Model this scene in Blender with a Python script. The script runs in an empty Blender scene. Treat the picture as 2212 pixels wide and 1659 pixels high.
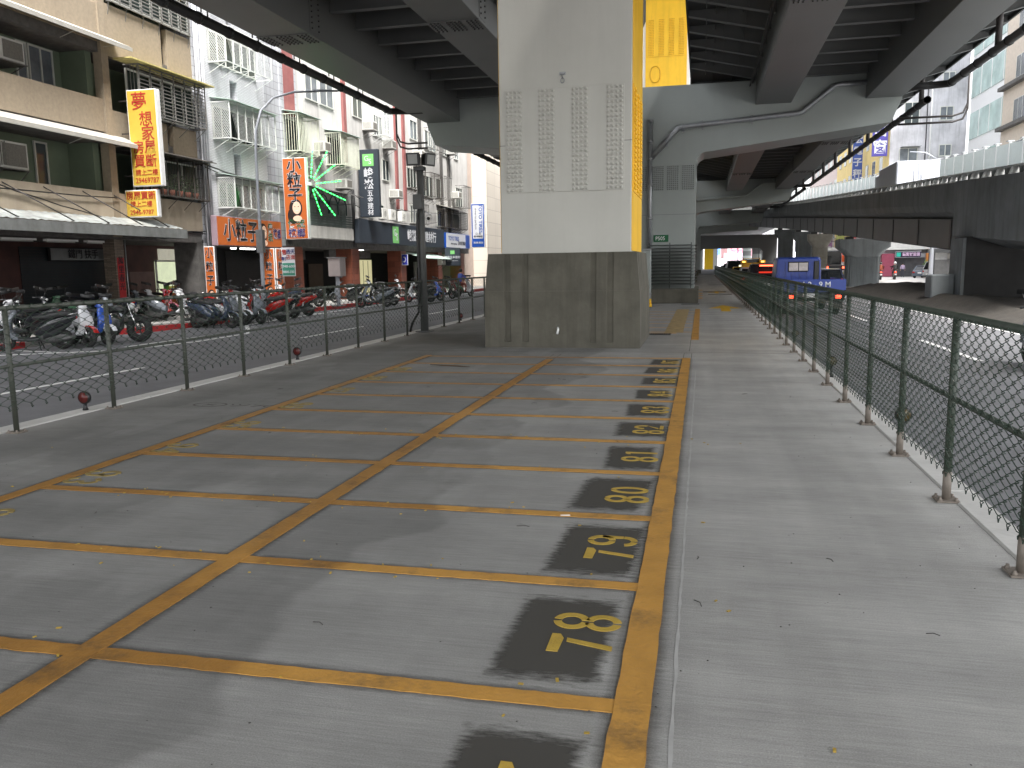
import bpy, bmesh, math, random
from mathutils import Vector, Matrix, Euler
random.seed(7)
S = bpy.context.scene
COL = S.collection
PI = math.pi
def rad(a): return math.radians(a)

# ------------------------------------------------------------------ camera
CAMH = 1.6
cd = bpy.data.cameras.new('camera'); cam = bpy.data.objects.new('camera', cd); COL.objects.link(cam)
cd.sensor_width = 36; cd.lens = 1762.7/2212*36; cd.clip_start = 0.05; cd.clip_end = 3000
_y, _p, _r = 0.22867493, 0.14351990, -0.01519572
_f = Vector((-math.sin(_y)*math.cos(_p), math.cos(_y)*math.cos(_p), -math.sin(_p)))
_rt = Vector((math.cos(_y), math.sin(_y), 0)); _up = _rt.cross(_f)
_r2 = _rt*math.cos(_r)+_up*math.sin(_r); _u2 = -_rt*math.sin(_r)+_up*math.cos(_r)
cam.matrix_world = Matrix(((_r2.x, _u2.x, -_f.x, 0), (_r2.y, _u2.y, -_f.y, 0), (_r2.z, _u2.z, -_f.z, CAMH), (0, 0, 0, 1)))
S.camera = cam
# ------------------------------------------------------------------ light: overcast day
W = bpy.data.worlds.new('World'); S.world = W; W.use_nodes = True
wn = W.node_tree.nodes; wl = W.node_tree.links; wn.clear()
sky = wn.new('ShaderNodeTexSky'); sky.sky_type = 'NISHITA'; sky.sun_disc = False
SUN_EL, SUN_AZ = rad(60), rad(143)
sky.sun_elevation = SUN_EL; sky.sun_rotation = SUN_AZ; sky.dust_density = 4; sky.air_density = 1.2
hs = wn.new('ShaderNodeHueSaturation'); hs.inputs['Saturation'].default_value = .22
bg = wn.new('ShaderNodeBackground'); bg.inputs['Strength'].default_value = .15
wo = wn.new('ShaderNodeOutputWorld')
wl.new(sky.outputs[0], hs.inputs['Color']); wl.new(hs.outputs[0], bg.inputs[0]); wl.new(bg.outputs[0], wo.inputs[0])
sl = bpy.data.lights.new('sun', 'SUN'); sl.energy = 2.0; sl.angle = rad(22); sl.color = (1, .97, .93)
so = bpy.data.objects.new('sun', sl); COL.objects.link(so)
_sd = Vector((math.sin(SUN_AZ)*math.cos(SUN_EL), math.cos(SUN_AZ)*math.cos(SUN_EL), math.sin(SUN_EL)))
so.rotation_euler = _sd.to_track_quat('Z', 'Y').to_euler(); so.location = (0, 0, 60)
S.view_settings.view_transform = 'Standard'; S.view_settings.look = 'None'
S.view_settings.exposure = 2.1; S.view_settings.gamma = 1
S.render.engine = 'CYCLES'
S.cycles.max_bounces = 8; S.cycles.diffuse_bounces = 5; S.cycles.glossy_bounces = 2; S.cycles.transparent_max_bounces = 6
S.cycles.use_denoising = True

# ------------------------------------------------------------------ materials
def lin(c):
    return tuple(((x/255)/12.92 if x/255 <= .04045 else ((x/255+.055)/1.055)**2.4) for x in c)
MATS = {}
def M(name, c, r=.6, v=.12, s=3, m=0, e=0, stain=0, stc=(.25, .23, .2), bump=0, coat=0, str_=(1, 1, 1), tr=0):
    """procedural material: c = linear albedo; v = mottling; stain = vertical run stains; bump = fine relief"""
    if name in MATS: return MATS[name]
    mt = bpy.data.materials.new(name); mt.use_nodes = True; MATS[name] = mt
    nt = mt.node_tree; n = nt.nodes; l = nt.links; bs = n['Principled BSDF']
    bs.inputs['Roughness'].default_value = r; bs.inputs['Metallic'].default_value = m
    bs.inputs['Coat Weight'].default_value = coat
    if tr: bs.inputs['Transmission Weight'].default_value = tr
    mt.diffuse_color = (*c, 1)
    tc = n.new('ShaderNodeTexCoord'); geo = n.new('ShaderNodeNewGeometry')
    mp = n.new('ShaderNodeMapping'); mp.inputs['Scale'].default_value = str_
    l.new(geo.outputs['Position'] if stain or bump < 0 else tc.outputs['Object'], mp.inputs[0])
    col = None
    if v:
        no = n.new('ShaderNodeTexNoise'); no.inputs['Scale'].default_value = s; no.inputs['Detail'].default_value = 6; no.inputs['Roughness'].default_value = .62
        l.new(mp.outputs[0], no.inputs[0])
        rp = n.new('ShaderNodeMapRange'); rp.inputs[1].default_value = .3; rp.inputs[2].default_value = .7
        l.new(no.outputs[0], rp.inputs[0])
        mx = n.new('ShaderNodeMix'); mx.data_type = 'RGBA'
        mx.inputs[6].default_value = (*[x*(1-v) for x in c], 1); mx.inputs[7].default_value = (*[min(1, x*(1+v)) for x in c], 1)
        l.new(rp.outputs[0], mx.inputs[0]); col = mx.outputs[2]
        if bump:
            n3 = n.new('ShaderNodeTexNoise'); n3.inputs['Scale'].default_value = s*9; n3.inputs['Detail'].default_value = 4
            l.new(mp.outputs[0], n3.inputs[0])
            bp = n.new('ShaderNodeBump'); bp.inputs['Strength'].default_value = abs(bump); bp.inputs['Distance'].default_value = .02
            l.new(n3.outputs[0], bp.inputs['Height']); l.new(bp.outputs[0], bs.inputs['Normal'])
    if stain:
        m2 = n.new('ShaderNodeMapping'); m2.inputs['Scale'].default_value = (2.2, 2.2, .16)
        l.new(geo.outputs['Position'], m2.inputs[0])
        n2 = n.new('ShaderNodeTexNoise'); n2.inputs['Scale'].default_value = 1.6; n2.inputs['Detail'].default_value = 7; n2.inputs['Roughness'].default_value = .7
        l.new(m2.outputs[0], n2.inputs[0])
        r2 = n.new('ShaderNodeMapRange'); r2.inputs[1].default_value = .47; r2.inputs[2].default_value = .75; r2.inputs[4].default_value = stain
        l.new(n2.outputs[0], r2.inputs[0])
        m3 = n.new('ShaderNodeMix'); m3.data_type = 'RGBA'; m3.inputs[7].default_value = (*stc, 1)
        if col: l.new(col, m3.inputs[6])
        else: m3.inputs[6].default_value = (*c, 1)
        l.new(r2.outputs[0], m3.inputs[0]); col = m3.outputs[2]
    if col: l.new(col, bs.inputs['Base Color'])
    else: bs.inputs['Base Color'].default_value = (*c, 1)
    if e:
        bs.inputs['Emission Color'].default_value = (*c, 1); bs.inputs['Emission Strength'].default_value = e
    return mt
def C8(name, R8, G8, B8, **k):
    q = .58 if name.startswith('sign') else 1
    return M(name, tuple(x*q for x in lin((R8, G8, B8))), **k)
def tile_mat(name, c, mort, bw, bh, off=.5, axis='YZ', ms=.04, v=.1, r=.45, stain=.2):
    """small wall tiles or bricks, from world position"""
    if name in MATS: return MATS[name]
    mt = bpy.data.materials.new(name); mt.use_nodes = True; MATS[name] = mt; mt.diffuse_color = (*c, 1)
    nt = mt.node_tree; n = nt.nodes; l = nt.links; bs = n['Principled BSDF']; bs.inputs['Roughness'].default_value = r
    geo = n.new('ShaderNodeNewGeometry'); sp = n.new('ShaderNodeSeparateXYZ'); l.new(geo.outputs['Position'], sp.inputs[0])
    ad = n.new('ShaderNodeMath'); ad.operation = 'ADD'; l.new(sp.outputs[0], ad.inputs[0]); l.new(sp.outputs[1], ad.inputs[1])
    cb = n.new('ShaderNodeCombineXYZ'); l.new(ad.outputs[0], cb.inputs[0]); l.new(sp.outputs[2], cb.inputs[1])
    br = n.new('ShaderNodeTexBrick'); br.offset = off
    br.inputs['Scale'].default_value = 1; br.inputs['Brick Width'].default_value = bw; br.inputs['Row Height'].default_value = bh
    br.inputs['Mortar Size'].default_value = ms*bh; br.inputs['Color1'].default_value = (*[x*(1-v) for x in c], 1)
    br.inputs['Color2'].default_value = (*[min(1, x*(1+v)) for x in c], 1); br.inputs['Mortar'].default_value = (*mort, 1)
    l.new(cb.outputs[0], br.inputs[0])
    m2 = n.new('ShaderNodeMapping'); m2.inputs['Scale'].default_value = (1.5, 1.5, .2); l.new(geo.outputs['Position'], m2.inputs[0])
    n2 = n.new('ShaderNodeTexNoise'); n2.inputs['Scale'].default_value = 1.5; n2.inputs['Detail'].default_value = 6; l.new(m2.outputs[0], n2.inputs[0])
    r2 = n.new('ShaderNodeMapRange'); r2.inputs[1].default_value = .45; r2.inputs[2].default_value = .75; r2.inputs[4].default_value = stain; l.new(n2.outputs[0], r2.inputs[0])
    m3 = n.new('ShaderNodeMix'); m3.data_type = 'RGBA'; m3.inputs[7].default_value = (.16, .15, .14, 1); l.new(br.outputs[0], m3.inputs[6]); l.new(r2.outputs[0], m3.inputs[0])
    l.new(m3.outputs[2], bs.inputs['Base Color'])
    return mt

# ------------------------------------------------------------------ mesh helpers
WL = {}
def reg(o, loc): WL[o.name] = Vector(loc)
def tag(o, label=None, cat=None, group=None, kind=None):
    if label: o['label'] = label
    if cat: o['category'] = cat
    if group: o['group'] = group
    if kind: o['kind'] = kind
    return o
def T(name, label, cat, loc=(0, 0, 0), group=None):
    o = bpy.data.objects.new(name, None); COL.objects.link(o); o.location = loc; o.empty_display_size = .3
    reg(o, loc); return tag(o, label, cat, group)
class MB:
    def __init__(s): s.v = []; s.f = []; s.sm = set(); s.mi = []; s.cm = 0
    def add(s, vs, fs, smooth=False):
        b = len(s.v); s.v += [tuple(p) for p in vs]
        for f in fs:
            if smooth: s.sm.add(len(s.f))
            s.f.append(tuple(i+b for i in f)); s.mi.append(s.cm)
        return s
    def box(s, x0, x1, y0, y1, z0, z1):
        if x0 > x1: x0, x1 = x1, x0
        if y0 > y1: y0, y1 = y1, y0
        if z0 > z1: z0, z1 = z1, z0
        vs = [(x0, y0, z0), (x1, y0, z0), (x1, y1, z0), (x0, y1, z0), (x0, y0, z1), (x1, y0, z1), (x1, y1, z1), (x0, y1, z1)]
        return s.add(vs, [(0, 3, 2, 1), (4, 5, 6, 7), (0, 1, 5, 4), (1, 2, 6, 5), (2, 3, 7, 6), (3, 0, 4, 7)])
    def prism(s, poly, a, b, ax='z'):
        """extrude a 2-D polygon from a to b along ax; poly in the two other axes in order"""
        n = len(poly)
        def P(q, t): return {'z': (q[0], q[1], t), 'y': (q[0], t, q[1]), 'x': (t, q[0], q[1])}[ax]
        vs = [P(q, a) for q in poly]+[P(q, b) for q in poly]
        fs = [tuple(range(n))[::-1], tuple(range(n, 2*n))]+[(i, (i+1) % n, n+(i+1) % n, n+i) for i in range(n)]
        return s.add(vs, fs)
    def hexa(s, vs): return s.add(vs, [(0, 3, 2, 1), (4, 5, 6, 7), (0, 1, 5, 4), (1, 2, 6, 5), (2, 3, 7, 6), (3, 0, 4, 7)])
    def tube(s, pts, r, n=6, closed=False, cap=True):
        pts = [Vector(p) for p in pts]; m = len(pts); vs = []; prev = None
        rr = r if isinstance(r, (list, tuple)) else [r]*m
        for i, p in enumerate(pts):
            a = pts[i-1] if (i or closed) else p; b = pts[(i+1) % m] if (i < m-1 or closed) else p
            t = (b-a); t = t.normalized() if t.length > 1e-9 else Vector((0, 0, 1))
            if prev is None: u = t.orthogonal().normalized()
            else:
                u = prev-t*prev.dot(t)
                u = u.normalized() if u.length > 1e-6 else t.orthogonal().normalized()
            prev = u; w = t.cross(u)
            for k in range(n):
                an = 2*PI*k/n; vs.append(p+(u*math.cos(an)+w*math.sin(an))*rr[i])
        fs = []
        for i in range(m if closed else m-1):
            j = (i+1) % m
            for k in range(n):
                fs.append((i*n+k, i*n+(k+1) % n, j*n+(k+1) % n, j*n+k))
        if cap and not closed: fs += [tuple(range(n))[::-1], tuple(range((m-1)*n, m*n))]
        return s.add(vs, fs, n > 4)
    def cyl(s, p, q, r, n=12): return s.tube([p, q], r, n)
    def bar(s, p, q, w, h=None):
        """rectangular bar between two points (w across, h up)"""
        h = w if h is None else h; p = Vector(p); q = Vector(q); t = (q-p).normalized()
        up = Vector((0, 0, 1)) if abs(t.z) < .95 else Vector((0, 1, 0))
        u = t.cross(up).normalized()*w/2; v = u.cross(t).normalized()*h/2
        vs = [p-u-v, p+u-v, q+u-v, q-u-v, p-u+v, p+u+v, q+u+v, q-u+v]
        return s.hexa(vs)
    def loft(s, rings, cap=True, smooth=True):
        n = len(rings[0]); vs = [p for r in rings for p in r]; fs = []
        for i in range(len(rings)-1):
            for k in range(n):
                fs.append((i*n+k, i*n+(k+1) % n, (i+1)*n+(k+1) % n, (i+1)*n+k))
        s.add(vs, fs, smooth)
        if cap: s.add(rings[0], [tuple(range(n))[::-1]]); s.add(rings[-1], [tuple(range(n))])
        return s
    def disc(s, c, r, ax, n=16, ry=None):
        ry = ry or r; c = Vector(c); pts = []
        for k in range(n):
            a = 2*PI*k/n; x, y = r*math.cos(a), ry*math.sin(a)
            pts.append(c+Vector({'y': (x, 0, y), 'x': (0, x, y), 'z': (x, y, 0)}[ax]))
        return s.add(pts, [tuple(range(n))])
    def ball(s, c, r, n=10, sc=(1, 1, 1)):
        rings = []
        for i in range(n//2+1):
            th = PI*i/(n//2); rr = max(1e-4, math.sin(th)); z = -math.cos(th)
            rings.append([(c[0]+r*sc[0]*rr*math.cos(2*PI*k/n), c[1]+r*sc[1]*rr*math.sin(2*PI*k/n), c[2]+r*sc[2]*z) for k in range(n)])
        return s.loft(rings)
    def build(s, name, mat, parent=None, bevel=0, seg=1, label=None):
        me = bpy.data.meshes.new(name); off = WL.get(parent.name, Vector()) if parent else Vector()
        me.from_pydata([(a[0]-off.x, a[1]-off.y, a[2]-off.z) for a in s.v], [], s.f)
        for mm in (mat if isinstance(mat, (list, tuple)) else [mat]): me.materials.append(mm)
        for i, p in enumerate(me.polygons): p.use_smooth = i in s.sm; p.material_index = s.mi[i]
        bm = bmesh.new(); bm.from_mesh(me); bmesh.ops.recalc_face_normals(bm, faces=bm.faces); bm.to_mesh(me); bm.free()
        o = bpy.data.objects.new(name, me); COL.objects.link(o)
        if parent: o.parent = parent
        reg(o, off)
        if bevel:
            bv = o.modifiers.new('bevel', 'BEVEL'); bv.width = bevel; bv.segments = seg; bv.limit_method = 'ANGLE'; bv.angle_limit = rad(40)
        if label: o['label'] = label
        return o
def B(*a): return MB().box(*a)
def one(mb, name, mat, label, cat, group=None, kind=None, bevel=0):
    return tag(mb.build(name, mat, bevel=bevel), label, cat, group, kind)
def struct(mb, name, mat, bevel=0): return tag(mb.build(name, mat, bevel=bevel), kind='structure')
def children(o): return [c for c in COL.objects if c.parent == o]
KIDS = {}
def dup(root, loc, rz=0, label=None, sc=1, rx=0, ry=0, mats=None):
    """copy of a thing with its parts and sub-parts"""
    def rec(o, par):
        c = o.copy(); COL.objects.link(c)
        if par: c.parent = par
        if mats and o.type == 'MESH':
            nm = o.name.split('.')[0]
            if nm in mats: c.material_slots[0].link = 'OBJECT'; c.material_slots[0].material = mats[nm]
        if o.name not in KIDS: KIDS[o.name] = [k for k in COL.objects if k.parent == o]
        for k in KIDS[o.name]: rec(k, c)
        return c
    r = rec(root, None); r.location = loc; r.rotation_euler = (rx, ry, rz); r.scale = (sc,)*3
    if label: r['label'] = label
    return r
FONT = None
def letters(txt, size, origin, rot, mat, parent, name='lettering', off=.0, ext=.003, align='CENTER', sx=1, sp=1, ls=1, label=None):
    cu = bpy.data.curves.new('txt', 'FONT'); cu.body = txt; cu.size = size; cu.align_x = align; cu.align_y = 'CENTER'
    cu.offset = off*size*.55; cu.extrude = ext; cu.resolution_u = 3; cu.space_character = sp; cu.space_line = ls
    to = bpy.data.objects.new('txt', cu); COL.objects.link(to)
    dg = bpy.context.evaluated_depsgraph_get(); me = bpy.data.meshes.new_from_object(to.evaluated_get(dg))
    bpy.data.objects.remove(to)
    pw = WL.get(parent.name, Vector()) if parent else Vector()
    mt = Matrix.Translation(Vector(origin)-pw) @ Euler(rot).to_matrix().to_4x4() @ Matrix.Diagonal((sx, 1, 1, 1))
    me.transform(mt); me.materials.clear(); me.materials.append(mat)
    for p in me.polygons: p.material_index = 0
    o = bpy.data.objects.new(name, me); COL.objects.link(o); reg(o, pw)
    if parent: o.parent = parent
    if label: o['label'] = label
    return o
FY = (PI/2, 0, 0)          # sign facing -Y
FX = (PI/2, 0, PI/2)       # sign facing +X
FXN = (PI/2, 0, -PI/2)     # sign facing -X
# ================================================================== common materials
asphalt = M('asphalt', (.155, .155, .162), r=.85, v=.16, s=1.4, bump=-.35)
walk = M('sidewalk concrete', (.42, .41, .39), r=.85, v=.12, s=1.2, bump=-.2)
conc = M('pier concrete', (.105, .098, .077), r=.85, v=.28, s=1.4, stain=.6, stc=(.055, .05, .037), bump=-.3)
rampc = M('ramp concrete', (.19, .208, .215), r=.85, v=.18, s=.8, stain=.5, stc=(.05, .056, .06), bump=-.2)
steel = M('grey painted steel', (.145, .15, .148), r=.5, v=.05, s=.5)
steel2 = M('pale painted steel', (.33, .36, .345), r=.5, v=.05, s=.6, stain=.12, stc=(.25, .26, .25))
pierpaint = M('pier paint', (.50, .492, .448), r=.5, v=.05, s=.9, stain=.22, stc=(.38, .37, .33))
yellow = M('yellow pier paint', lin((244, 192, 40)), r=.5, v=.08, s=1, stain=.25, stc=(.33, .2, .01))
white = M('white enamel', (.78, .78, .77), r=.4, v=.04, s=2)
dark = M('dark interior', (.012, .012, .013), r=.8, v=0)
black = M('black plastic', (.015, .015, .016), r=.35, v=.1)
galv = M('galvanised pipe', (.33, .34, .35), r=.4, m=.6, v=.12, s=6)
darkmetal = M('dark brown metal', (.035, .03, .028), r=.5, v=.2, s=6)
chrome = M('chrome', (.6, .6, .6), r=.15, m=1, v=0)
rubber = M('tyre rubber', (.018, .018, .018), r=.8, v=.2, s=9)
glass = M('window glass', (.06, .075, .08), r=.08, v=.2, s=.7)
whitepaint = M('white road paint', (.75, .75, .73), r=.7, v=.1, s=7, bump=-.1)
redpaint = M('red road paint', lin((176, 40, 44)), r=.6, v=.15, s=6, bump=-.1)
tubelamp = M('lamp tube', (1, 1, .97), e=3, v=0)
redlamp = M('tail lamp', (1, .05, .02), e=3.2, v=0)
grnled = M('green led', (.04, 1, .12), e=1.6, v=0)

def damp_shade_mask(nt):
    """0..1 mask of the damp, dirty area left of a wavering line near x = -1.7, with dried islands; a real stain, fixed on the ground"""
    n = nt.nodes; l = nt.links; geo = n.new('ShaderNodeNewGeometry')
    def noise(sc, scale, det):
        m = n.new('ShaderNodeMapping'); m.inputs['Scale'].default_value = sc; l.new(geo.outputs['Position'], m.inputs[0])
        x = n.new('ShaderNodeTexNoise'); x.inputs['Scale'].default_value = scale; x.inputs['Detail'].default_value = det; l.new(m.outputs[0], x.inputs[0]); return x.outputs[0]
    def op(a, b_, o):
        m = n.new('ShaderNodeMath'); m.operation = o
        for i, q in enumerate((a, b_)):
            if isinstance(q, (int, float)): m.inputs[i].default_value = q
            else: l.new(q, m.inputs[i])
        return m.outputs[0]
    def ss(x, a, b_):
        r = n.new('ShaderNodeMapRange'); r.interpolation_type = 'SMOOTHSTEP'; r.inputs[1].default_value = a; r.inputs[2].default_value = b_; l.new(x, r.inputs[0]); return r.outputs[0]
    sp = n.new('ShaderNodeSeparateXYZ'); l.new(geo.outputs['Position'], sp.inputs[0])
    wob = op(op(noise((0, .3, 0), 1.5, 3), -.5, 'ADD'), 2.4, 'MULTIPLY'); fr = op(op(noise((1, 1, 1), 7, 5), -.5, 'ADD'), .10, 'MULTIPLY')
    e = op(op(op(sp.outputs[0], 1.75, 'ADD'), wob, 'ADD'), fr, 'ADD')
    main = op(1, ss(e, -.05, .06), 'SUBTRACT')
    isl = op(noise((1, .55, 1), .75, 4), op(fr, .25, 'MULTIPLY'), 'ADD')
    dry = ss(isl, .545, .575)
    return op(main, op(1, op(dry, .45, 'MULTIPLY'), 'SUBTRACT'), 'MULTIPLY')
# platform concrete: brushed across, blotches, a damp stain deepened to paint in the left side's shade
def platform_mat():
    mt = bpy.data.materials.new('brushed concrete'); mt.use_nodes = True; nt = mt.node_tree; n = nt.nodes; l = nt.links; bs = n['Principled BSDF']
    bs.inputs['Roughness'].default_value = .82; geo = n.new('ShaderNodeNewGeometry')
    def noise(sc, scale, det=6, ro=.6):
        m = n.new('ShaderNodeMapping'); m.inputs['Scale'].default_value = sc; l.new(geo.outputs['Position'], m.inputs[0])
        x = n.new('ShaderNodeTexNoise'); x.inputs['Scale'].default_value = scale; x.inputs['Detail'].default_value = det; x.inputs['Roughness'].default_value = ro
        l.new(m.outputs[0], x.inputs[0]); return x.outputs[0]
    def mr(x, a, b, c, d, smooth=False):
        r = n.new('ShaderNodeMapRange'); r.inputs[1].default_value = a; r.inputs[2].default_value = b; r.inputs[3].default_value = c; r.inputs[4].default_value = d
        if smooth: r.interpolation_type = 'SMOOTHSTEP'
        l.new(x, r.inputs[0]); return r.outputs[0]
    def mul(a, b, op='MULTIPLY'):
        m = n.new('ShaderNodeMath'); m.operation = op
        for i, q in enumerate((a, b)):
            if isinstance(q, (int, float)): m.inputs[i].default_value = q
            else: l.new(q, m.inputs[i])
        return m.outputs[0]
    brush = mr(noise((.8, 22, 1), 3.2, 5, .7), .3, .7, .84, 1.12)
    brush2 = mr(noise((2.2, 120, 1), 2.5, 4, .75), .3, .7, .86, 1.12)
    blotch = mr(noise((.5, 1.0, 1), 1.5, 7, .65), .3, .7, .82, 1.13)
    band = mr(noise((.12, 1.6, 1), .8, 4), .35, .65, .88, 1.06)
    grain = mr(noise((1, 1, 1), 150, 3), .35, .7, .84, 1.12)
    speck = mr(noise((1, 1, 1), 42, 2), .765, .80, 1, .3)
    f = mul(mul(mul(brush, brush2), mul(blotch, band)), mul(grain, speck))
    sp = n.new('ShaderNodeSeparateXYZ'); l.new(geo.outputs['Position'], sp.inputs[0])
    f = mul(f, mr(damp_shade_mask(nt), 0, 1, 1, .74))
    f = mul(f, mr(sp.outputs[0], -.5, .1, .73, 1))  # bays darker than the walkway: their weaker light put into the colour
    f = mul(f, mr(noise((1.5, .10, 1), 1.2, 4), .32, .68, .88, 1.08))
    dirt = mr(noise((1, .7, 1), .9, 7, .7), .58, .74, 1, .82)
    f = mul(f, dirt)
    mx = n.new('ShaderNodeMix'); mx.data_type = 'RGBA'; mx.blend_type = 'MULTIPLY'; mx.inputs[0].default_value = 1
    mx.inputs[6].default_value = (.415, .408, .386, 1)
    cb = n.new('ShaderNodeCombineColor'); [l.new(f, cb.inputs[i]) for i in range(3)]
    l.new(cb.outputs[0], mx.inputs[7]); l.new(mx.outputs[2], bs.inputs['Base Color'])
    bp = n.new('ShaderNodeBump'); bp.inputs['Strength'].default_value = .35; bp.inputs['Distance'].default_value = .01
    l.new(mul(brush2, grain), bp.inputs['Height']); l.new(bp.outputs[0], bs.inputs['Normal'])
    return mt
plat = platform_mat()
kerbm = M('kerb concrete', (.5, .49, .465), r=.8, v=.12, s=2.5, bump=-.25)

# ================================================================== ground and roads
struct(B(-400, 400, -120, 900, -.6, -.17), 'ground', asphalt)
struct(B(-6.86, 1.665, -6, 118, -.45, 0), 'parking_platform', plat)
k = MB(); y = -6
while y < 118:
    k.box(1.67, 1.87, y+.006, y+3.0, -.4, .012); y += 3.01
struct(k, 'right_kerb', kerbm, bevel=.012)
k = MB(); y = -6
while y < 70:
    k.box(-7.13, -6.865, y+.006, y+3.0, -.4, .012); y += 3.01
struct(k, 'left_kerb', kerbm, bevel=.012)
struct(B(-15.6, -7.135, -30, 200, -.3, -.15), 'left_road', asphalt)
struct(B(1.875, 7.6, -30, 260, -.3, -.15), 'right_road', asphalt)
# far sidewalk with kerb (cut back where the scooter bays are)
sw = MB(); sw.prism([(-15.62, 13), (-15.62, 16.2), (-16.5, 19.4), (-16.5, 22.6), (-15.75, 24.2), (-15.75, 90), (-24, 90), (-24, -10), (-15.62, -10)], -.3, -.02)
struct(sw, 'left_sidewalk', walk)
rk = MB()
for a, b in (((-15.62, -10), (-15.62, 16.2)), ((-16.1, 20.2), (-15.5, 22.4)), ((-15.5, 22.4), (-15.5, 25)), ((-15.75, 30.5), (-15.75, 62))):
    rk.bar((a[0]-.07, a[1], -.09), (b[0]-.07, b[1], -.09), .16, .17)
struct(rk, 'red_kerb', redpaint)
def paint(name, quads, mat, z, x=1):
    m = MB()
    for q in quads:
        m.add([(a[0], a[1], z) for a in q]+[(a[0], a[1], z+.003) for a in q], [(3, 2, 1, 0), (4, 5, 6, 7), (0, 1, 5, 4), (1, 2, 6, 5), (2, 3, 7, 6), (3, 0, 4, 7)])
    return struct(m, name, mat)
def strip(a, b, w):
    a = Vector(a).to_3d(); b = Vector(b).to_3d(); t = (b-a).normalized(); u = Vector((-t.y, t.x, 0))*w/2
    return [(a-u)[:2], (a+u)[:2], (b+u)[:2], (b-u)[:2]][::-1]
qs = [strip((-10.0, y0), (-10.0, y0+3.9), .11) for y0 in (-11, -1, 9.1, 19.2, 29.3, 39.4, 49.5, 59.6)]
pl = [(-14.9, 8), (-14.8, 14.6), (-13.7, 15.3), (-12.75, 15.9), (-12.25, 18.0), (-12.3, 20.5), (-14.2, 23.6), (-14.6, 26.5), (-14.85, 33), (-15.1, 40), (-14.9, 62)]
qs += [strip(pl[i], pl[i+1], .12) for i in range(len(pl)-1)]
for y in (15.2, 22.8, 29.5, 36.5, 40.5, 48): qs.append(strip((-15.3, y+.4), (-13.4, y), .07))
qs.append(strip((-13.2, 16.6), (-13.0, 20.2), .08))
paint('left_road_markings', qs, whitepaint, -.148)
qs = [strip((4.72, y0), (4.72, y0+4), .12) for y0 in (5.4, 15.5, 25.6, 35.6, 45.6, 55.6, 65.6, 75.6)]
qs += [strip((7.25, -5), (7.25, 52), .13)]
paint('right_road_markings', qs, whitepaint, -.148)

# parking bay lines
def orange_mat():
    mt = M('orange bay paint', (.50, .26, .055), r=.55, v=.14, s=5, bump=-.25)
    nt = mt.node_tree; n = nt.nodes; l = nt.links; bs = n['Principled BSDF']
    src = bs.inputs['Base Color'].links[0].from_socket; dmk = damp_shade_mask(nt)
    geo = n.new('ShaderNodeNewGeometry')
    w = n.new('ShaderNodeTexNoise'); w.inputs['Scale'].default_value = 2.6; w.inputs['Detail'].default_value = 9; w.inputs['Roughness'].default_value = .78; l.new(geo.outputs['Position'], w.inputs[0])
    r = n.new('ShaderNodeMapRange'); r.inputs[1].default_value = .52; r.inputs[2].default_value = .70; r.inputs[4].default_value = .8; l.new(w.outputs[0], r.inputs[0])
    mx = n.new('ShaderNodeMix'); mx.data_type = 'RGBA'; mx.inputs[7].default_value = (.13, .085, .045, 1)
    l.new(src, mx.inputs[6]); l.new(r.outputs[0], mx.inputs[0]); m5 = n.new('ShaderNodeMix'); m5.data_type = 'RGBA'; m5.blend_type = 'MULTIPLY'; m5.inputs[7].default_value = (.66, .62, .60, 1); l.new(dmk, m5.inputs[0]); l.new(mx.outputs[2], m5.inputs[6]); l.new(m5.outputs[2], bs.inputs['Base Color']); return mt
orange = orange_mat()
SY = [1.66, 2.79, 3.93, 5.06, 6.20, 7.33, 8.47, 9.60, 10.74, 11.87, 13.0, 14.08]
def wobble_strip(a, b, w, z, h, m, n=60, amp=.0035):
    a = Vector((*a, 0)); b = Vector((*b, 0)); t = (b-a).normalized(); u = Vector((-t.y, t.x, 0)); L = []
    for i in range(n+1):
        p = a.lerp(b, i/n); L.append((p+u*(w/2+random.uniform(-amp, amp)), p-u*(w/2+random.uniform(-amp, amp))))
    vs = [(q.x, q.y, z+dz) for l_, r_ in L for q in (l_, r_) for dz in (0, h)]
    fs = []
    for i in range(n):
        k = i*4; fs += [(k+1, k+3, k+7, k+5), (k, k+1, k+5, k+4), (k+2, k+6, k+7, k+3)]
    fs += [(0, 2, 3, 1), (4*n, 4*n+1, 4*n+3, 4*n+2)]
    m.add(vs, fs)
ml = MB()
wobble_strip((-.215, -2.5), (-.23, 14.13), .135, .0005, .0065, ml, 160)
wobble_strip((-2.53, -2.5), (-2.53, 13.75), .125, .0005, .0065, ml, 160)
wobble_strip((-4.86, -1.5), (-4.86, 14.2), .11, .0005, .0065, ml, 150)
struct(ml, 'bay_lines_along', orange)
ms_ = MB()
for y in SY+[.52]:
    wobble_strip((-4.80, y-.02), (-.285, y), .095, .0005, .004, ms_, 90)
struct(ms_, 'bay_lines_across', orange)
ml = MB()
wobble_strip((-.12, 17.6), (-.12, 29.6), .16, .0005, .005, ml, 50)
for y in (19.6, 21, 22.4, 23.8, 25.2, 26.6, 28): wobble_strip((-1.9, y), (-.22, y), .07, .0005, .003, ml, 10)
wobble_strip((-2.0, 19.2), (-.55, 19.25), .10, .0005, .005, ml, 20)
for y0 in (38.5, 41.5, 44.4, 50): wobble_strip((-.1, y0), (-.1, y0+1.1), .3, .0005, .005, ml, 6)
struct(ml, 'far_bay_lines', orange)
faded = M('faded orange paint', (.36, .26, .12), r=.7, v=.35, s=6, bump=-.2)
ml = MB(); wobble_strip((-.62, 19.4), (-.62, 29.4), .42, .0005, .003, ml, 40); wobble_strip((-.62, 50), (-.62, 54), .5, .0005, .003, ml, 10); struct(ml, 'faded_marking', faded)
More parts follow.
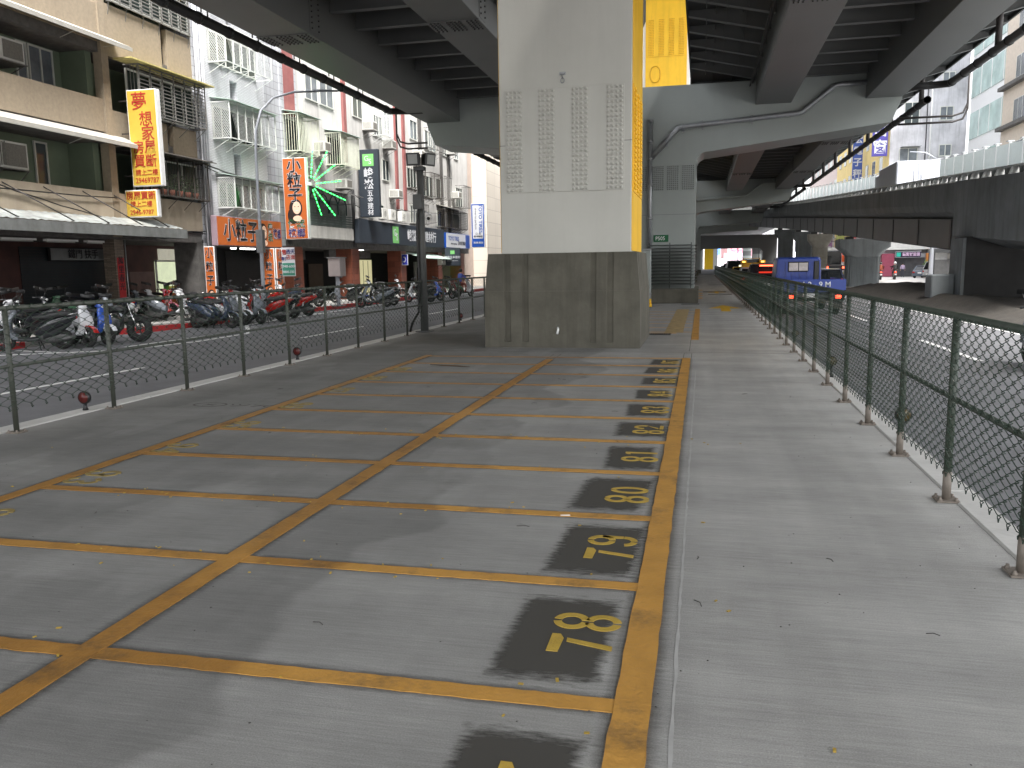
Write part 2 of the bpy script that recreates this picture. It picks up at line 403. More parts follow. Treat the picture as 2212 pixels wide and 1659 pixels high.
# lane arrow
yel = M('yellow paint', lin((214, 168, 30)), r=.6, v=.15, s=8, bump=-.2)
a = MB(); a.prism([(.66, 28.2), (.98, 28.2), (.98, 30.0), (1.40, 30.0), (.80, 32.3), (.24, 30.0), (.66, 30.0)], .0005, .004); struct(a, 'lane_arrow', yel)
a = MB(); a.prism([(.7, 45), (.9, 45), (.9, 46.5), (1.3, 46.5), (.8, 48.5), (.3, 46.5), (.7, 46.5)], .0005, .004); struct(a, 'lane_arrow', yel)
# chalk layout line and joint cuts
chalk = M('chalk dust', (.40, .395, .38), r=.9, v=.1, s=9)
m = MB(); wobble_strip((-.075, 2.0), (-.065, 12.6), .012, .0004, .0012, m, 120, .004); struct(m, 'chalk_line', chalk)
joint = M('dark slab joint', (.05, .048, .043), r=.9, v=.2, s=8)  # joints are thin dark strips laid on the slab
m = MB()
for y in (15.05, 33.4, 52, 70): wobble_strip((-6.8, y), (1.65, y), .012, .0004, .001, m, 40, .002)
for x, y0, y1 in ((-.285, 14.13, 14.95), (-.15, 14.13, 14.95), (-2.6, 13.75, 14.6), (-2.47, 13.75, 14.6), (-.2, 15.3, 19.3)): wobble_strip((x, y0), (x, y1), .008, .0004, .001, m, 30, .002)
wobble_strip((-.285, 14.95), (-.15, 14.95), .008, .0004, .001, m, 4)
struct(m, 'slab_joints', joint)
# grime gathered along the edges of the painted lines
def dirt_strip(m, ev, a, b_, w, n=40):
    a = Vector((*a, 0)); b_ = Vector((*b_, 0)); t = (b_-a).normalized(); u = Vector((-t.y, t.x, 0)); k0 = len(m.v)
    for i in range(n+1):
        p = a.lerp(b_, i/n)
        for s_, e_ in ((-1, 0), (-.5, .75), (.5, .75), (1, 0)):
            q = p+u*s_*w; m.v.append((q.x, q.y, .0016)); ev.append(e_)
    for i in range(n):
        for j in range(3): q = k0+i*4+j; m.f.append((q, q+1, q+5, q+4)); m.mi.append(0)
dm = MB(); dev = []
for a_, b_ in (((-.215, -2), (-.23, 14.1)), ((-2.53, -2), (-2.53, 13.7)), ((-4.86, -1), (-4.86, 14.1))): dirt_strip(dm, dev, a_, b_, .135, 120)
for y in SY+[.52]: dirt_strip(dm, dev, (-4.8, y), (-.3, y), .10, 50)
# dark tar patches behind the bay numbers: ragged soft-edged coat
def patch_mat():
    mt = bpy.data.materials.new('dark number patch'); mt.use_nodes = True; n = mt.node_tree.nodes; l = mt.node_tree.links; bs = n['Principled BSDF']
    bs.inputs['Base Color'].default_value = (.062, .058, .05, 1); bs.inputs['Roughness'].default_value = .75
    at = n.new('ShaderNodeAttribute'); at.attribute_name = 'edge'
    geo = n.new('ShaderNodeNewGeometry'); mp = n.new('ShaderNodeMapping'); mp.inputs['Scale'].default_value = (.35, 1.6, 1); l.new(geo.outputs['Position'], mp.inputs[0])
    no = n.new('ShaderNodeTexNoise'); no.inputs['Scale'].default_value = 26; no.inputs['Detail'].default_value = 7; no.inputs['Roughness'].default_value = .7; l.new(mp.outputs[0], no.inputs[0])
    ad = n.new('ShaderNodeMath'); ad.operation = 'ADD'; l.new(at.outputs['Fac'], ad.inputs[0]); l.new(no.outputs[0], ad.inputs[1])
    mr = n.new('ShaderNodeMapRange'); mr.inputs[1].default_value = .70; mr.inputs[2].default_value = 1.04; mr.inputs[4].default_value = .84; l.new(ad.outputs[0], mr.inputs[0])
    l.new(mr.outputs[0], bs.inputs['Alpha']); return mt
patchm = patch_mat()
dirtm = patchm.copy(); dirtm.name = 'line grime'
for nd in dirtm.node_tree.nodes:
    if nd.type == 'MAP_RANGE': nd.inputs[4].default_value = .42; nd.inputs[1].default_value = .7; nd.inputs[2].default_value = 1.3
do_ = struct(dm, 'line_grime', dirtm); do_.data.attributes.new('edge', 'FLOAT', 'POINT').data.foreach_set('value', dev)
pm = MB(); ev = []
for i in range(11):
    yc = (SY[i]+SY[i+1])/2+random.uniform(-.06, .06); hx, hy = .25+random.uniform(-.03, .03), .42+random.uniform(-.05, .05); xc = -.56+random.uniform(-.03, .02); sk = random.uniform(-.04, .04)
    N = 12; pk_ = random.uniform(.55, 1)
    for u in range(N+1):
        for v in range(N+1):
            a, b = 2*u/N-1, 2*v/N-1
            pm.v.append((xc+a*hx*1.15+sk*b, yc+b*hy*1.15, .003)); d = max(abs(a), abs(b)); ev.append(max(0, min(1, (1-d)*1.9-.04))*pk_)
    k0 = i*(N+1)**2
    for u in range(N):
        for v in range(N):
            q = k0+u*(N+1)+v; pm.f.append((q, q+N+1, q+N+2, q+1)); pm.mi.append(0)
po = struct(pm, 'number_patches', patchm)
at = po.data.attributes.new('edge', 'FLOAT', 'POINT'); at.data.foreach_set('value', ev)
# bay numbers, stencil digits
numm = M('yellow number paint', (.46, .31, .05), r=.55, v=.15, s=9, bump=-.3)
nummf = M('faded number paint', (.24, .175, .055), r=.65, v=.3, s=9, bump=-.3)
def seg_digit(d, W_=.165, H_=.27, t=.037):
    """stencil digit as polygons in a W x H cell (x right, y up), with the stencil's bridges"""
    g = .010; P = []
    def arc(cx, cy, rx, ry, a0, a1, n=12):
        o = [(cx+rx*math.cos(a0+(a1-a0)*i/n), cy+ry*math.sin(a0+(a1-a0)*i/n)) for i in range(n+1)]
        q = [(cx+(rx-t)*math.cos(a0+(a1-a0)*i/n), cy+(ry-t)*math.sin(a0+(a1-a0)*i/n)) for i in range(n+1)]
        for i in range(n): P.append([o[i], o[i+1], q[i+1], q[i]])
    w, h = W_/2, H_/2; q = h/2+t/4; A = math.asin(g/w)*1.4
    top = (0, q, w, h-q); bot = (0, -q, w, h-q)
    ry = h-q+t*.55
    if d == 0:
        arc(0, 0, w, h, PI/2+A, 3*PI/2-A, 16); arc(0, 0, w, h, -PI/2+A, PI/2-A, 16)
    elif d == 8:
        for c in (q*.93, -q*.93):
            arc(0, c, w, ry+.004, PI/2+A, 3*PI/2-A); arc(0, c, w, ry+.004, -PI/2+A, PI/2-A)
    elif d == 9:
        arc(0, q*.9, w, ry+.004, PI/2+A, 3*PI/2-A); arc(0, q*.9, w, ry+.004, -PI/2+A, PI/2-A); P.append([(w, q*.9), (w-t, q*.9), (w-t, -q*.7), (w, -q*.7)]); arc(0, -q*.75, w, ry*1.05, -PI/2+A, 0, 8); arc(0, -q*.75, w, ry*1.05, -PI*.95, -PI/2-A, 8)
    elif d == 6:
        arc(0, -q*.9, w, ry+.004, PI/2+A, 3*PI/2-A); arc(0, -q*.9, w, ry+.004, -PI/2+A, PI/2-A); P.append([(-w, -q*.9), (-w+t, -q*.9), (-w+t, q*.7), (-w, q*.7)]); arc(0, q*.75, w, ry*1.05, PI/2+A, PI, 8); arc(0, q*.75, w, ry*1.05, PI*.05, PI/2-A, 8)
    elif d == 7:
        P.append([(-w, h), (w, h), (w, h-t), (w*.55, h-t*1.5), (-w, h-t*1.35)]); P.append([(w*.62, h-t*1.9), (w*.2, h-t*1.95), (-w*.45, -h), (w*.02, -h)][::-1])
    elif d == 1:
        P.append([(-.02, h), (.022, h), (.022, -h), (-.02, -h)]); P.append([(-.02, h), (-.02, h-t), (-.055, h-t*1.3), (-.055, h-t*.6)])
    elif d == 2:
        arc(0, q*.8, w, ry*1.15, -PI*.15, PI/2-A, 9); arc(0, q*.8, w, ry*1.15, PI/2+A, PI*1.05, 9); P.append([(w*.75, q*.25), (w, q*.55), (-w*.35, -h+t*1.3), (-w, -h+t*1.3)]); P.append([(-w, -h+t), (w, -h+t), (w, -h), (-w, -h)])
    elif d == 3:
        arc(0, q*.92, w, ry+.003, -PI/2+A, PI*.5-A, 10); arc(0, q*.92, w, ry+.003, PI*.5+A, PI*.95, 7); arc(0, -q*.92, w, ry+.003, -PI/2+A, PI/2-A, 10); arc(0, -q*.92, w, ry+.003, -PI*.95, -PI/2-A, 7)
    elif d == 4:
        P.append([(w*.25, h), (w*.6, h), (w*.6, -h), (w*.25, -h)]); P.append([(w*.2, h), (w*.2, h-t*1.5), (-w*.5, -.01), (-w, -.01)]); P.append([(-w, -.02), (w*.2, -.02), (w*.2, -.02-t*.8), (-w, -.02-t*.8)]); P.append([(w*.62, -.02), (w, -.02), (w, -.02-t*.8), (w*.62, -.02-t*.8)])
    elif d == 5:
        P.append([(-w, h), (w*.9, h), (w*.9, h-t), (-w, h-t)]); P.append([(-w, h-t), (-w+t, h-t), (-w+t, .02), (-w, .02)]); arc(0, -q*.7, w, ry*1.25, -PI/2+A, PI*.55, 10); arc(0, -q*.7, w, ry*1.25, -PI*.95, -PI/2-A, 7)
    return P
def number(num, cx, cy, side):
    m = MB()
    for k, ch in enumerate(str(num)):
        dx = (k-.5)*.225
        for poly in seg_digit(int(ch)):
            pts = []
            for (u, v) in poly:
                u2 = u+dx
                pts.append((cx-v, cy+u2) if side > 0 else (cx+v, cy-u2))
            ar = sum(pts[i][0]*pts[(i+1) % len(pts)][1]-pts[(i+1) % len(pts)][0]*pts[i][1] for i in range(len(pts)))
            if ar < 0: pts = pts[::-1]
            m.prism(pts, .0005 if side < 0 else .0035, .0065)
    return tag(m.build('bay_number', numm if side > 0 else nummf), kind='structure')
for i in range(11):
    number(77+i, -.475, (SY[i]+SY[i+1])/2-.02+random.uniform(-.03, .03), 1)
for i in range(1, 10):
    number(90+i, -4.66, (SY[i]+SY[i+1])/2-.28+.1*math.sin(i), -1)
# litter: paint flakes, grit, twigs, a cigarette end
grit = M('grit', (.06, .055, .05), r=.9, v=.3, s=30)
gm = MB()
for i in range(420):
    x = random.uniform(-6.5, 1.6); y = 1.4+random.random()**1.6*13; s_ = random.uniform(.0012, .0045)
    gm.ball((x, y, s_*.6), s_, 5, (1.3, 1, .7))
for i in range(26):
    x = random.uniform(-6, 1.5); y = random.uniform(2, 12); an = random.uniform(0, PI); L_ = random.uniform(.03, .09)
    gm.tube([(x, y, .004), (x+L_*math.cos(an)/2, y+L_*math.sin(an)/2, .007), (x+L_*math.cos(an+.3), y+L_*math.sin(an+.3), .004)], .0022, 4)
tag(gm.build('grit', grit), 'dark grit and twigs scattered over the concrete', 'grit', kind='stuff')
gm = MB()
for i in range(150):
    x = -2.5+random.gauss(0, 1.6); y = random.choice(SY[:6])+random.gauss(0, .12); s_ = random.uniform(.004, .012)
    an = random.uniform(0, 6); gm.bar((x, y, .004), (x+s_*2*math.cos(an), y+s_*2*math.sin(an), .005), s_, .004)
tag(gm.build('paint_flakes', numm), 'small yellow flakes of dried paint near the bay lines', 'paint flakes', kind='stuff')
one(MB().tube([(-.86, 5.02, .006), (-.80, 5.03, .006)], .004, 8), 'cigarette_end', white, 'white cigarette end lying beside the dark patch of number 79', 'cigarette end')
lf = MB(); lf.tube([(-4.35, 12.75, .01), (-4.1, 12.6, .02), (-3.85, 12.62, .01), (-3.6, 12.5, .012)], [.004, .01, .012, .003], 5)
one(lf, 'fallen_branch', M('dry twig', (.09, .06, .035), r=.9), 'dry twig lying across the far left parking bays', 'twig')
gr = M('drain grating iron', (.05, .05, .05), r=.6, m=.4, v=.2)
for i, (x0, x1, y0, y1, lb) in enumerate([(-1.35, -.68, 18.75, 19.1, 'dark iron drain grating beside the end of the concrete pier base'), (-.75, -.1, 33.0, 33.3, 'dark slot drain in front of the numbered column plinth'), (.35, 1.5, 43.2, 43.6, 'nearer long slot drain across the right walkway'), (.1, 1.3, 47.0, 47.4, 'middle slot drain across the right walkway'), (.5, 1.6, 62, 62.6, 'farthest slot drain across the right walkway')]):
    t = T('drain_grating', lb, 'drain grating', ((x0+x1)/2, (y0+y1)/2, 0), 'drain gratings in the platform')
    m = MB(); n_ = int((x1-x0)/.05)
    for k in range(n_): m.box(x0+k*.05, x0+k*.05+.026, y0+.02, y1-.02, .002, .012)
    m.build('slats', gr, t); m = MB(); m.box(x0-.02, x1+.02, y0, y0+.02, .001, .014); m.box(x0-.02, x1+.02, y1-.02, y1, .001, .014); m.build('frame', gr, t)
    B(x0, x1, y0+.02, y1-.02, -.0, .0015).build('pit_shade_sheet', dark, t)  # flat dark sheet under the slats, shade of the hole painted in
letters('⊗ツ705', .20, (-5.35, 8.62, .002), (0, 0, 0), M('faint spray mark', (.10, .095, .085), r=.9, v=.4, s=20), None, 'spray_mark', ext=.0005, sx=1.6)['kind'] = 'structure'
# ================================================================== chain-link fences
fgreen = M('fence green pvc', (.022, .042, .027), r=.45, v=.15, s=12)
fpost = M('fence post paint', (.055, .06, .048), r=.5, v=.2, s=9)
fpostR = M('dusty fence post paint', (.040, .052, .038), r=.5, v=.25, s=9)
fbrown = M('bare post foot', (.17, .145, .12), r=.6, v=.25, s=14)
def link_mesh(L, z0, z1, P, r, nrm, dd=.009):
    """woven wire panel in the YZ plane; nrm = +-1 side the top knuckles lean to"""
    m = MB(); n = int(round(L/P)); P = L/n; hh = P*.5; rows = int((z1-z0)/hh)
    for k in range(n):
        for ph in (0, 1):
            pass
        y0 = k*P; pts = []
        for j in range(rows+1):
            left = ((j+k) % 2 == 0)
            yy = y0 + (0 if left else P) + (-.075*P if left else .075*P)
            zz = z0+j*hh
            sgn = .0032 if left else -.0032
            sg = dd if (k+j) % 2 else -dd
            pts.append((-sg, yy+(.004 if left else -.004), zz-.006)); pts.append((0, yy, zz)); pts.append((sg, yy+(.004 if left else -.004), zz+.006))
        m.tube(pts, r, 3, cap=False)
        top = pts[-1]; m.tube([top, (nrm*.012, top[1]+P*.22, top[2]+.02), (nrm*.02, top[1]+P*.42, top[2]+.006)], r, 3, cap=False)
        bt = pts[0]; m.tube([bt, (0, bt[1]+P*.25, bt[2]-.02), (0, bt[1]+P*.1, bt[2]-.032), (0, bt[1]-P*.02, bt[2]-.012)], r, 3, cap=False)
    return m
def fence(X, Y0, pitch, n, side, z0, z1, rail, mid, label, pm_, P=.07, r=.0034, lowbrown=0):
    """side = +1: mesh on the +X face"""
    root = T('chain_link_fence', label, 'fence', (X, Y0, 0))
    pan = link_mesh(pitch, z0, z1, P, r, side).build('wire_mesh', fgreen, None)
    pan.parent = root; pan.location = (side*.028, 0, 0)
    pp = MB(); pp.cyl((0, 0, .012), (0, 0, rail), .026, 10); pp.cm = 0
    post = pp.build('post', pm_); post.parent = root; post.location = (0, 0, 0.001)
    bt = MB()
    for a in (-.05, .05):
        for b in (-.05, .05): bt.cyl((a, b, .012), (a, b, .035), .009, 6); bt.cyl((a, b, .012), (a, b, .022), .015, 6)
    bt.box(-.07, .07, -.07, .07, .002, .013)
    if lowbrown: bt.cyl((0, 0, .012), (0, 0, lowbrown), .0275, 10); 0
    bts = bt.build('post_foot', fbrown); bts.parent = post
    for k in range(1, n):
        c = post.copy(); COL.objects.link(c); c.location = (0, k*pitch, .001); c.parent = root
        d = bts.copy(); COL.objects.link(d); d.parent = c
        if k < n-0:
            c = pan.copy(); COL.objects.link(c); c.location = (side*.028, k*pitch, 0); c.parent = root
    L = pitch*(n-1)
    for z, rr, nm in ((rail, .024, 'top_rail'), (mid, .018, 'mid_rail')):
        rm = MB(); rm.cyl((X, Y0, z), (X, Y0+L, z), rr, 10); rm.build(nm, pm_, root)
    return root
fence(1.62, 4.47-1.343*3, 1.343, 82, -1, .22, 1.235, 1.235, .70, 'green chain link fence along the right edge of the walkway beside the traffic', fpostR, lowbrown=.2)
fence(-6.75, 6.79-1.425*4, 1.425, 42, 1, .27, 1.27, 1.26, .68, 'olive green chain link fence along the left edge, in front of the parked scooters', fpost, P=.095)

# reflectors on the kerbs
reflr = M('red reflector', (.09, .008, .006), r=.3, v=0); reflo = M('amber reflector', (.07, .05, .015), r=.3, v=0)
def reflector(x, y, zc, r, mat, label, group):
    t = T('reflector', label, 'reflector', (x, y, .012), group)
    m = MB(); m.cyl((x, y-.02, zc), (x, y+.02, zc), r, 20); m.build('housing', black, t)
    m = MB(); m.cyl((x, y-.026, zc), (x, y+.026, zc), r*.8, 20); m.build('lens', mat, t)
    m = MB(); m.tube([(x, y, .013), (x, y, .05), (x, y, zc-r*.9)], [.035, .022, .02], 8); m.build('stem', black, t)
for i, (y, lb) in enumerate([(8.02, 'nearest round red reflector on the left kerb, left of the second fence post'), (13.2, 'second round red reflector on the left kerb, between fence posts'), (23.4, 'farthest round red reflector on the left kerb, near the pier base')]):
    reflector(-6.98, y, .16, .075, reflr, lb, 'red reflectors on the left kerb')
for i, (y, lb) in enumerate([(7.75, 'nearest round amber reflector on the right kerb behind the fence'), (11.9, 'middle round amber reflector on the right kerb behind the fence'), (16.5, 'farthest amber reflector on the right kerb behind the fence')]):
    reflector(1.77, y, .24, .07, reflo, lb, 'amber reflectors on the right kerb')

# ================================================================== pier 1 (upper deck column)
PX0, PX1, PY0, PY1 = -3.86, -1.32, 15.85, 18.4
t = T('bridge_column', 'massive pale grey square steel column with a yellow side on a concrete base, in the middle', 'bridge column', (-2.6, 17.1, 0))
base = MB()
def base_poly(w0, w1, y0, y1, g):
    gr_ = []
    for a, b in ((-3.80, -3.66), (-3.44, -3.30), (-2.11, -1.97), (-1.78, -1.64)):
        gr_ += [(a, y0), (a+.03, y0+g), (b-.015, y0+g*.55), (b, y0)]
    xc = -2.66
    side = []
    for k in range(7):
        yy = y0+.25+k*.33; side += [(w1, yy), (w1-g*.5, yy+.05), (w1-g*.4, yy+.12), (w1, yy+.16)]
    return [(w0, y0)]+gr_+[(w1, y0)]+side+[(w1, y1), (w0, y1)]
lv = [(-4.19, -1.13, 15.70, 18.55, 0, .0), (-4.19, -1.13, 15.70, 18.55, .11, .0), (-4.19, -1.13, 15.70, 18.55, .12, .045), (-4.18, -1.14, 15.705, 18.55, 1.10, .045), (-4.175, -1.145, 15.712, 18.55, 1.115, .045), (-4.11, -1.21, 15.74, 18.50, 1.84, .045)]
rings = []
for w0, w1, y0, y1, z, g in lv:
    rings.append([(x, y, z) for x, y in base_poly(w0, w1, y0, y1, g)])
base.loft(rings, smooth=False); base.build('concrete_base', conc, t)
B(PX0, PX1, PY0, PY1, 1.80, 21.5).build('column_shaft', pierpaint, t, bevel=.015)
ys = MB(); ys.box(PX1+.002, PX1+.012, PY0+.035, PY1-.01, 1.86, 21.5); ys.box(PX0-.012, PX0-.002, PY0+.035, PY1-.01, 1.86, 21.5); ys.build('yellow_side_face', yellow, t)
pl_ = B(-3.74, -1.46, PY0-.022, PY0-.001, 3.0, 4.92).build('splice_plate', pierpaint, t, bevel=.004)
rv = MB()
def rivet_front(m, x, y, z, r=.030):
    m.tube([(x, y, z), (x, y-.012, z), (x, y-.024, z), (x, y-.030, z)], [r*1.1, r*1.02, r*.66, r*.2], 8)
for g0 in (-3.69, -3.06, -2.42, -1.76):
    for c in range(4):
        for r_ in range(22): rivet_front(rv, g0+c*.083, PY0-.022, 3.05+r_*.0868)
rv.build('rivets', pierpaint, pl_)
rv = MB()
for c0 in (16.1, 16.8, 17.5):
    for c in range(4):
        for r_ in range(22):
            y, z = c0+c*.085, 3.05+r_*.0868
            rv.tube([(PX1+.03, y, z), (PX1+.05, y, z), (PX1+.065, y, z)], [.034, .030, .012], 7)
            rv.tube([(PX0-.03, y, z), (PX0-.06, y, z)], [.032, .026], 6)
sp_ = MB(); sp_.box(PX1+.013, PX1+.03, PY0+.12, PY1-.2, 2.98, 4.94); sp_.box(PX0-.03, PX0-.013, PY0+.12, PY1-.2, 2.98, 4.94)
sp_ = sp_.build('side_splice_plate', yellow, t); rv.build('rivets', yellow, sp_)
sm = MB(); sm.box(PX0-.001, -3.742, PY0-.004, PY0+.01, 3.895, 3.907); sm.box(-1.458, PX1+.001, PY0-.004, PY0+.01, 3.895, 3.907); sm.build('weld_seam', M('seam', (.16, .155, .14)), t)
ey = MB(); ey.tube([(-2.62+.035*math.cos(a*PI/6), PY0-.03, 5.04+.045*math.sin(a*PI/6)) for a in range(12)], .009, 6, closed=True); ey.tube([(-2.66, PY0, 5.17), (-2.65, PY0-.05, 5.15), (-2.59, PY0-.05, 5.15), (-2.58, PY0, 5.17)], .010, 6); ey.box(-2.68, -2.56, PY0-.012, PY0-.001, 5.14, 5.20); ey.tube([(-2.62, PY0-.04, 5.08), (-2.62, PY0-.045, 5.15)], .009, 6)
ey.build('lifting_eye', galv, t)
pw = MB(); pw.tube([(-2.72, 15.72, .40), (-2.70, 15.62, .36), (-2.72, 15.62, .28)], .022, 8); pw.build('pipe_stub', white, t)

# ================================================================== lower bridge deck
def girder(m, x0, x1, y0, y1, zb=7.78, zt=9.32): m.box(x0, x1, y0, y1, zb, zt)
bolts_m = M('splice bolts dark', (.05, .05, .05), r=.5, v=.2)
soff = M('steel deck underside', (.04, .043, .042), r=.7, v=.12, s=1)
YB0, YB1 = -8, 110
roots = [T('viaduct_deck', 'left half of the dark grey steel deck overhead, nearest the shop fronts', 'bridge deck', (-8.9, 40, 9.4)),
         T('viaduct_deck', 'right half of the dark grey steel deck overhead, right of the yellow column', 'bridge deck', (4.5, 40, 9.4))]
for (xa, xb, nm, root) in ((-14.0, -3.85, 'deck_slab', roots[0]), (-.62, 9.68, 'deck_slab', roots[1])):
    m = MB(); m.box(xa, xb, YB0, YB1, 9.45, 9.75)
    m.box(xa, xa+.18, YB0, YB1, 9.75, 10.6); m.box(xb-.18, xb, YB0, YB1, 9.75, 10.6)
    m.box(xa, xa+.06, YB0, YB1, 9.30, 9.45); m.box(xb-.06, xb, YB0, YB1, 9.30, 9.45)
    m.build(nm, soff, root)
for (xa, xb) in ((1.95, 3.30), (6.02, 7.33), (-6.95, -5.60), (-11.74, -10.25)):
    root = roots[xa > 0]; m = MB(); girder(m, xa, xb, YB0, YB1); g_ = m.build('box_girder', steel, root, bevel=.01)
    bm_ = MB(); pl2 = MB()
    for ys_ in (4.0, 21.3, 47, 61, 87, 101):
        pl2.box(xa-.02, xb+.02, ys_-.42, ys_+.42, 7.757, 7.777)
        for sx in (xa-.018, xb+.003): pl2.box(sx, sx+.015, ys_-.3, ys_+.3, 7.85, 9.2)
        nb = 12
        for i in range(nb):
            if i in (3, 8): continue
            for j in range(6):
                x = xa+.08+(xb-xa-.16)*i/(nb-1); y = ys_-.36+j*.144
                bm_.cyl((x, y, 7.757), (x, y, 7.722), .026, 5)
        for j in range(9):
            for sx, d in ((xa-.018, -1), (xb+.018, 1)):
                for i in (-.2, .2): bm_.cyl((sx, ys_+i, 7.95+j*.14), (sx+d*.03, ys_+i, 7.95+j*.14), .024, 5)
    bm_.build('splice_bolts', bolts_m, g_); pl2.build('splice_plates', steel, g_)
# cross brackets every 1.75 m, each a part
def ibeam(m, x0, z0, x1, z1, y, ztop, fl=.11):
    """bracket with a sloping bottom flange under the slab"""
    m.hexa([(x0, y-.006, z0), (x1, y-.006, z1), (x1, y+.006, z1), (x0, y+.006, z0), (x0, y-.006, ztop), (x1, y-.006, ztop), (x1, y+.006, ztop), (x0, y+.006, ztop)])
    m.hexa([(x0, y-fl, z0-.02), (x1, y-fl, z1-.02), (x1, y+fl, z1-.02), (x0, y+fl, z0-.02), (x0, y-fl, z0), (x1, y-fl, z1), (x1, y+fl, z1), (x0, y+fl, z0)])
def bracket(sp, nm, fl=.11, stf=()):
    m = MB(); ibeam(m, *sp[:4], 0, 9.45, fl)
    for xs in stf: m.box(xs-.01, xs+.01, -.09, .09, 8.9+(1.95-xs)*.05, 9.45)
    return (m, nm)
SP = {0: [bracket((-5.60, 8.70, -3.9, 9.28), 'cantilever_bracket'), bracket((-10.25, 8.70, -6.95, 8.70), 'cross_beam'), bracket((-11.74, 8.72, -13.9, 9.28), 'edge_bracket', .08)],
      1: [bracket((1.95, 8.70, -.55, 9.28), 'cantilever_bracket', .11, (0, .6, 1.2)), bracket((3.30, 8.70, 6.02, 8.70), 'cross_beam'), bracket((7.33, 8.72, 9.6, 9.28), 'edge_bracket', .08)]}
for sd in (0, 1):
    for m, nm in SP[sd]:
        pr = None; yy = YB0+.6
        while yy < YB1:
            if not (34.6 < yy < 37.2 or 74.6 < yy < 77.2):
                if pr is None: pr = c = m.build(nm, steel); c.parent = roots[sd]
                else: c = pr.copy(); COL.objects.link(c); c.parent = roots[sd]
                c.location = -WL[roots[sd].name]+Vector((0, yy, 0))
            yy += 1.75
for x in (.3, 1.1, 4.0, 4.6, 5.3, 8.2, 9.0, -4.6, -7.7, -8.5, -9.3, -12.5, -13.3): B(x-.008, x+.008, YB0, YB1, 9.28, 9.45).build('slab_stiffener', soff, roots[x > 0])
root = roots[1]; lp = MB(); lp.tube([(1.82, YB0, 8.62), (1.82, 34.9, 8.62)], .035, 6); lp.tube([(1.72, YB0, 8.5), (1.72, 34.9, 8.5)], .02, 6); lp.build('cable_conduit', darkmetal, root)
MB().tube([(-5.48, YB0, 8.62), (-5.48, 34.9, 8.62)], .045, 6).build('cable_conduit', darkmetal, roots[0])
bl = MB(); bl.box(2.2, 2.9, 37.6, 38.2, 7.35, 7.6); bl.cyl((2.3, 37.9, 7.6), (2.3, 37.9, 7.78), .03, 6); bl.cyl((2.8, 37.9, 7.6), (2.8, 37.9, 7.78), .03, 6)
one(bl, 'underdeck_lamp', black, 'black box lamp hung under the deck girder past the column crossbeam', 'lamp')
# hung drain pipes on both outer edges
def edge_pipe(x, z, segs, side, label, posts):
    t = T('drain_pipe', label, 'drain pipe', (x, segs[0][0], z), 'drain pipes hung from the deck edges')
    m = MB(); hg = MB(); br_ = MB()
    for a, b in segs:
        m.tube([(x, a, z), (x, b, z), (x+side*-.0, b+.15, z), (x-side*.7, b+.35, z), (x-side*1.3, b+.35, z)], .13, 12)
        for q in [a+1.4*i for i in range(int((b-a)/1.4)+1)]: m.tube([(x, q, z), (x, q+.12, z)], .15, 12)
        q = a+1
        while q < b-1:
            hg = MB(); hg.tube([(x-side*.12, q, z), (x-side*.12, q, z+.42), (x, q, z+.52), (x+side*.06, q, z+.42), (x+side*.06, q, z+.2)], .02, 5) if not posts else hg.cyl((x, q, z), (x, q, 9.45), .10, 8)
            hg.build('hanger', darkmetal, t)
            q += 2.45 if not posts else 5.6
    pp_ = m.build('pipe', M('dark drain pipe', (.03, .03, .03), r=.55, v=.2), t)
    return t
edge_pipe(8.62, 7.9, [(-6, 33.4), (36.6, 73.5), (77, 100)], 1, 'long dark drain pipe on posts along the right edge of the deck', True)
edge_pipe(-12.42, 7.88, [(-6, 32.2), (38.2, 73.5)], -1, 'long black drain pipe with hook hangers along the left edge of the deck', False)
# conduit loops at the crossbeam ends
for sx, nm in ((1, 'thin conduits bending down to the right crossbeam end'), (-1, 'thin conduits bending down to the left crossbeam end')):
    t = T('conduit', nm, 'conduit', (8.6 if sx > 0 else -12.6, 34.6, 6.8), 'conduits at the crossbeam ends')
    x0, x1 = (7.2, 9.6) if sx > 0 else (-11.7, -13.1)
    for dz, dx in ((0, 0), (-.22, .0)):
        pts = [(x0, 34.8, 6.95+dz), (x1-sx*.5, 34.8, 6.95+dz), (x1-sx*.15-dx, 34.8, 7.05+dz), (x1-dx, 34.8, 7.4+dz), (x1-dx, 34.8, 8.6)]
        MB().tube(pts, .04, 6).build('pipe', darkmetal, t)

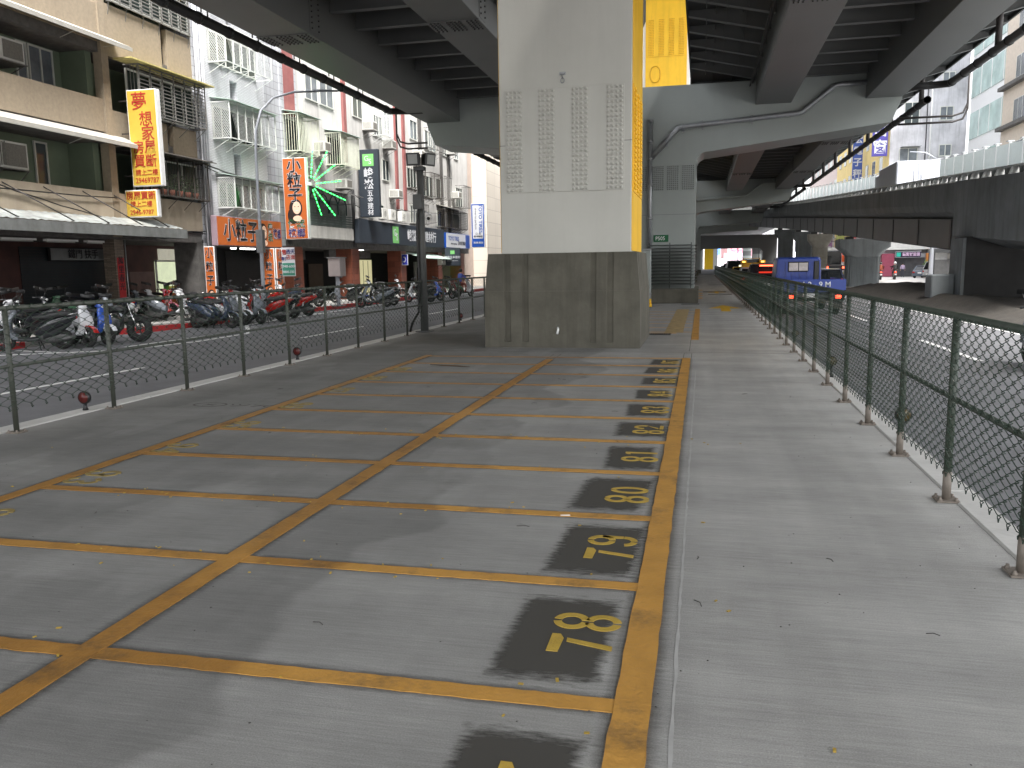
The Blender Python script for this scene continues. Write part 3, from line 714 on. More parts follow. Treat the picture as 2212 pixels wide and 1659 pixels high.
# ================================================================== crossbeam columns
def tpier(Y, label, xr=7.33, xl=-11.74, ztop=8.76, zb=6.05, ze=6.85, zex=7.72, cx0=-2.8, cx1=-.31, pipe=True, skew=0):
    t = T('bridge_column', label, 'bridge column', (-1.55, Y+1.2, 0), 'tee-shaped columns carrying the deck')
    D = 2.4; m = MB()
    # beam profile in X-Z, with haunch and rounded corners at the column
    def arc(cx, cz, r, a0, a1, n=6): return [(cx+r*math.cos(a0+(a1-a0)*i/n), cz+r*math.sin(a0+(a1-a0)*i/n)) for i in range(n+1)]
    R_ = .42
    prof = [(xl, ztop-.05), (xl, zex)] + [(xl+.35, ze)] + arc(cx0-R_, zb-R_, R_, PI/2, 0) + [(cx0, .55)] + [(cx1, .55)] + arc(cx1+R_, zb-R_, R_, PI, PI/2) + [(xr-.35, ze), (xr, zex), (xr, ztop-.05)]
    for zc in (ztop,): pass
    m.prism([(p[0], p[1]) for p in prof], Y, Y+D, 'y')
    b = m.build('tee_frame', steel2, t, bevel=.01)
    m = MB(); m.box(cx0-.28, cx1+.18, Y-.95, Y+D+.5, 0, .58); m.build('plinth', conc, t, bevel=.02)
    m = MB(); rv = MB()
    for a, bb in ((cx0+.08, cx0+.62), (cx0+.72, cx0+1.22), (cx0+1.32, cx0+1.82), (cx0+1.92, cx1-.05)):
        m.box(a, bb, Y-.02, Y-.001, 4.55, 5.6)
        for i in range(6):
            for j in range(13): rivet_front(rv, a+.05+(bb-a-.1)*i/5, Y-.02, 4.62+j*.076, .024)
    m.box(cx1+.001, cx1+.02, Y+.2, Y+D-.2, 4.5, 5.6)
    pl_ = m.build('splice_plates', steel2, t); rv.build('rivets', steel, pl_)
    # raised seam line
    MB().box(cx0+.002, cx1-.002, Y-.006, Y-.001, 3.6, 3.612).build('weld_seam', steel, t)
    if pipe:
        dp = MB(); z1 = 7.15
        dp.tube([(-2.14, Y-.14, 1.2), (-2.14, Y-.14, 7.35)], .095, 12)
        for z in (1.9, 3.4, 4.75, 5.8, 6.5, 7.3): dp.tube([(-2.14, Y-.14, z), (-2.14, Y-.14, z+.10)], .115, 12)
        dp.tube([(-2.07, Y-.16, 5.9), (-1.3, Y-.16, 6.75), (-1.05, Y-.16, 7.0), (-.95, Y-.16, 7.04), (3.5, Y-.16, 7.34), (3.7, Y-.16, 7.38), (4.85, Y-.16, 8.28), (5.05, Y-.16, 8.33), (7.0, Y-.16, 8.36)], .10, 12)
        for x, z in ((-.85, 7.04), (-.1, 7.12), (1.8, 7.24), (-1.5, 6.5)): dp.tube([(x, Y-.16, z), (x+.03, Y-.16, z)], .15, 10); dp.box(x-.02, x+.06, Y-.1, Y+.0, z-.2, z+.1)
        dp.build('drain_pipe', galv if Y < 40 else steel2, t)
    return t
p505 = tpier(34.9, 'tee-shaped grey steel column with a green number plate, drain pipe and concrete plinth')
sg = MB(); sg.box(-1.98, -1.38, 34.86, 34.897, 2.50, 2.78); grn = C8('sign green', 10, 120, 70, r=.5)
q = sg.build('number_plate', grn, p505, bevel=.01); letters('P505', .22, (-1.71, 34.855, 2.635), FY, white, q, sx=.9, off=.012)
# louvred climb guard round the column foot
cg = T('climb_guard', 'louvred metal climb guard of horizontal slats round the foot of the numbered column', 'climb guard', (-1.5, 34.5, .6))
m = MB(); gd = M('louvre grey metal', (.10, .11, .105), r=.5, m=.3, v=.15)
for k in range(13):
    z = .74+k*.13
    m.hexa([(-2.15, 34.15, z), (-.42, 34.15, z), (-.42, 34.45, z+.05), (-2.15, 34.45, z+.05), (-2.15, 34.15, z+.018), (-.42, 34.15, z+.018), (-.42, 34.45, z+.068), (-2.15, 34.45, z+.068)])
    m.hexa([(-.42, 34.15, z), (-.36, 34.25, z+.01), (-.36, 37.2, z+.01), (-.42, 37.2, z), (-.42, 34.15, z+.018), (-.22, 34.3, z+.05), (-.22, 37.2, z+.05), (-.42, 37.2, z+.03)])
m.build('slats', gd, cg)
m = MB()
for x in (-2.13, -1.3, -.44): m.box(x-.02, x+.02, 34.46, 34.5, .6, 2.45)
for y in (35.3, 36.3, 37.1): m.box(-.5, -.46, y-.02, y+.02, .6, 2.45)
m.build('frame', gd, cg)
cb_ = T('electrical_cabinet', 'tall narrow pale grey cabinet beside the climb guard behind the concrete base', 'cabinet', (-2.35, 33.6, 0))
m = MB(); m.box(-2.7, -2.0, 33.3, 33.9, .45, 2.15); m.build('body', steel2, cb_, bevel=.02); MB().box(-2.72, -1.98, 33.25, 33.95, 2.15, 2.2).build('roof', galv, cb_); m = MB(); m.box(-2.05, -1.99, 33.3, 33.9, .04, .45); m.box(-2.6, -2.5, 33.4, 33.5, 0, .45); m.build('leg', galv, cb_)
m = MB(); m.cyl((-1.9, 31.2, 0), (-1.9, 31.2, .12), .09, 10); m.cyl((-1.9, 31.2, .12), (-1.9, 31.2, .3), .06, 10)
one(m, 'yellow_bollard_stub', yellow, 'short yellow stub post at the foot of the cabinet', 'bollard')
tp3 = tpier(75, 'second tee-shaped grey steel column, beyond the numbered one', cx0=-2.9, cx1=-.6, xr=7.5)
cg2 = dup(cg, (-1.7, 74.6, .6), label='farther louvred climb guard round the second tee-shaped column')
tpier(110, 'third tee-shaped grey steel column, far down the walkway', cx0=-3.2, cx1=-.6, xr=7.6, ztop=8.3, zb=6.3, ze=6.7, pipe=False)
tpier(133, 'fourth tee-shaped grey steel column, farthest of the row', cx0=-3.2, cx1=-.3, xr=8.6, ztop=8.2, zb=6.2, ze=6.6, pipe=False)
def portal(Y, x0, x1, w, zb, zt, mat, label):
    t = T('portal_frame', label, 'portal frame', ((x0+x1)/2, Y, 0), 'portal frames far along the viaduct')
    R_ = .8
    def arc(cx, cz, r, a0, a1, n=6): return [(cx+r*math.cos(a0+(a1-a0)*i/n), cz+r*math.sin(a0+(a1-a0)*i/n)) for i in range(n+1)]
    pr = [(x0, zt), (x0, -.3), (x0+w, -.3)]+arc(x0+w+R_, zb-R_, R_, PI, PI/2)+arc(x1-w-R_, zb-R_, R_, PI/2, 0)+[(x1-w, -.3), (x1, -.3), (x1, zt)]
    MB().prism(pr, Y, Y+2.5, 'y').build('frame', mat, t)
    MB().box(x1-w+.05, x1-.05, Y-.03, Y-.001, 3.4, 4.6).build('splice_plate', steel, t)
portal(150, -2.8, 12.6, 2.4, 4.1, 6.4, steel, 'dark grey portal frame across the road, nearest of three')
portal(183, -2.6, 12.7, 2.3, 5.1, 7.2, steel2, 'pale grey portal frame, middle of three')
portal(228, -2.0, 12.7, 2.2, 6.0, 8.2, steel2, 'pale grey portal frame, farthest of three')
fd = MB(); fd.box(-12, 14, 111, 240, 8.3, 9.2); tag(fd.build('far_viaduct_deck', steel), 'continuation of the steel deck over the far portal frames', 'bridge deck')
# yellow column of the upper deck behind the crossbeam
t = T('bridge_column', 'bright yellow upper column rising behind the crossbeam, with riveted plate and oval hatch', 'bridge column', (-2.3, 53, 0))
m = MB(); m.box(-3.54, -1.10, 52, 54.4, 0, 24); m.build('column_shaft', yellow, t)
m = MB(); m.box(-3.42, -1.22, 51.97, 51.999, 13.9, 16.1); q = m.build('splice_plate', yellow, t); rv = MB()
for g0 in (-3.34, -2.74, -2.14, -1.56):
    for c in range(4):
        for r_ in range(22): rivet_front(rv, g0+c*.085, 51.97, 14.0+r_*.095, .03)
rv.build('rivets', M('rivet ochre', lin((214, 165, 20)), r=.5), q)
m = MB(); m.tube([(-2.95+.3*math.copysign(min(1, abs(math.cos(a))**.8), math.cos(a)), 51.98, 12.9+.47*math.sin(a)) for a in [k*PI/12 for k in range(24)]], .03, 6, closed=True); m.build('hatch', M('hatch rim', lin((214, 165, 20)), r=.5), t)
m = MB()
m.prism([(-1.10, 16.0), (-.92, 15.6), (-.92, 10), (-1.10, 9.4)], 52.1, 54.3, 'y'); m.prism([(-3.54, 16.0), (-3.72, 15.6), (-3.72, 10), (-3.54, 9.4)], 52.1, 54.3, 'y'); m.build('side_fin', white, t)
# ================================================================== left street: buildings
XF = -18.0
beige = M('beige pebble render', (.29, .238, .172), r=.9, v=.12, s=9, stain=.35, stc=(.2, .16, .12), bump=-.3)
beige2 = M('pale beige band', (.40, .34, .26), r=.85, v=.1, s=2, stain=.35, stc=(.25, .2, .16))
grnwall = M('green recess wall', (.15, .19, .13), r=.8, v=.15, s=1)
wtile = tile_mat('white strip tile', (.57, .58, .61), (.34, .34, .36), .24, .062, ms=.12, v=.04, stain=.12)
ctile = tile_mat('pale square tile', (.42, .43, .46), (.25, .25, .27), .33, .33, off=0, ms=.05, v=.06, stain=.2)
oldwall = M('old white render', (.54, .53, .51), r=.85, v=.08, s=2, stain=.62, stc=(.26, .25, .24))
redpil = M('faded red pilaster', (.25, .085, .08), r=.8, v=.15, s=3, stain=.3, stc=(.3, .2, .19))
granite = tile_mat('red granite cladding', (.20, .062, .038), (.08, .03, .02), .6, .33, ms=.02, v=.18, r=.3, stain=.1)
brickp = tile_mat('brown split brick', (.16, .125, .095), (.06, .05, .045), .3, .05, ms=.15, v=.3, stain=.2)
grime = M('grimy slab edge', (.11, .105, .10), r=.9, v=.3, s=4)
towerst = tile_mat('beige stone cladding', (.62, .57, .50), (.42, .38, .34), 2.6, 1.05, off=0, ms=.02, v=.03, r=.6, stain=.05)
towerpk = M('pinkish beige render', (.52, .42, .36), r=.8, v=.06)
cagew = M('white cage bars', (.66, .68, .66), r=.5, v=.1, s=8)
cageg = M('grey cage bars', (.17, .165, .155), r=.6, v=.3, s=8)
cagek = M('dark rusty cage bars', (.06, .052, .045), r=.7, v=.3, s=8)
cream = M('cream painted bars', (.66, .68, .56), r=.5, v=.08, s=8)
palegrn = M('pale green plastic awning', (.45, .56, .50), r=.6, v=.1, s=3)
alu = M('aluminium window frame', (.55, .56, .52), r=.35, v=.05)
acw = M('air conditioner shell', (.66, .66, .62), r=.5, v=.08, s=6, stain=.25, stc=(.3, .27, .22))
acg = M('air conditioner grille', (.20, .19, .17), r=.6, v=.2, s=20)
shut = M('dark roller shutter', (.02, .023, .026), r=.5, v=.2, s=5)
dimglass = M('dim greenish glass', (.035, .05, .045), r=.12, v=.6, s=1.6)
curt = M('window curtain behind glass', (.16, .18, .20), r=.25, v=.35, s=1.2)

def window(par, x, y0, y1, z0, z1, n=2, fm=alu, gm=None, nx=1):
    """window facing +X: frame, panes"""
    m = MB(); f = .05
    m.box(x, x+.06, y0, y1, z0, z0+f); m.box(x, x+.06, y0, y1, z1-f, z1)
    for i in range(n+1):
        yy = y0+(y1-y0-f)*i/n; m.box(x, x+.055, yy, yy+f, z0+f, z1-f)
    w = m.build('window', fm, par); MB().box(x+.01, x+.025, y0+f, y1-f, z0+f, z1-f).build('pane', gm or random.choice([glass, glass, curt]), w); return w
def cage(par, y0, y1, z0, z1, d, mat, style, x=XF, awn=None, win=True, side='diamond', npan=5):
    """projecting security cage with brackets"""
    m = MB(); X1 = x+d; b = .035
    for zz in (z0, z1-b):
        m.box(x, X1, y0, y0+b, zz, zz+b); m.box(x, X1, y1-b, y1, zz, zz+b); m.box(X1-b, X1, y0+b, y1-b, zz, zz+b)
    for yy in (y0, y1-b): m.box(X1-b, X1, yy, yy+b, z0+b, z1-b)
    for i in range(1, npan): yy = y0+(y1-y0)*i/npan; m.box(X1-b, X1-.002, yy-.015, yy+.015, z0+b, z1-b)
    r = .009
    if style == 'v':
        n = int((y1-y0)/.13)
        for i in range(1, n): yy = y0+(y1-y0)*i/n; m.bar((X1-.02, yy, z0+b), (X1-.02, yy, z1-b), .028, .02)
    if style == 'thinv':
        n = int((y1-y0)/.09)
        for i in range(1, n): yy = y0+(y1-y0)*i/n; m.tube([(X1-.02, yy, z0+b), (X1-.02, yy, z1-b)], .008, 4)
    if style == 'diag':
        n = int((y1-y0)/.085); H_ = z1-z0-2*b
        for i in range(-6, n):
            a = y0+i*.085; c = a+H_*.42
            p, q = (a, z0+b), (c, z1-b)
            if p[0] < y0: t_ = (y0-a)/(c-a); p = (y0, z0+b+H_*t_)
            if q[0] > y1: t_ = (y1-a)/(c-a); q = (y1, z0+b+H_*t_)
            if q[1]-p[1] > .05: m.tube([(X1-.02, q[0], p[1]), (X1-.02, p[0], q[1])], .007, 3)
    if style == 'h':
        n = int((z1-z0)/.11)
        for i in range(1, n): zz = z0+(z1-z0)*i/n; m.bar((X1-.02, y0+b, zz), (X1-.02, y1-b, zz), .02, .026)
    if style == 'grid':
        for i in range(1, int((y1-y0)/.12)): yy = y0+i*.12; m.tube([(X1-.02, yy, z0+b), (X1-.02, yy, z1-b)], .009, 3)
        for i in range(1, int((z1-z0)/.12)): zz = z0+i*.12; m.tube([(X1-.02, y0, zz), (X1-.02, y1, zz)], .009, 3)
    if style == 'solid':
        m.box(X1-.03, X1-.015, y0+b, y1-b, z0+b, z0+(z1-z0)*.92)
    if side == 'diamond':
        n = 7; H_ = z1-z0
        for s_ in (1, -1):
            for i in range(-n, n+int(H_/d*n)):
                a0 = i*d/n*1.0
                pts = []
                for t_ in range(0, 41):
                    xx = t_/40*d; zz = a0+xx*1.4*s_+(0 if s_ > 0 else d*1.4)
                    if 0 <= zz <= H_: pts.append((x+xx, y0+.01, z0+zz))
                if len(pts) > 2: m.tube([pts[0], pts[-1]], .009, 3)
    else:
        for i in range(1, int(d/.12)+1): m.tube([(x+i*.12, y0+.01, z0), (x+i*.12, y0+.01, z1)], .011, 4)
    # floor and brackets
    n = max(3, int((y1-y0)/.75))
    for i in range(n+1):
        yy = y0+.03+(y1-y0-.06)*i/n; m.tube([(X1-.05, yy, z0), (x, yy, z0-.38)], .012, 4); m.tube([(x, yy, z0-.01), (X1, yy, z0-.01)], .012, 4)
    c = m.build('window_cage', mat, par)
    if awn:
        a = MB(); e = .12
        a.hexa([(x, y0-.05, z1+.16), (X1+e, y0-.05, z1+.01), (X1+e, y1+.1, z1+.01), (x, y1+.1, z1+.16), (x, y0-.05, z1+.19), (X1+e, y0-.05, z1+.03), (X1+e, y1+.1, z1+.03), (x, y1+.1, z1+.19)])
        a.build('awning', awn, par)
    if win: window(par, x+.005, y0+.04, y1-.04, z0+.05, z1-.1, npan, gm=dimglass)
    return c
def aircon(x, y0, z0, w=.62, h=.42, d=.62, label='', shelf=True, out=False, mat=None):
    """air conditioner on a facade facing +X: back at x"""
    t = T('air_conditioner', label, 'air conditioner', (x, y0+w/2, z0), 'air conditioners on the left facades')
    if out:   # split condenser with round fan
        m = B(x+.05, x+.35, y0, y0+w, z0, z0+h); m.build('shell', mat or acw, t, bevel=.015)
        m = MB()
        for r_ in (.04, .08, .12, .15): m.tube([(x+.352, y0+w*.42+r_*math.cos(a*PI/8), z0+h/2+r_*math.sin(a*PI/8)) for a in range(16)], .006, 4, closed=True)
        m.build('fan_grille', acg, t)
    else:
        B(x, x+d, y0, y0+w, z0, z0+h).build('shell', mat or acw, t, bevel=.015)
        m = MB()
        m.box(x+d+.001, x+d+.006, y0+.12, y0+w-.06, z0+.06, z0+h-.06)
        for i in range(7): m.box(x+.08+i*.07, x+.12+i*.07, y0-.006, y0-.001, z0+.05, z0+h-.05)
        m.build('grille', acg, t)
    if shelf:
        m = MB(); m.box(x, x+d+.05, y0-.03, y0+w+.03, z0-.04, z0-.015)
        for yy in (y0+.03, y0+w-.03): m.tube([(x, yy, z0-.35), (x+d, yy, z0-.04)], .014, 4)
        m.build('bracket', cageg, t)
    return t
def face(m, y0, y1, z0, z1, d=.25, x=XF): m.box(x-d, x, y0, y1, z0, z1)

# ---- B1: beige building, two bays
b1 = T('apartment_building', 'beige rendered apartment block with green recessed walls and rusty cages, nearest on the left', 'building', (-20, 18, 0))
YL0, YM, YR = 4, 22.72, 27.3
m = MB()
for z0, z1 in ((2.98, 4.06), (5.88, 6.86), (8.55, 9.65), (11.3, 12.3)): face(m, YL0, YM-.15, z0, z1, .2)
for z0, z1 in ((5.55, 6.60), (8.22, 9.78), (11.3, 12.5)):
    face(m, YM+.15, 25.62, z0, z1, .2); face(m, 25.95, YR, z0, z1, .2); m.box(XF-.45, XF-.3, 25.6, 25.97, z0, z1)
face(m, YM-.15, YM+.15, 2.7, 14, .3, XF+.06); m.build('parapet_band', beige, b1)
m = MB(); face(m, YM+.15, YR, 3.02, 4.06, .22, XF+.02); face(m, YL0, YM-.15, 2.96, 4.07, .04, XF+.045); m.build('lower_band', beige2, b1)
m = MB()
for z in (2.62, 5.55, 8.25, 11.0): m.box(-24, XF-.05, YL0, YR, z, z+.34)
m.build('floor_slab', grime, b1)
m = MB(); m.box(-19.4, -19.2, YL0, YM, 2.9, 14); m.box(-19.2, XF-.3, 22.3, YM-.16, 2.9, 14); m.box(-19.4, -19.2, YM, YR, 2.9, 14); m.build('recess_wall', grnwall, b1)
m = MB(); m.box(-26, -24, YL0, YR, 0, 16); m.box(-24, XF, YL0, YR, 13.6, 14.2); m.build('rear_wall', beige, b1)
for (y0, y1, z0, z1, n, g_) in ((20.55, 20.95, 6.95, 8.2, 1, curt), (21.0, 21.95, 6.9, 8.2, 2, curt), (18.2, 19.2, 6.9, 8.1, 2, glass), (20.9, 21.4, 4.12, 5.45, 1, glass), (18.3, 19.2, 4.2, 5.4, 2, glass), (15.5, 17.3, 4.2, 5.4, 3, glass), (15.3, 17, 6.9, 8.1, 3, glass), (20, 22, 9.9, 11, 3, glass)):
    window(b1, -19.18, y0, y1, z0, z1, n, gm=g_)
# thin white sheet awnings over the left balconies
awm = M('weathered white awning', (.40, .39, .355), r=.6, v=.1, s=3, stain=.3, stc=(.4, .34, .26))
for z, ye in ((8.62, 23.3), (5.68, 23.5)):
    m = MB(); m.hexa([(XF, YL0, z+.12), (XF+.62, YL0, z-.17), (XF+.62, ye, z-.17), (XF, ye-.1, z+.12), (XF, YL0, z+.15), (XF+.62, YL0, z-.13), (XF+.62, ye, z-.13), (XF, ye-.1, z+.15)])
    m.box(XF+.60, XF+.625, YL0, ye, z-.25, z-.13)
    m.tube([(XF, ye-.6, z-.2), (XF+.6, ye-.6, z-.18)], .012, 4); m.tube([(XF, 21, z-.35), (XF+.6, 21, z-.18)], .012, 4)
    m.build('awning', awm, b1)
cage(b1, 23.6, YR-.1, 6.62, 8.12, .55, cageg, 'h', side='v', npan=6)
cage(b1, 23.05, YR-.1, 9.85, 11.2, .12, cageg, 'h', side='v', npan=8)
cage(b1, 23.6, YR-.15, 4.1, 5.45, .5, cagek, 'thinv', side='v', npan=4)
m = MB(); m.box(XF+.1, XF+.75, YM+.3, YR+.2, 8.13, 8.17); m.build('cage_roof', M('yellowed sheet', (.5, .43, .16), r=.7, v=.3, s=8), b1)
m = MB(); m.hexa([(XF, 23.4, 5.62), (XF+.7, 23.4, 5.44), (XF+.7, YR+.1, 5.44), (XF, YR+.1, 5.62), (XF, 23.4, 5.65), (XF+.7, 23.4, 5.47), (XF+.7, YR+.1, 5.47), (XF, YR+.1, 5.65)]); m.build('cage_roof', cagek, b1)
# potted plants in the first-floor cage
pot = M('clay pot', (.24, .08, .05), r=.8, v=.2); leafm = M('pot plant leaves', (.06, .12, .045), r=.6, v=.4, s=20)
for i in range(7):
    y = 23.9+i*.45; t = T('potted_plant', 'potted plant %s in the rusty cage above the beige band' % ['nearest the yellow signs', 'second from the yellow signs', 'third from the yellow signs', 'in the middle of the row', 'third from the white drain pipe', 'second from the white drain pipe', 'nearest the white drain pipe'][i], 'plant', (XF+.28, y, 4.14), 'potted plants in the rusty cage')
    MB().tube([(XF+.28, y, 4.14), (XF+.28, y, 4.34)], [.08, .11], 8).build('pot', pot, t)
    m = MB()
    for _ in range(70):
        a, b_, h_ = random.uniform(0, 6.3), random.random(), random.uniform(.05, .55)
        c = Vector((XF+.28+math.cos(a)*.16*b_, y+math.sin(a)*.26*b_, 4.32+h_)); u = Vector((random.gauss(0, 1), random.gauss(0, 1), random.gauss(0, .6))).normalized()*.045; w = u.orthogonal().normalized()*.02
        m.add([c-u, c+w, c+u, c-w], [(0, 1, 2, 3)])
    for _ in range(4): m.tube([(XF+.28, y, 4.33), (XF+.28+random.uniform(-.1, .1), y+random.uniform(-.15, .15), 4.8)], .006, 3)
    m.build('foliage', leafm, t)
aircon(-19.0, 18.95, 7.25, .85, .58, .85, 'large window air conditioner under the upper white awning', mat=acw)
aircon(-18.75, 18.9, 4.45, .95, .72, .35, 'big cream air conditioner beside the green wall under the lower white awning')
# ground-floor arcade
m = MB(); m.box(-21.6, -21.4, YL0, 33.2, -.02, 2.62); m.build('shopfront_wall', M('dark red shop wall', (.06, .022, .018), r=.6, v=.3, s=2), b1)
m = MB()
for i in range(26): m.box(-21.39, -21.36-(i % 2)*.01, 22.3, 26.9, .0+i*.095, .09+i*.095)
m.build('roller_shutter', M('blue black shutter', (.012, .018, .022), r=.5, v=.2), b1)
B(XF-.42, XF, YM-.2, YM+.22, -.02, 2.62).build('brick_pillar', brickp, b1); B(XF-.42, XF, 16.5, 16.9, -.02, 2.62).build('brick_pillar', brickp, b1)
MB().cyl((XF+.03, YM+.26, 0), (XF+.03, YM+.26, 2.62), .02, 6).build('conduit', galv, b1)
pill = B(XF-1.0, XF-.02, YR-.35, YR+.1, -.02, 2.62); pill.build('corner_pillar', grime, b1)
# corrugated canopy
can = T('corrugated_canopy', 'rusty corrugated sheet canopy over the dark shop, with diagonal stay rods', 'canopy', (XF+.5, 18, 2.9))
m = MB(); rings = []
N = 150
vs = []
for i in range(N+1):
    y = 4+(24.6-4)*i/N; w = .02*math.sin(i*PI)
    vs += [(XF+.02, y, 3.30+(.022 if i % 2 else 0)), (XF+1.15, y, 2.98+(.022 if i % 2 else 0)+random.uniform(-.01, .01))]
m.add(vs, [(2*i, 2*i+1, 2*i+3, 2*i+2) for i in range(N)]); m.build('corrugated_sheet', M('rusty galvanised sheet', (.30, .32, .31), r=.55, m=.2, v=.35, s=3, stain=.5, stc=(.13, .09, .07)), can)
m = MB(); m.box(XF+1.10, XF+1.17, 4, 24.65, 2.68, 2.97); m.box(XF, XF+1.1, 24.58, 24.64, 2.68, 2.97); m.build('fascia_board', M('grey gutter board', (.22, .23, .225), r=.6, v=.2, s=3, stain=.4, stc=(.08, .07, .06)), can)
for y in (15, 17.5, 19.4, 20.8, 22.3, 23.6): MB().tube([(XF+.03, y-1.0, 4.0), (XF+1.05, y+.3, 3.02)], .018, 5).build('stay_rod', darkmetal, can)
for i, y in enumerate((16.6, 18.6, 20.2, 21.8)):
    t = T('strip_light', 'unlit fluorescent strip light under the canopy, %s from the camera' % ['nearest', 'second', 'third', 'fourth'][i], 'strip light', (XF-.4, y, 2.5), 'unlit strip lights under the canopy')
    B(XF-.5, XF-.34, y, y+1.2, 2.52, 2.58).build('fitting', white, t); MB().cyl((XF-.42, y+.05, 2.50), (XF-.42, y+1.15, 2.50), .016, 6).build('tube', M('unlit tube', (.5, .5, .48), r=.3), t)
# ground-floor details
def signbox(name, label, x0, x1, y0, y1, z0, z1, facem, side='-y', body=white, cat='sign', group=None, bevel=.01):
    """light-box sign; face panel on the given side"""
    t = T(name, label, cat, ((x0+x1)/2, (y0+y1)/2, z0), group)
    B(x0, x1, y0, y1, z0, z1).build('frame', body, t, bevel=bevel); f = .03
    if side == '-y': p = B(x0+f, x1-f, y0-.008, y0-.001, z0+f, z1-f).build('face', facem, t); bk = B(x0+f, x1-f, y1+.001, y1+.008, z0+f, z1-f).build('face', facem, t)
    else: p = B(x1+.001, x1+.008, y0+f, y1-f, z0+f, z1-f).build('face', facem, t)
    return t, p
sy = C8('sign yellow', 244, 204, 84, r=.4, v=.08, s=2); sred = C8('sign red lettering', 205, 62, 50, r=.5, v=0)
so_ = C8('sign orange', 240, 128, 62, r=.4, v=.04, s=2); sk = C8('sign black lettering', 18, 22, 36, r=.5, v=0); sgr = C8('sign green lettering', 30, 112, 60, r=.5, v=0); sbl = C8('sign navy lettering', 34, 40, 130, r=.5, v=0)
sslate = C8('slate sign panel', 48, 55, 64, r=.5, v=.06, s=3, stain=.15, stc=(.03, .035, .04)); wh2 = M('sign white', (.58, .59, .62), r=.5, v=0); logo = C8('logo green', 120, 190, 110, r=.5, v=0)
skin_ = C8('portrait skin', 236, 196, 172, r=.6, v=0); hair_ = C8('portrait hair', 38, 26, 26, r=.6, v=0)
t, f = signbox('projecting_sign', 'tall yellow projecting sign with red characters and a white side', -17.66, -16.62, 23.2, 23.42, 4.28, 7.22, sy)
yy = 23.185
for ch, z, xx, sz in (('夢', 6.83, -17.22, .50), ('想', 6.30, -17.02, .42), ('家', 5.86, -16.98, .42)): letters(ch, sz*1.15, (xx, yy, z), FY, sred, f, off=.01)
letters('房屋', .42, (-17.14, yy, 5.45), FY, sred, f, off=.02, sx=.98); letters('買斷', .42, (-17.14, yy, 5.03), FY, sred, f, off=.015, sx=.98)
letters('請上二樓', .20, (-17.12, yy, 4.69), FY, sred, f, off=.01); letters('29469787', .23, (-17.12, yy, 4.45), FY, sred, f, sx=.92, off=.008)
t, f = signbox('projecting_sign', 'small square yellow sign with red characters below the tall yellow one', -18.0, -16.85, 23.22, 23.40, 3.32, 4.17, sy)
letters('房屋買斷', .265, (-17.42, 23.205, 3.98), FY, sred, f, off=.022); letters('請上二樓', .2, (-17.42, 23.205, 3.72), FY, sred, f, off=.01); letters('2946-9787', .2, (-17.42, 23.205, 3.47), FY, sred, f, sx=1.0, off=.008)
m = MB(); 
for z in (4.6, 5.4, 6.9, 3.6): m.box(XF, -17.6, 23.27, 23.31, z, z+.04)
m.box(XF+.02, XF+.5, 23.27, 23.31, 5.9, 5.94); m.box(XF+.46, XF+.5, 23.27, 23.31, 5.4, 5.94); one(m, 'sign_bracket', darkmetal, 'dark angle-iron bracket carrying the yellow signs', 'bracket')
# shop sign in the dark arcade, couplet banners
t, f = signbox('shop_sign', 'white board with dark characters deep inside the dark arcade', -21.3, -21.2, 23.4, 26.0, 2.0, 2.45, M('dim white board', (.2, .21, .21), r=.6), '+x', body=dark)
letters('鐵門 扶手', .34, (-21.17, 24.9, 2.22), FX, sk, f, off=.02)
bann = C8('red paper banner', 168, 44, 48, r=.8, v=.15)
t = T('banner', 'red paper couplet banner with black characters on the brown brick pillar', 'banner', (XF+.01, YM, .9)); p = B(XF+.004, XF+.012, YM-.13, YM+.17, .75, 2.05).build('paper', bann, t); letters('萬\n里\n春\n光', .26, (XF+.016, YM+.02, 1.53), FX, sk, p, off=.015, ls=1.05)
t = T('banner', 'dark red painted column strip with faint characters behind the brick pillar', 'banner', (-20.8, 25.9, .1)); p = B(-20.8, -20.75, 25.6, 26.3, .0, 2.5).build('panel', C8('dark red panel', 70, 24, 22, v=.2), t); letters('花\n開\n富\n貴', .3, (-20.74, 25.95, 1.2), FX, sk, p, ls=1.1)
# lit betel shop in bay 2
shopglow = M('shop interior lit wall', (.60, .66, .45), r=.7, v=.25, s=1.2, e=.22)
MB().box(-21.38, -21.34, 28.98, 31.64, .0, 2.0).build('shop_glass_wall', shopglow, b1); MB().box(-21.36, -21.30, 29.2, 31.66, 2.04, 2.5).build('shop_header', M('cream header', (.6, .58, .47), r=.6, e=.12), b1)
letters('9', .3, (-21.29, 30.9, 2.27), FX, C8('bronze', 130, 110, 70), b1, 'number_nine')
m = MB(); m.box(-21.30, -21.26, 28.9, 28.98, 0, 2.04); m.box(-21.30, -21.26, 30.95, 31.03, 0, 2.04); m.box(-21.3, -21.26, 28.9, 31.66, 1.98, 2.05); m.build('shop_frame', alu, b1)
MB().box(-21.2, -20.9, 29.05, 30.85, 0, .72).build('counter', so_, b1); MB().box(-21.29, -21.25, 31.15, 31.55, .6, 1.5).build('poster', wh2, b1)
MB().box(-21.32, -21.28, 27.35, 28.8, 0, 1.6).build('brown_door', M('brown pink door', (.16, .10, .09), r=.6, v=.2), b1)
letters('小粒子', .3, (-20.88, 29.95, .45), FX, wh2, b1, 'counter_lettering', off=.03)
m = MB(); gl = T('shop_goods', 'yellow and green goods piled behind the lit shop window', 'goods', (-21.1, 30, .8))
for i in range(9): y = 29.2+i*.17; h = random.uniform(.1, .4); B(-21.2, -21.05, y, y+.14, .76, .76+h).build('box', random.choice([C8('good a', 220, 200, 60), C8('good b', 90, 150, 60), C8('good c', 230, 226, 200), C8('good d', 120, 90, 50)]), gl)
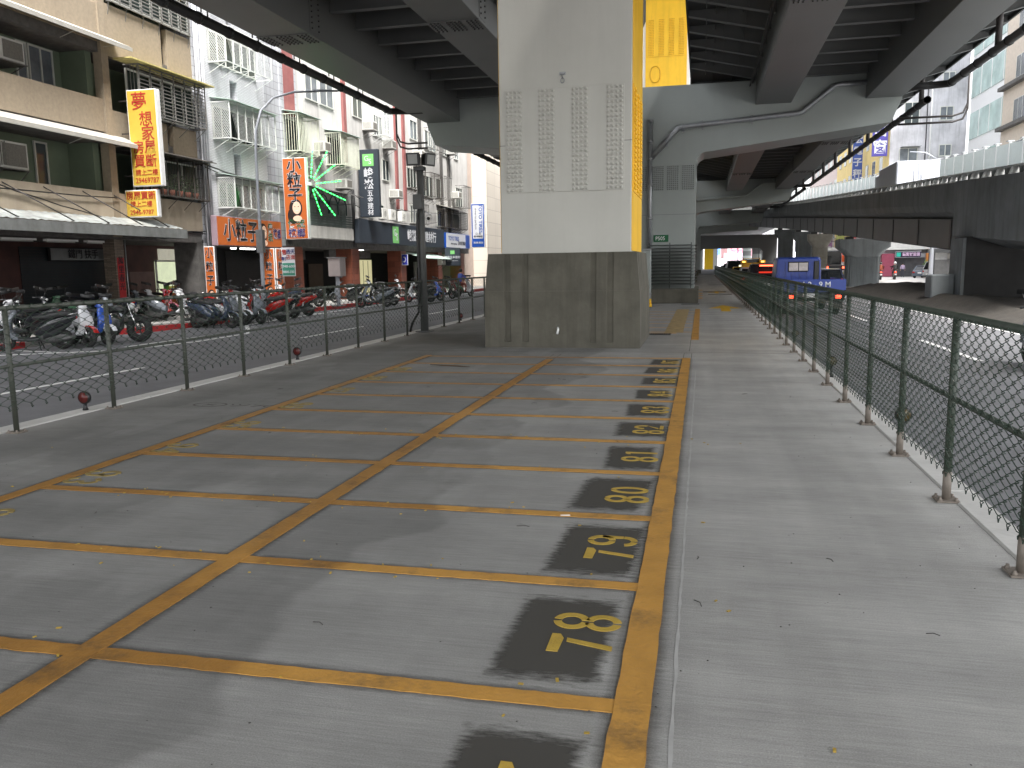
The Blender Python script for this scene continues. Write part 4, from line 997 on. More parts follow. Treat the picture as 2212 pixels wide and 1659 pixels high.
def striplight(x, y0, z, L_, label):
    t = T('strip_light', label, 'strip light', (x, y0+L_/2, z), 'lit strip lights in the arcade'); B(x-.05, x+.05, y0, y0+L_, z+.02, z+.06).build('fitting', white, t); MB().cyl((x, y0+.03, z), (x, y0+L_-.03, z), .03, 8).build('tube', tubelamp, t)
striplight(-19.3, 27.55, 2.50, 1.1, 'lit strip light above the shop window of the beige block')
striplight(-18.9, 30.55, 2.50, .4, 'short lit strip light below the orange fascia sign, nearer end'); striplight(-18.9, 31.25, 2.50, 1.2, 'longer lit strip light below the orange fascia sign')
striplight(-18.6, 42.2, 2.62, 1.3, 'lit strip light under the near end of the slate fascia')

# ---- B2: white tiled building
b2 = T('apartment_building', 'white tiled narrow apartment block with white window cages and pale green awnings', 'building', (-20, 30, 0))
Y2, Y3 = 27.3, 33.5
m = MB(); face(m, Y2+.75, 29.75, 2.62, 14, 1, XF-.01); face(m, 30.25, Y3, 2.62, 14, 1, XF-.01)
m.build('tiled_wall', wtile, b2); m = MB(); face(m, Y2+.01, Y2+.75, -.02, 14, 1.2, XF+.02); face(m, 32.3, Y3-.01, 2.62, 14, 1.2, XF+.02); m.build('corner_pilaster', ctile, b2)
m = MB(); m.box(XF-.6, XF-.35, 29.75, 30.25, 2.62, 14); m.build('slot_recess', grime, b2)
for z in (3.55, 6.45, 9.2, 12): MB().box(XF-.5, XF+.02, 29.74, 30.26, z-.3, z+1.7).build('spandrel', wtile, b2)
MB().box(-26, XF-1.3, Y2, Y3, 2.76, 14).build('rear_wall', grime, b2)
cage(b2, 28.35, 31.7, 9.25, 10.55, .78, cagew, 'diag', win=True, npan=6); cage(b2, 28.35, 31.75, 6.5, 7.85, .78, cagew, 'diag', awn=palegrn, npan=6); cage(b2, 28.4, 31.75, 3.95, 5.1, .78, cagew, 'diag', awn=palegrn, npan=6)
cage(b2, 28.35, 31.7, 12, 13.2, .78, cagew, 'diag', win=True, npan=6)
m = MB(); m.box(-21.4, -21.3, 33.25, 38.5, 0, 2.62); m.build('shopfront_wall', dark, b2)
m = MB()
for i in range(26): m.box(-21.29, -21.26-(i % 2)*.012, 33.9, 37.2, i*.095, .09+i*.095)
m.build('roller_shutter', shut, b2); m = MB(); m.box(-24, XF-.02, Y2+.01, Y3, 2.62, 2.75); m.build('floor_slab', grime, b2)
m = MB()
for i, (y, w) in enumerate(((27.45, .055), (27.62, .035), (27.78, .03), (27.9, .025))): m.cyl((XF+.1, y, 0), (XF+.1, y, 13.5), w, 8)
m.cyl((XF+.16, 27.36, 0), (XF+.16, 27.36, 9), .03, 8)
t = T('drain_pipes', 'cluster of white and grey vertical pipes between the beige and the white tiled blocks', 'pipes', (XF+.1, 27.5, 0)); m.build('pipe', M('pale pvc pipe', (.42, .43, .46), r=.5, v=.15, stain=.3), t)
# orange fascia sign and vertical banners
def portrait(par, x, y, z, s_, rot, ax):
    """simple portrait of a dark-haired woman: hair, face, neck"""
    def E_(cx, cz, rx, rz, dpt, mat, nm, n=20):
        m = MB(); pts = [(cx+rx*math.cos(a*2*PI/n), cz+rz*math.sin(a*2*PI/n)) for a in range(n)]
        if ax == 'y': m.prism([(x+p[0]*s_, z+p[1]*s_) for p in pts], y-dpt, y-dpt-.004, 'y')
        else: m.prism([(y+p[0]*s_, z+p[1]*s_) for p in pts], x+dpt, x+dpt+.004, 'x')
        m.build(nm, mat, par)
    E_(0, 0, .30, .38, .001, hair_, 'portrait_hair'); E_(-.12, -.3, .26, .34, .0055, hair_, 'portrait_hair'); E_(.05, .02, .19, .26, .010, skin_, 'portrait_face'); E_(.07, -.42, .2, .12, .0145, skin_, 'portrait_hand'); E_(.06, -.1, .07, .022, .0145, wh2, 'portrait_smile'); E_(-.03, .07, .03, .014, .0145, hair_, 'portrait_eye'); E_(.13, .07, .03, .014, .0145, hair_, 'portrait_eye')
def outlined(txt, size, o, rot, mat, par, ax, **k):
    d = (0, -.004, 0) if ax == 'y' else (.004, 0, 0)
    letters(txt, size, o, rot, wh2, par, 'lettering_outline', off=.058, ext=.001, **k)
    letters(txt, size, (o[0]+d[0], o[1]+d[1], o[2]), rot, mat, par, 'lettering', off=.022, ext=.001, **k)
t, f = signbox('fascia_sign', 'long orange fascia sign with outlined black characters below the white cages', -17.75, -17.5, 27.45, 32.25, 2.52, 3.62, so_, '+x', body=C8('mauve frame', 150, 130, 140))
outlined('小粒子', .88, (-17.487, 29.1, 3.05), FX, sk, f, 'x', sx=.95); portrait(f, -17.49, 30.75, 3.1, 1.0, FX, 'x')
outlined('傳\n統', .40, (-17.487, 31.3, 3.1), FX, sgr, f, 'x', ls=.95); outlined('檳榔', .46, (-17.487, 31.85, 3.05), FX, sbl, f, 'x', sx=.7)
for (yy_, lb, w) in ((27.0, 'slim orange banner with black characters left of the roller shutter', .42), (31.25, 'orange banner with black characters on the left face of the corner post', .5)):
    t, f = signbox('vertical_banner', lb, -17.6-w/2, -17.6+w/2, yy_, yy_+.05, .1, 2.48, so_)
    outlined('小\n粒\n子', .40, (-17.6, yy_-.012, 1.72), FY, sk, f, 'y', sx=.8, ls=1.25); portrait(f, -17.6, yy_-.008, .72, .5, FY, 'y')
t, f = signbox('vertical_banner', 'orange banner with black characters facing the road on the corner post', -17.35, -17.3, 31.33, 31.95, .1, 2.48, so_, '+x'); outlined('小\n粒\n子', .40, (-17.288, 31.64, 1.72), FX, sk, f, 'x', ls=1.25); portrait(f, -17.29, 31.64, .72, .5, FX, 'x')
t, f = signbox('projecting_sign', 'tall orange projecting sign with black characters and a portrait, white side', -17.48, -16.42, 32.6, 32.85, 2.88, 6.28, so_)
for i, ch in enumerate('小粒子'): outlined(ch, .66, (-16.95, 32.585, 5.93-i*.62), FY, sk, f, 'y', sx=1.05)
portrait(f, -16.95, 32.592, 4.18, 1.02, FY, 'y'); outlined('傳統', .40, (-16.95, 32.585, 3.52), FY, sgr, f, 'y'); outlined('檳榔', .40, (-16.95, 32.585, 3.12), FY, sbl, f, 'y')
# green firework lights
t = T('firework_light', 'green light strings bursting like a firework beside the orange projecting sign', 'decorative light', (-16.3, 32.8, 5.2))
B(-16.40, -16.26, 32.7, 32.84, 5.13, 5.25).build('hub', white, t)
for a, L0 in ((84, 1.42), (58, 1.5), (33, 1.42), (3, 1.40), (-25, 1.62), (-52, 1.62), (-72, 1.35)):
    m = MB(); ca, sa = math.cos(rad(a)), math.sin(rad(a)); u = .25
    while u < L0:
        m.tube([(-16.3+ca*u, 32.8, 5.19+sa*u), (-16.3+ca*(u+.11), 32.8, 5.19+sa*(u+.11))], .022, 6); u += .17
    m.build('light_string', grnled, t, label=None)
# board leaning by the shutter
t = T('leaning_board', 'wooden boards and a frame leaning beside the roller shutter under the orange sign', 'board', (-18.4, 28.3, 0)); MB().hexa([(-18.5, 28.1, 0), (-18.3, 28.1, 0), (-18.3, 28.8, 0), (-18.5, 28.8, 0), (-18.85, 28.1, 1.25), (-18.8, 28.1, 1.25), (-18.8, 28.75, 1.22), (-18.85, 28.75, 1.22)]).build('board', M('plywood', (.3, .2, .12), r=.8, v=.2), t)

# ---- B3: long old block with red pilasters
b3 = T('apartment_building', 'long stained white apartment block with thin red pilasters and many window cages', 'building', (-20, 47, 0))
Y4 = 63.0
m = MB(); face(m, Y3+.05, Y4, 3.02, 15, .4, XF); m.build('wall', oldwall, b3)
m = MB(); m.box(-24, XF-.01, Y3+.05, Y4, 2.62, 3.02); m.build('floor_slab', grime, b3); MB().box(-26, -24, Y3, Y4, 0, 15).build('rear_wall', grime, b3)
for (y0, y1, z0) in ((33.85, 34.8, 8.35), (40.0, 40.35, 7.0), (47.3, 47.6, 5.1), (48.6, 48.95, 5.1)): MB().box(XF, XF+.12, y0, y1, z0, 15).build('red_pilaster', redpil, b3)
m = MB(); m.box(XF, XF+.1, 33.52, 33.84, 3.05, 15); m.box(XF, XF+.1, 34.81, 35.0, 8.35, 15); m.build('tile_strip', ctile, b3)
m = MB(); m.box(XF+.002, XF+.3, 34, 40.2, 3.05, 3.62); m.build('balcony_parapet', M('old pale parapet', (.5, .49, .46), r=.85, v=.1, stain=.5, stc=(.2, .19, .18)), b3)
m = MB(); m.box(XF-.2, XF+.01, 34.9, 40.0, 3.65, 4.95); m.build('balcony_shade_panel', M('dim balcony', (.22, .25, .24), r=.7, v=.5, s=1.5), b3)  # flat panel, the balcony's inner shade put into its colour
m = MB(); [m.bar((XF+.25, 34.8, z), (XF+.25, 40.2, z), .03, .05) for z in (3.72, 3.84, 3.96, 4.08, 4.2)]; m.build('balcony_rail', M('green grey rail', (.16, .20, .19), r=.6), b3)
m = MB()
for y in (36.3, 37.4, 38.5, 39.5): m.tube([(XF+.05, y-.5, 4.3), (XF+.05, y-.5, 4.8), (XF+.05, y-.25, 5.1), (XF+.05, y, 5.2), (XF+.05, y+.25, 5.1), (XF+.05, y+.5, 4.8), (XF+.05, y+.5, 4.3)], .03, 5)
m.build('balcony_arches', M('teal frame', (.05, .11, .1), r=.6), b3)
m = MB(); m.hexa([(XF, 35, 5.5), (XF+.9, 35, 5.25), (XF+.9, 40.3, 5.2), (XF, 40.3, 5.45), (XF, 35, 5.53), (XF+.9, 35, 5.28), (XF+.9, 40.3, 5.23), (XF, 40.3, 5.48)]); m.build('awning', grime, b3)
cage(b3, 33.65, 35.65, 6.72, 8.32, .82, cream, 'v', awn=palegrn, side='v', npan=1); cage(b3, 37.95, 40.15, 6.62, 8.15, .82, cream, 'v', awn=palegrn, side='v', npan=1)
# middle and far bays
for (y0, y1, z0, z1, n) in ((36.0, 37.3, 9.4, 10.6, 2), (41.3, 42.6, 9.5, 10.7, 2), (42.4, 44.0, 6.7, 7.9, 3), (45.6, 46.6, 9.5, 10.8, 2), (45.2, 46.2, 6.6, 7.8, 2), (43.0, 43.6, 4.35, 5.1, 1), (44.5, 45.2, 4.5, 5.2, 1), (50, 51.2, 4.4, 5.6, 2), (50, 51.3, 9.6, 10.8, 2), (53.5, 54.5, 9.6, 10.8, 2), (56.5, 57.6, 9.4, 10.6, 2), (59.5, 60.5, 9.5, 10.6, 2), (37.5, 39, 9.4, 10.7, 2), (43, 44, 12, 13, 2), (36, 37.5, 12, 13.2, 2)):
    window(b3, XF+.01, y0, y1, z0, z1, n)
for (y0, y1, z0, z1, st, mt_) in ((48.9+.3, 51.0, 6.5, 7.9, 'grid', cagek), (52.0, 54.3, 6.2, 7.75, 'thinv', cagek), (54.9, 56.6, 6.3, 7.8, 'thinv', cageg), (59.6, 61.4, 6.0, 7.6, 'thinv', cageg), (52.8, 55.2, 9.3, 10.7, 'thinv', cageg), (55.0, 60.4, 4.35, 5.6, 'grid', cagek), (47.0+2.6, 51.4, 4.35, 5.6, 'thinv', cageg), (44.0, 45.4, 8.9, 10.2, 'thinv', cagew)):
    cage(b3, y0, y1, z0, z1, .7, mt_, st, side='v', npan=3)
m = MB()
for y in (56.0, 57.7, 51.6): m.box(XF, XF+.1, y, y+.45, 3.1, 15)
m.build('dark_downpipe_strip', M('mouldy strip', (.08, .075, .07), r=.9, v=.3), b3)
m = MB(); m.hexa([(XF, 55, 5.9), (XF+1, 55, 5.65), (XF+1, 60.5, 5.6), (XF, 60.5, 5.85), (XF, 55, 5.93), (XF+1, 55, 5.68), (XF+1, 60.5, 5.63), (XF, 60.5, 5.88)]); m.build('awning', awm, b3)
for i, (y, z, w, out, lb) in enumerate(((34.6, 5.75, .75, 0, 'air conditioner under the cream cage nearest the orange sign'), (38.9, 5.6, .75, 0, 'air conditioner under the second cream cage by the green lights'), (42.6, 9.0, .7, 0, 'air conditioner high above the slate projecting sign'), (36.6, 7.1, .7, 0, 'dark air conditioner between the two cream cages'), (45.4, 8.4, .7, 0, 'upper air conditioner left of the twin red pilasters'), (46.2, 5.7, .7, 0, 'lower air conditioner left of the twin red pilasters'), (43.4, 4.30, .8, 1, 'white condenser on the slate fascia, nearest one'), (44.6, 4.30, .8, 1, 'white condenser on the slate fascia, second one'), (46.4, 4.30, .8, 1, 'cream condenser on the slate fascia, third one'), (58.5, 6.6, .8, 0, 'air conditioner between the grey cages near the stone tower'), (57.5, 9.6, .8, 0, 'air conditioner high up near the stone tower'), (50.5, 8.5, .7, 0, 'air conditioner right of the twin red pilasters'))):
    aircon(XF+(.35 if out else .0), y, z, w, .6 if out else .45, .6, lb, shelf=not out, out=bool(out))
# slate shop fascia and signs
t, f = signbox('fascia_sign', 'long slate grey fascia sign with white characters and a green logo', -17.7, -17.45, 40.35, 54.9, 2.92, 4.16, sslate, '+x', body=sslate)
def gs(par, x, y, z, s_, ax):
    if ax == 'x': q = B(x, x+.01, y-.5*s_, y+.5*s_, z-.5*s_, z+.5*s_).build('logo_plate', logo, par, bevel=.05*s_); letters('G', .6*s_, (x+.016, y-.14*s_, z+.12*s_), FX, wh2, q, off=.02); letters('S', .6*s_, (x+.016, y+.18*s_, z-.14*s_), FX, wh2, q, off=.02)
    else: q = B(x-.5*s_, x+.5*s_, y-.01, y, z-.5*s_, z+.5*s_).build('logo_plate', logo, par, bevel=.05*s_); letters('G', .6*s_, (x-.14*s_, y-.016, z+.12*s_), FY, wh2, q, off=.02); letters('S', .6*s_, (x+.18*s_, y-.016, z-.14*s_), FY, wh2, q, off=.02)
gs(f, -17.44, 45.6, 3.5, .95, 'x'); letters('峻崧五金建材行', .72, (-17.425, 50.3, 3.5), FX, wh2, f, off=.03, sx=1.1)
t, f = signbox('projecting_sign', 'tall slate projecting sign with green logo and white characters', -17.85, -16.72, 41.5, 41.75, 4.3, 7.8, sslate, body=sslate)
gs(f, -17.28, 41.49, 7.25, .62, 'y')
for i, ch in enumerate('峻崧'): letters(ch, .56, (-17.28, 41.48, 6.55-i*.58), FY, wh2, f, off=.03)
for i, ch in enumerate('五金建材'): letters(ch, .34, (-17.22, 41.48, 5.52-i*.33), FY, wh2, f, off=.025)
sb = C8('sign blue', 30, 90, 190, r=.4, v=.03)
t, f = signbox('fascia_sign', 'blue and white horizontal tyre shop sign right of the slate fascia', -17.7, -17.4, 55.2, 61.2, 2.95, 4.0, wh2, '+x', body=sb)
letters('TOYO TIRES', .42, (-17.385, 57.0, 3.6), FX, sb, f, off=.03, sx=1.1); letters('driven to perform', .2, (-17.385, 57.0, 3.25), FX, sslate, f); letters('日本東洋輪胎', .3, (-17.385, 59.0, 3.3), FX, sk, f, sx=1.1, off=.02)
q = B(-17.39, -17.38, 60.0, 61.1, 3.0, 3.95).build('blue_panel', sb, f)
t, f = signbox('projecting_sign', 'tall blue and white tyre sign with lettering turned sideways', -17.2, -16.15, 61.0, 61.25, 3.05, 6.33, sb)
q = B(-17.08, -16.27, 60.985, 60.991, 3.72, 6.2).build('white_panel', wh2, f); FR = (PI/2, PI/2, 0)
letters('TOYO TIRES', .36, (-16.47, 60.98, 5.2), FR, sb, q, off=.035, sx=1.08); letters('driven to perform', .22, (-16.83, 60.98, 5.2), FR, sslate, q)
letters('日 本', .2, (-16.66, 60.98, 4.06), FY, sk, q); letters('東洋輪胎', .18, (-16.66, 60.98, 3.86), FY, sk, q, off=.02); letters('8668-8858', .2, (-16.66, 60.98, 3.4), FY, wh2, f, off=.01, sx=.85)
t, f = signbox('projecting_sign', 'small slate hanging sign with white characters below the fascia', -17.3, -16.2, 54.5, 54.6, 1.68, 2.9, sslate, body=sslate)
B(-16.9, -16.6, 54.485, 54.489, 2.48, 2.72).build('logo_plate', logo, f); letters('峻崧五金建材', .19, (-16.75, 54.48, 2.25), FY, wh2, f, off=.02); letters('BUILDING MATERIAL', .09, (-16.75, 54.48, 2.02), FY, wh2, f)
# ground floor of B3
m = MB(); m.box(-22.2, -22, 38.5, Y4, 0, 2.62); m.build('shopfront_wall', dark, b3)
for (y0, y1, xd) in ((34.1, 35.1, .9), (40.55, 41.55, .9), (47.85, 48.75, .9), (55.2, 56.1, .9), (60.8, 61.6, .9)): B(XF-xd, XF-.02, y0, y1, -.02, 2.62).build('granite_pillar', granite, b3)
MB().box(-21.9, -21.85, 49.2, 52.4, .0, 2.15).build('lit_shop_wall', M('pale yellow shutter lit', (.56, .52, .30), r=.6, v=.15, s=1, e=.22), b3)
m = MB(); [m.box(-21.84, -21.82, y, y+.03, 0, 2.1) for y in (50.1, 50.9, 51.7)]; m.build('shutter_joints', grime, b3)
MB().box(-21.9, -21.86, 43.2, 45.0, 0, 1.9).build('brown_door', M('brown door', (.10, .07, .05), r=.6, v=.2), b3); MB().box(-20.6, -20.5, 35.6, 40.2, 2.1, 2.6).build('beam', grime, b3); MB().box(-20.2, -19.9, 41.8, 47.6, 2.2, 2.62).build('beam', grime, b3)
MB().box(-20.3, -20.2, 56.4, 60.4, .1, 2.0).build('grey_shop_wall', M('grey shop wall', (.3, .29, .28), r=.7), b3); MB().box(-20.18, -20.15, 56.8, 58.2, .4, 1.6).build('dark_window', dark, b3)
one(B(-19.9, -19.8, 59.4, 59.9, 1.2, 1.8), 'green_lamp', grnled, 'small bright green lamp beside the slate hanging sign', 'lamp')
m = MB(); m.hexa([(XF, 48.8, 2.5), (XF+1.2, 48.8, 2.15), (XF+1.2, 54.5, 2.1), (XF, 54.5, 2.45), (XF, 48.8, 2.53), (XF+1.2, 48.8, 2.18), (XF+1.2, 54.5, 2.13), (XF, 54.5, 2.48)]); one(m, 'shop_awning', palegrn, 'pale green sheet awning below the slate fascia', 'awning')
t, f = signbox('telephone_sign', 'small blue telephone sign on the third granite pillar', -17.95, -17.55, 47.8, 47.85, 1.75, 2.42, C8('phone blue', 40, 50, 150), body=wh2); m = MB(); m.tube([(-17.82, 47.79, 2.25), (-17.72, 47.785, 2.2), (-17.68, 47.785, 2.1), (-17.72, 47.785, 2.0), (-17.82, 47.79, 1.95)], [.05, .03, .025, .03, .05], 6); m.build('handset', wh2, f)
aircon(-17.6, 53.6, 1.75, .9, .55, .4, 'condenser unit under the pale green sheet awning', out=True)
# real estate board
t = T('sale_board', 'white and green property board with red and blue characters on a thin post', 'sign board', (-16.3, 30.6, 0)); p = B(-16.6, -16.02, 30.5, 30.53, 1.33, 2.48).build('board', wh2, t); MB().cyl((-16.58, 30.55, -.02), (-16.58, 30.55, 2.5), .02, 6).build('post', galv, t)
B(-16.58, -16.04, 30.494, 30.498, 1.36, 1.86).build('green_panel', C8('board green', 60, 130, 110), p); letters('售', .22, (-16.47, 30.49, 2.28), FY, sred, p, off=.03); letters('透天', .2, (-16.2, 30.49, 2.3), FY, sbl, p, off=.02); letters('店面', .2, (-16.2, 30.49, 2.08), FY, sred, p, off=.02); letters('專任', .16, (-16.47, 30.49, 2.02), FY, sbl, p, off=.02)
letters('2948-6000', .15, (-16.31, 30.49, 1.72), FY, wh2, p, off=.02); letters('0800-333', .13, (-16.31, 30.49, 1.5), FY, wh2, p, off=.02)
# cables along the facades
t = T('cable_bundle', 'dark sagging cables strung along the left facades above the first floor', 'cables', (XF+.15, 30, 5)); 
for (y0, y1, z0, z1, sag, r) in ((4, 22.7, 4.0, 3.9, .15, .02), (18, 27.3, 3.95, 2.95, .25, .018), (22.7, 27.4, 3.2, 3.05, .12, .02), (27.3, 33.5, 5.52, 5.15, .12, .03), (27.3, 33.5, 5.4, 5.3, .2, .02), (33.5, 41, 5.25, 5.0, .35, .02), (41, 48, 5.4, 5.1, .3, .02), (41, 55, 4.9, 4.7, .5, .018), (48, 62, 5.1, 5.9, .2, .02), (24, 28, 5.62, 5.6, .05, .05), (41, 57, 4.25, 4.22, .12, .018)):
    m = MB(); m.tube([(XF+.12, y0+(y1-y0)*i/12, z0+(z1-z0)*i/12-sag*4*(i/12)*(1-i/12)+random.uniform(-.02, .02)) for i in range(13)], r, 5); m.build('cable', black, t)
t = T('cable_bundle', 'tangled vertical dark cables between the white tiled block and the red pilaster', 'cables', (XF+.1, 33.6, 3))
for i in range(5): y = 33.55+i*.07; MB().tube([(XF+.14, y+random.uniform(-.04, .04), 2.7+k*.45) for k in range(7)], .018, 5).build('cable', black, t)
t = T('cable_bundle', 'vertical black cable pipes left of the slate projecting sign', 'cables', (XF+.1, 41, 3))
for i in range(4): y = 40.5+i*.12; MB().tube([(XF+.14, y+random.uniform(-.05, .05), 2.7+k*.5) for k in range(7)], .025, 5).build('cable', black, t)
# ---- B4: stone tower and beyond
b4 = T('office_tower', 'beige stone clad tower behind the tyre sign at the end of the left row', 'building', (-20, 68, 0))
B(-26, XF-.6, 63.2, 66.5, 0, 22).build('side_wing', towerpk, b4); B(-26, XF+.6, 66.5, 72, 0, 26).build('stone_block', towerst, b4); B(-19.1, -18.55, 63.6, 66.2, 0, 13.4).build('recess_shade_panel', M('shadow recess beige', (.44, .36, .31), r=.8), b4)  # panel stands proud of the wing; recess shade painted as darker beige
b5 = T('apartment_building', 'plain pale block farther up the left side, past the stone tower', 'building', (-20, 90, 0)); B(-28, -17.6, 74, 118, 0, 17).build('wall', oldwall, b5)
for y in range(76, 116, 5):
    for z in (4, 7.2, 10.4, 13.6): window(b5, -17.59, y, y+2.4, z, z+1.5, 2)
# ---- street furniture on the left
polem = M('pale blue grey lamp paint', (.36, .38, .42), r=.4, v=.06, s=4)
t = T('street_lamp', 'pale grey curved arm street lamp in front of the white tiled block', 'street lamp', (-15.2, 26.5, -.02))
m = MB(); pts = [(-15.2, 26.5, -.02), (-15.2, 26.5, 1.0), (-15.2, 26.52, 5.6), (-15.2, 26.6, 6.4), (-15.1, 26.85, 7.1), (-14.85, 27.3, 7.6), (-14.45, 28.1, 7.93), (-13.95, 29.0, 8.1)]
m.tube(pts, [.08, .07, .05, .045, .042, .04, .038, .038], 10); m.build('pole', polem, t); MB().hexa([(-14.05, 28.82, 8.05), (-13.85, 28.92, 8.05), (-13.35, 29.9, 8.22), (-13.5, 29.8, 8.22), (-14.05, 28.82, 8.15), (-13.85, 28.92, 8.15), (-13.35, 29.9, 8.27), (-13.5, 29.8, 8.27)]).build('lamp_head', polem, t, bevel=.02)
B(-15.32, -15.08, 26.4, 26.6, 2.2, 3.0).build('control_box', galv, t)
t = T('meter_box', 'grey metal box on a pale post on the sidewalk before the second granite pillar', 'utility box', (-15.5, 33.3, -.02)); MB().cyl((-15.5, 33.3, -.02), (-15.5, 33.3, 1.35), .09, 12).build('post', polem, t); B(-15.78, -15.22, 33.0, 33.6, 1.27, 2.05).build('box', M('warm grey box', (.42, .37, .36), r=.5, v=.08), t, bevel=.02); B(-15.81, -15.19, 32.95, 33.65, 2.05, 2.1).build('lid', galv, t); B(-15.75, -15.25, 33.05, 33.55, -.02, .02).build('foot_plate', galv, t)
# floodlight and camera pole by the left fence
t = T('floodlight_pole', 'dark grey steel pole with two floodlights and a camera beside the left fence', 'light pole', (-6.72, 19.35, 0)); pm_ = M('pole dark grey', (.085, .088, .085), r=.5, v=.12, s=4)
MB().tube([(-6.72, 19.35, 0), (-6.72, 19.35, 3.95)], [.10, .078], 12).build('pole', pm_, t); B(-6.9, -6.54, 19.17, 19.53, .013, .03).build('foot_plate', pm_, t)
MB().tube([(-7.05, 19.2, .02), (-6.98, 19.2, .25), (-6.82, 19.22, .5), (-6.78, 19.22, 1.2), (-6.8, 19.24, 2.4), (-6.78, 19.24, 2.9), (-6.72, 19.24, 3.05)], .03, 8).build('cable', black, t)
for (x, y, rz) in ((-6.80, 19.15, 0), (-6.50, 19.35, 1.1)):
    h = MB(); c, s_ = math.cos(rz), math.sin(rz)
    vs = [(-.17, -.06, -.14), (.17, -.06, -.14), (.13, .12, -.11), (-.13, .12, -.11), (-.17, -.10, .16), (.17, -.10, .16), (.13, .12, .14), (-.13, .12, .14)]
    f_ = lambda p: (x+p[0]*c-p[1]*s_, y+p[0]*s_+p[1]*c, 4.16+p[2]); h.hexa([f_(p) for p in vs]); q = h.build('floodlight', black, t, bevel=.01)
    g_ = MB(); g_.add([f_(p) for p in ((-.12, -.075, -.10), (.12, -.075, -.10), (.12, -.103, .12), (-.12, -.103, .12))], [(0, 1, 2, 3)]); g_.build('lens', M('floodlight glass', (.32, .33, .32), r=.15), q)
B(-6.85, -6.6, 19.25, 19.45, 3.93, 4.02).build('mount', black, t); B(-6.84, -6.62, 19.1, 19.22, 3.0, 3.35).build('junction_box', pm_, t)
m = MB(); m.tube([(-6.6, 19.3, 2.95), (-6.4, 19.2, 2.85)], .02, 6); m.tube([(-6.5, 19.35, 2.83), (-6.42, 19.0, 2.76)], .05, 10); q = m.build('camera', white, t); MB().tube([(-6.419, 18.995, 2.759), (-6.417, 18.985, 2.757)], .04, 10).build('camera_lens', black, q)
# ================================================================== two-wheelers
def rr(w, h, r, n=3):
    """rounded rectangle outline, centred"""
    o = []
    for cx, cy, a0 in ((w-r, h-r, 0), (-w+r, h-r, PI/2), (-w+r, -h+r, PI), (w-r, -h+r, 3*PI/2)):
        for i in range(n+1): a = a0+PI/2*i/n; o.append((cx+r*math.cos(a), cy+r*math.sin(a)))
    return o
def sect(m, secs):
    """loft along x: (x, zc, halfwidth, halfheight[, radius, lean])"""
    R_ = []
    for s_ in secs:
        x, z, w, h = s_[:4]; r = s_[4] if len(s_) > 4 else min(w, h)*.6; ln = s_[5] if len(s_) > 5 else 0
        R_.append([(x+q*ln, p, z+q) for p, q in rr(w, h, min(r, w*.99, h*.99))])
    return m.loft(R_)
scd = M('scooter dark plastic', (.022, .024, .026), r=.4, v=.15, s=8)
seatm = M('scooter seat vinyl', (.03, .03, .032), r=.45, v=.15, s=10)
headl = M('headlight lens', (.6, .62, .62), r=.1, v=0)
rimm = M('dark rim', (.08, .08, .082), r=.35, m=.6, v=.1)
redlens = M('red lens', (.35, .012, .01), r=.2, v=0); orlens = M('orange lens', (.6, .18, .02), r=.2, v=0)
def wheel(par, x, r, tr, y=0, name='wheel', rim=None):
    m = MB(); N = 22
    m.tube([(x+(r-tr)*math.cos(2*PI*k/N), y, r+(r-tr)*math.sin(2*PI*k/N)) for k in range(N)], tr, 8, closed=True)
    w = m.build(name, rubber, par)
    m = MB(); q = r-tr*1.7
    m.tube([(x+q*math.cos(2*PI*k/N), y, r+q*math.sin(2*PI*k/N)) for k in range(N)], .016, 5, closed=True)
    m.cyl((x, y-.05, r), (x, y+.05, r), .045, 10)
    for k in range(5): a = 2*PI*k/5; m.bar((x, y, r), (x+q*math.cos(a), y, r+q*math.sin(a)), .03, .02)
    m.tube([(x+.09*math.cos(2*PI*k/14), y+.035, r+.09*math.sin(2*PI*k/14)) for k in range(14)], .008, 4, closed=True)
    m.build('rim', rim or rimm, w)
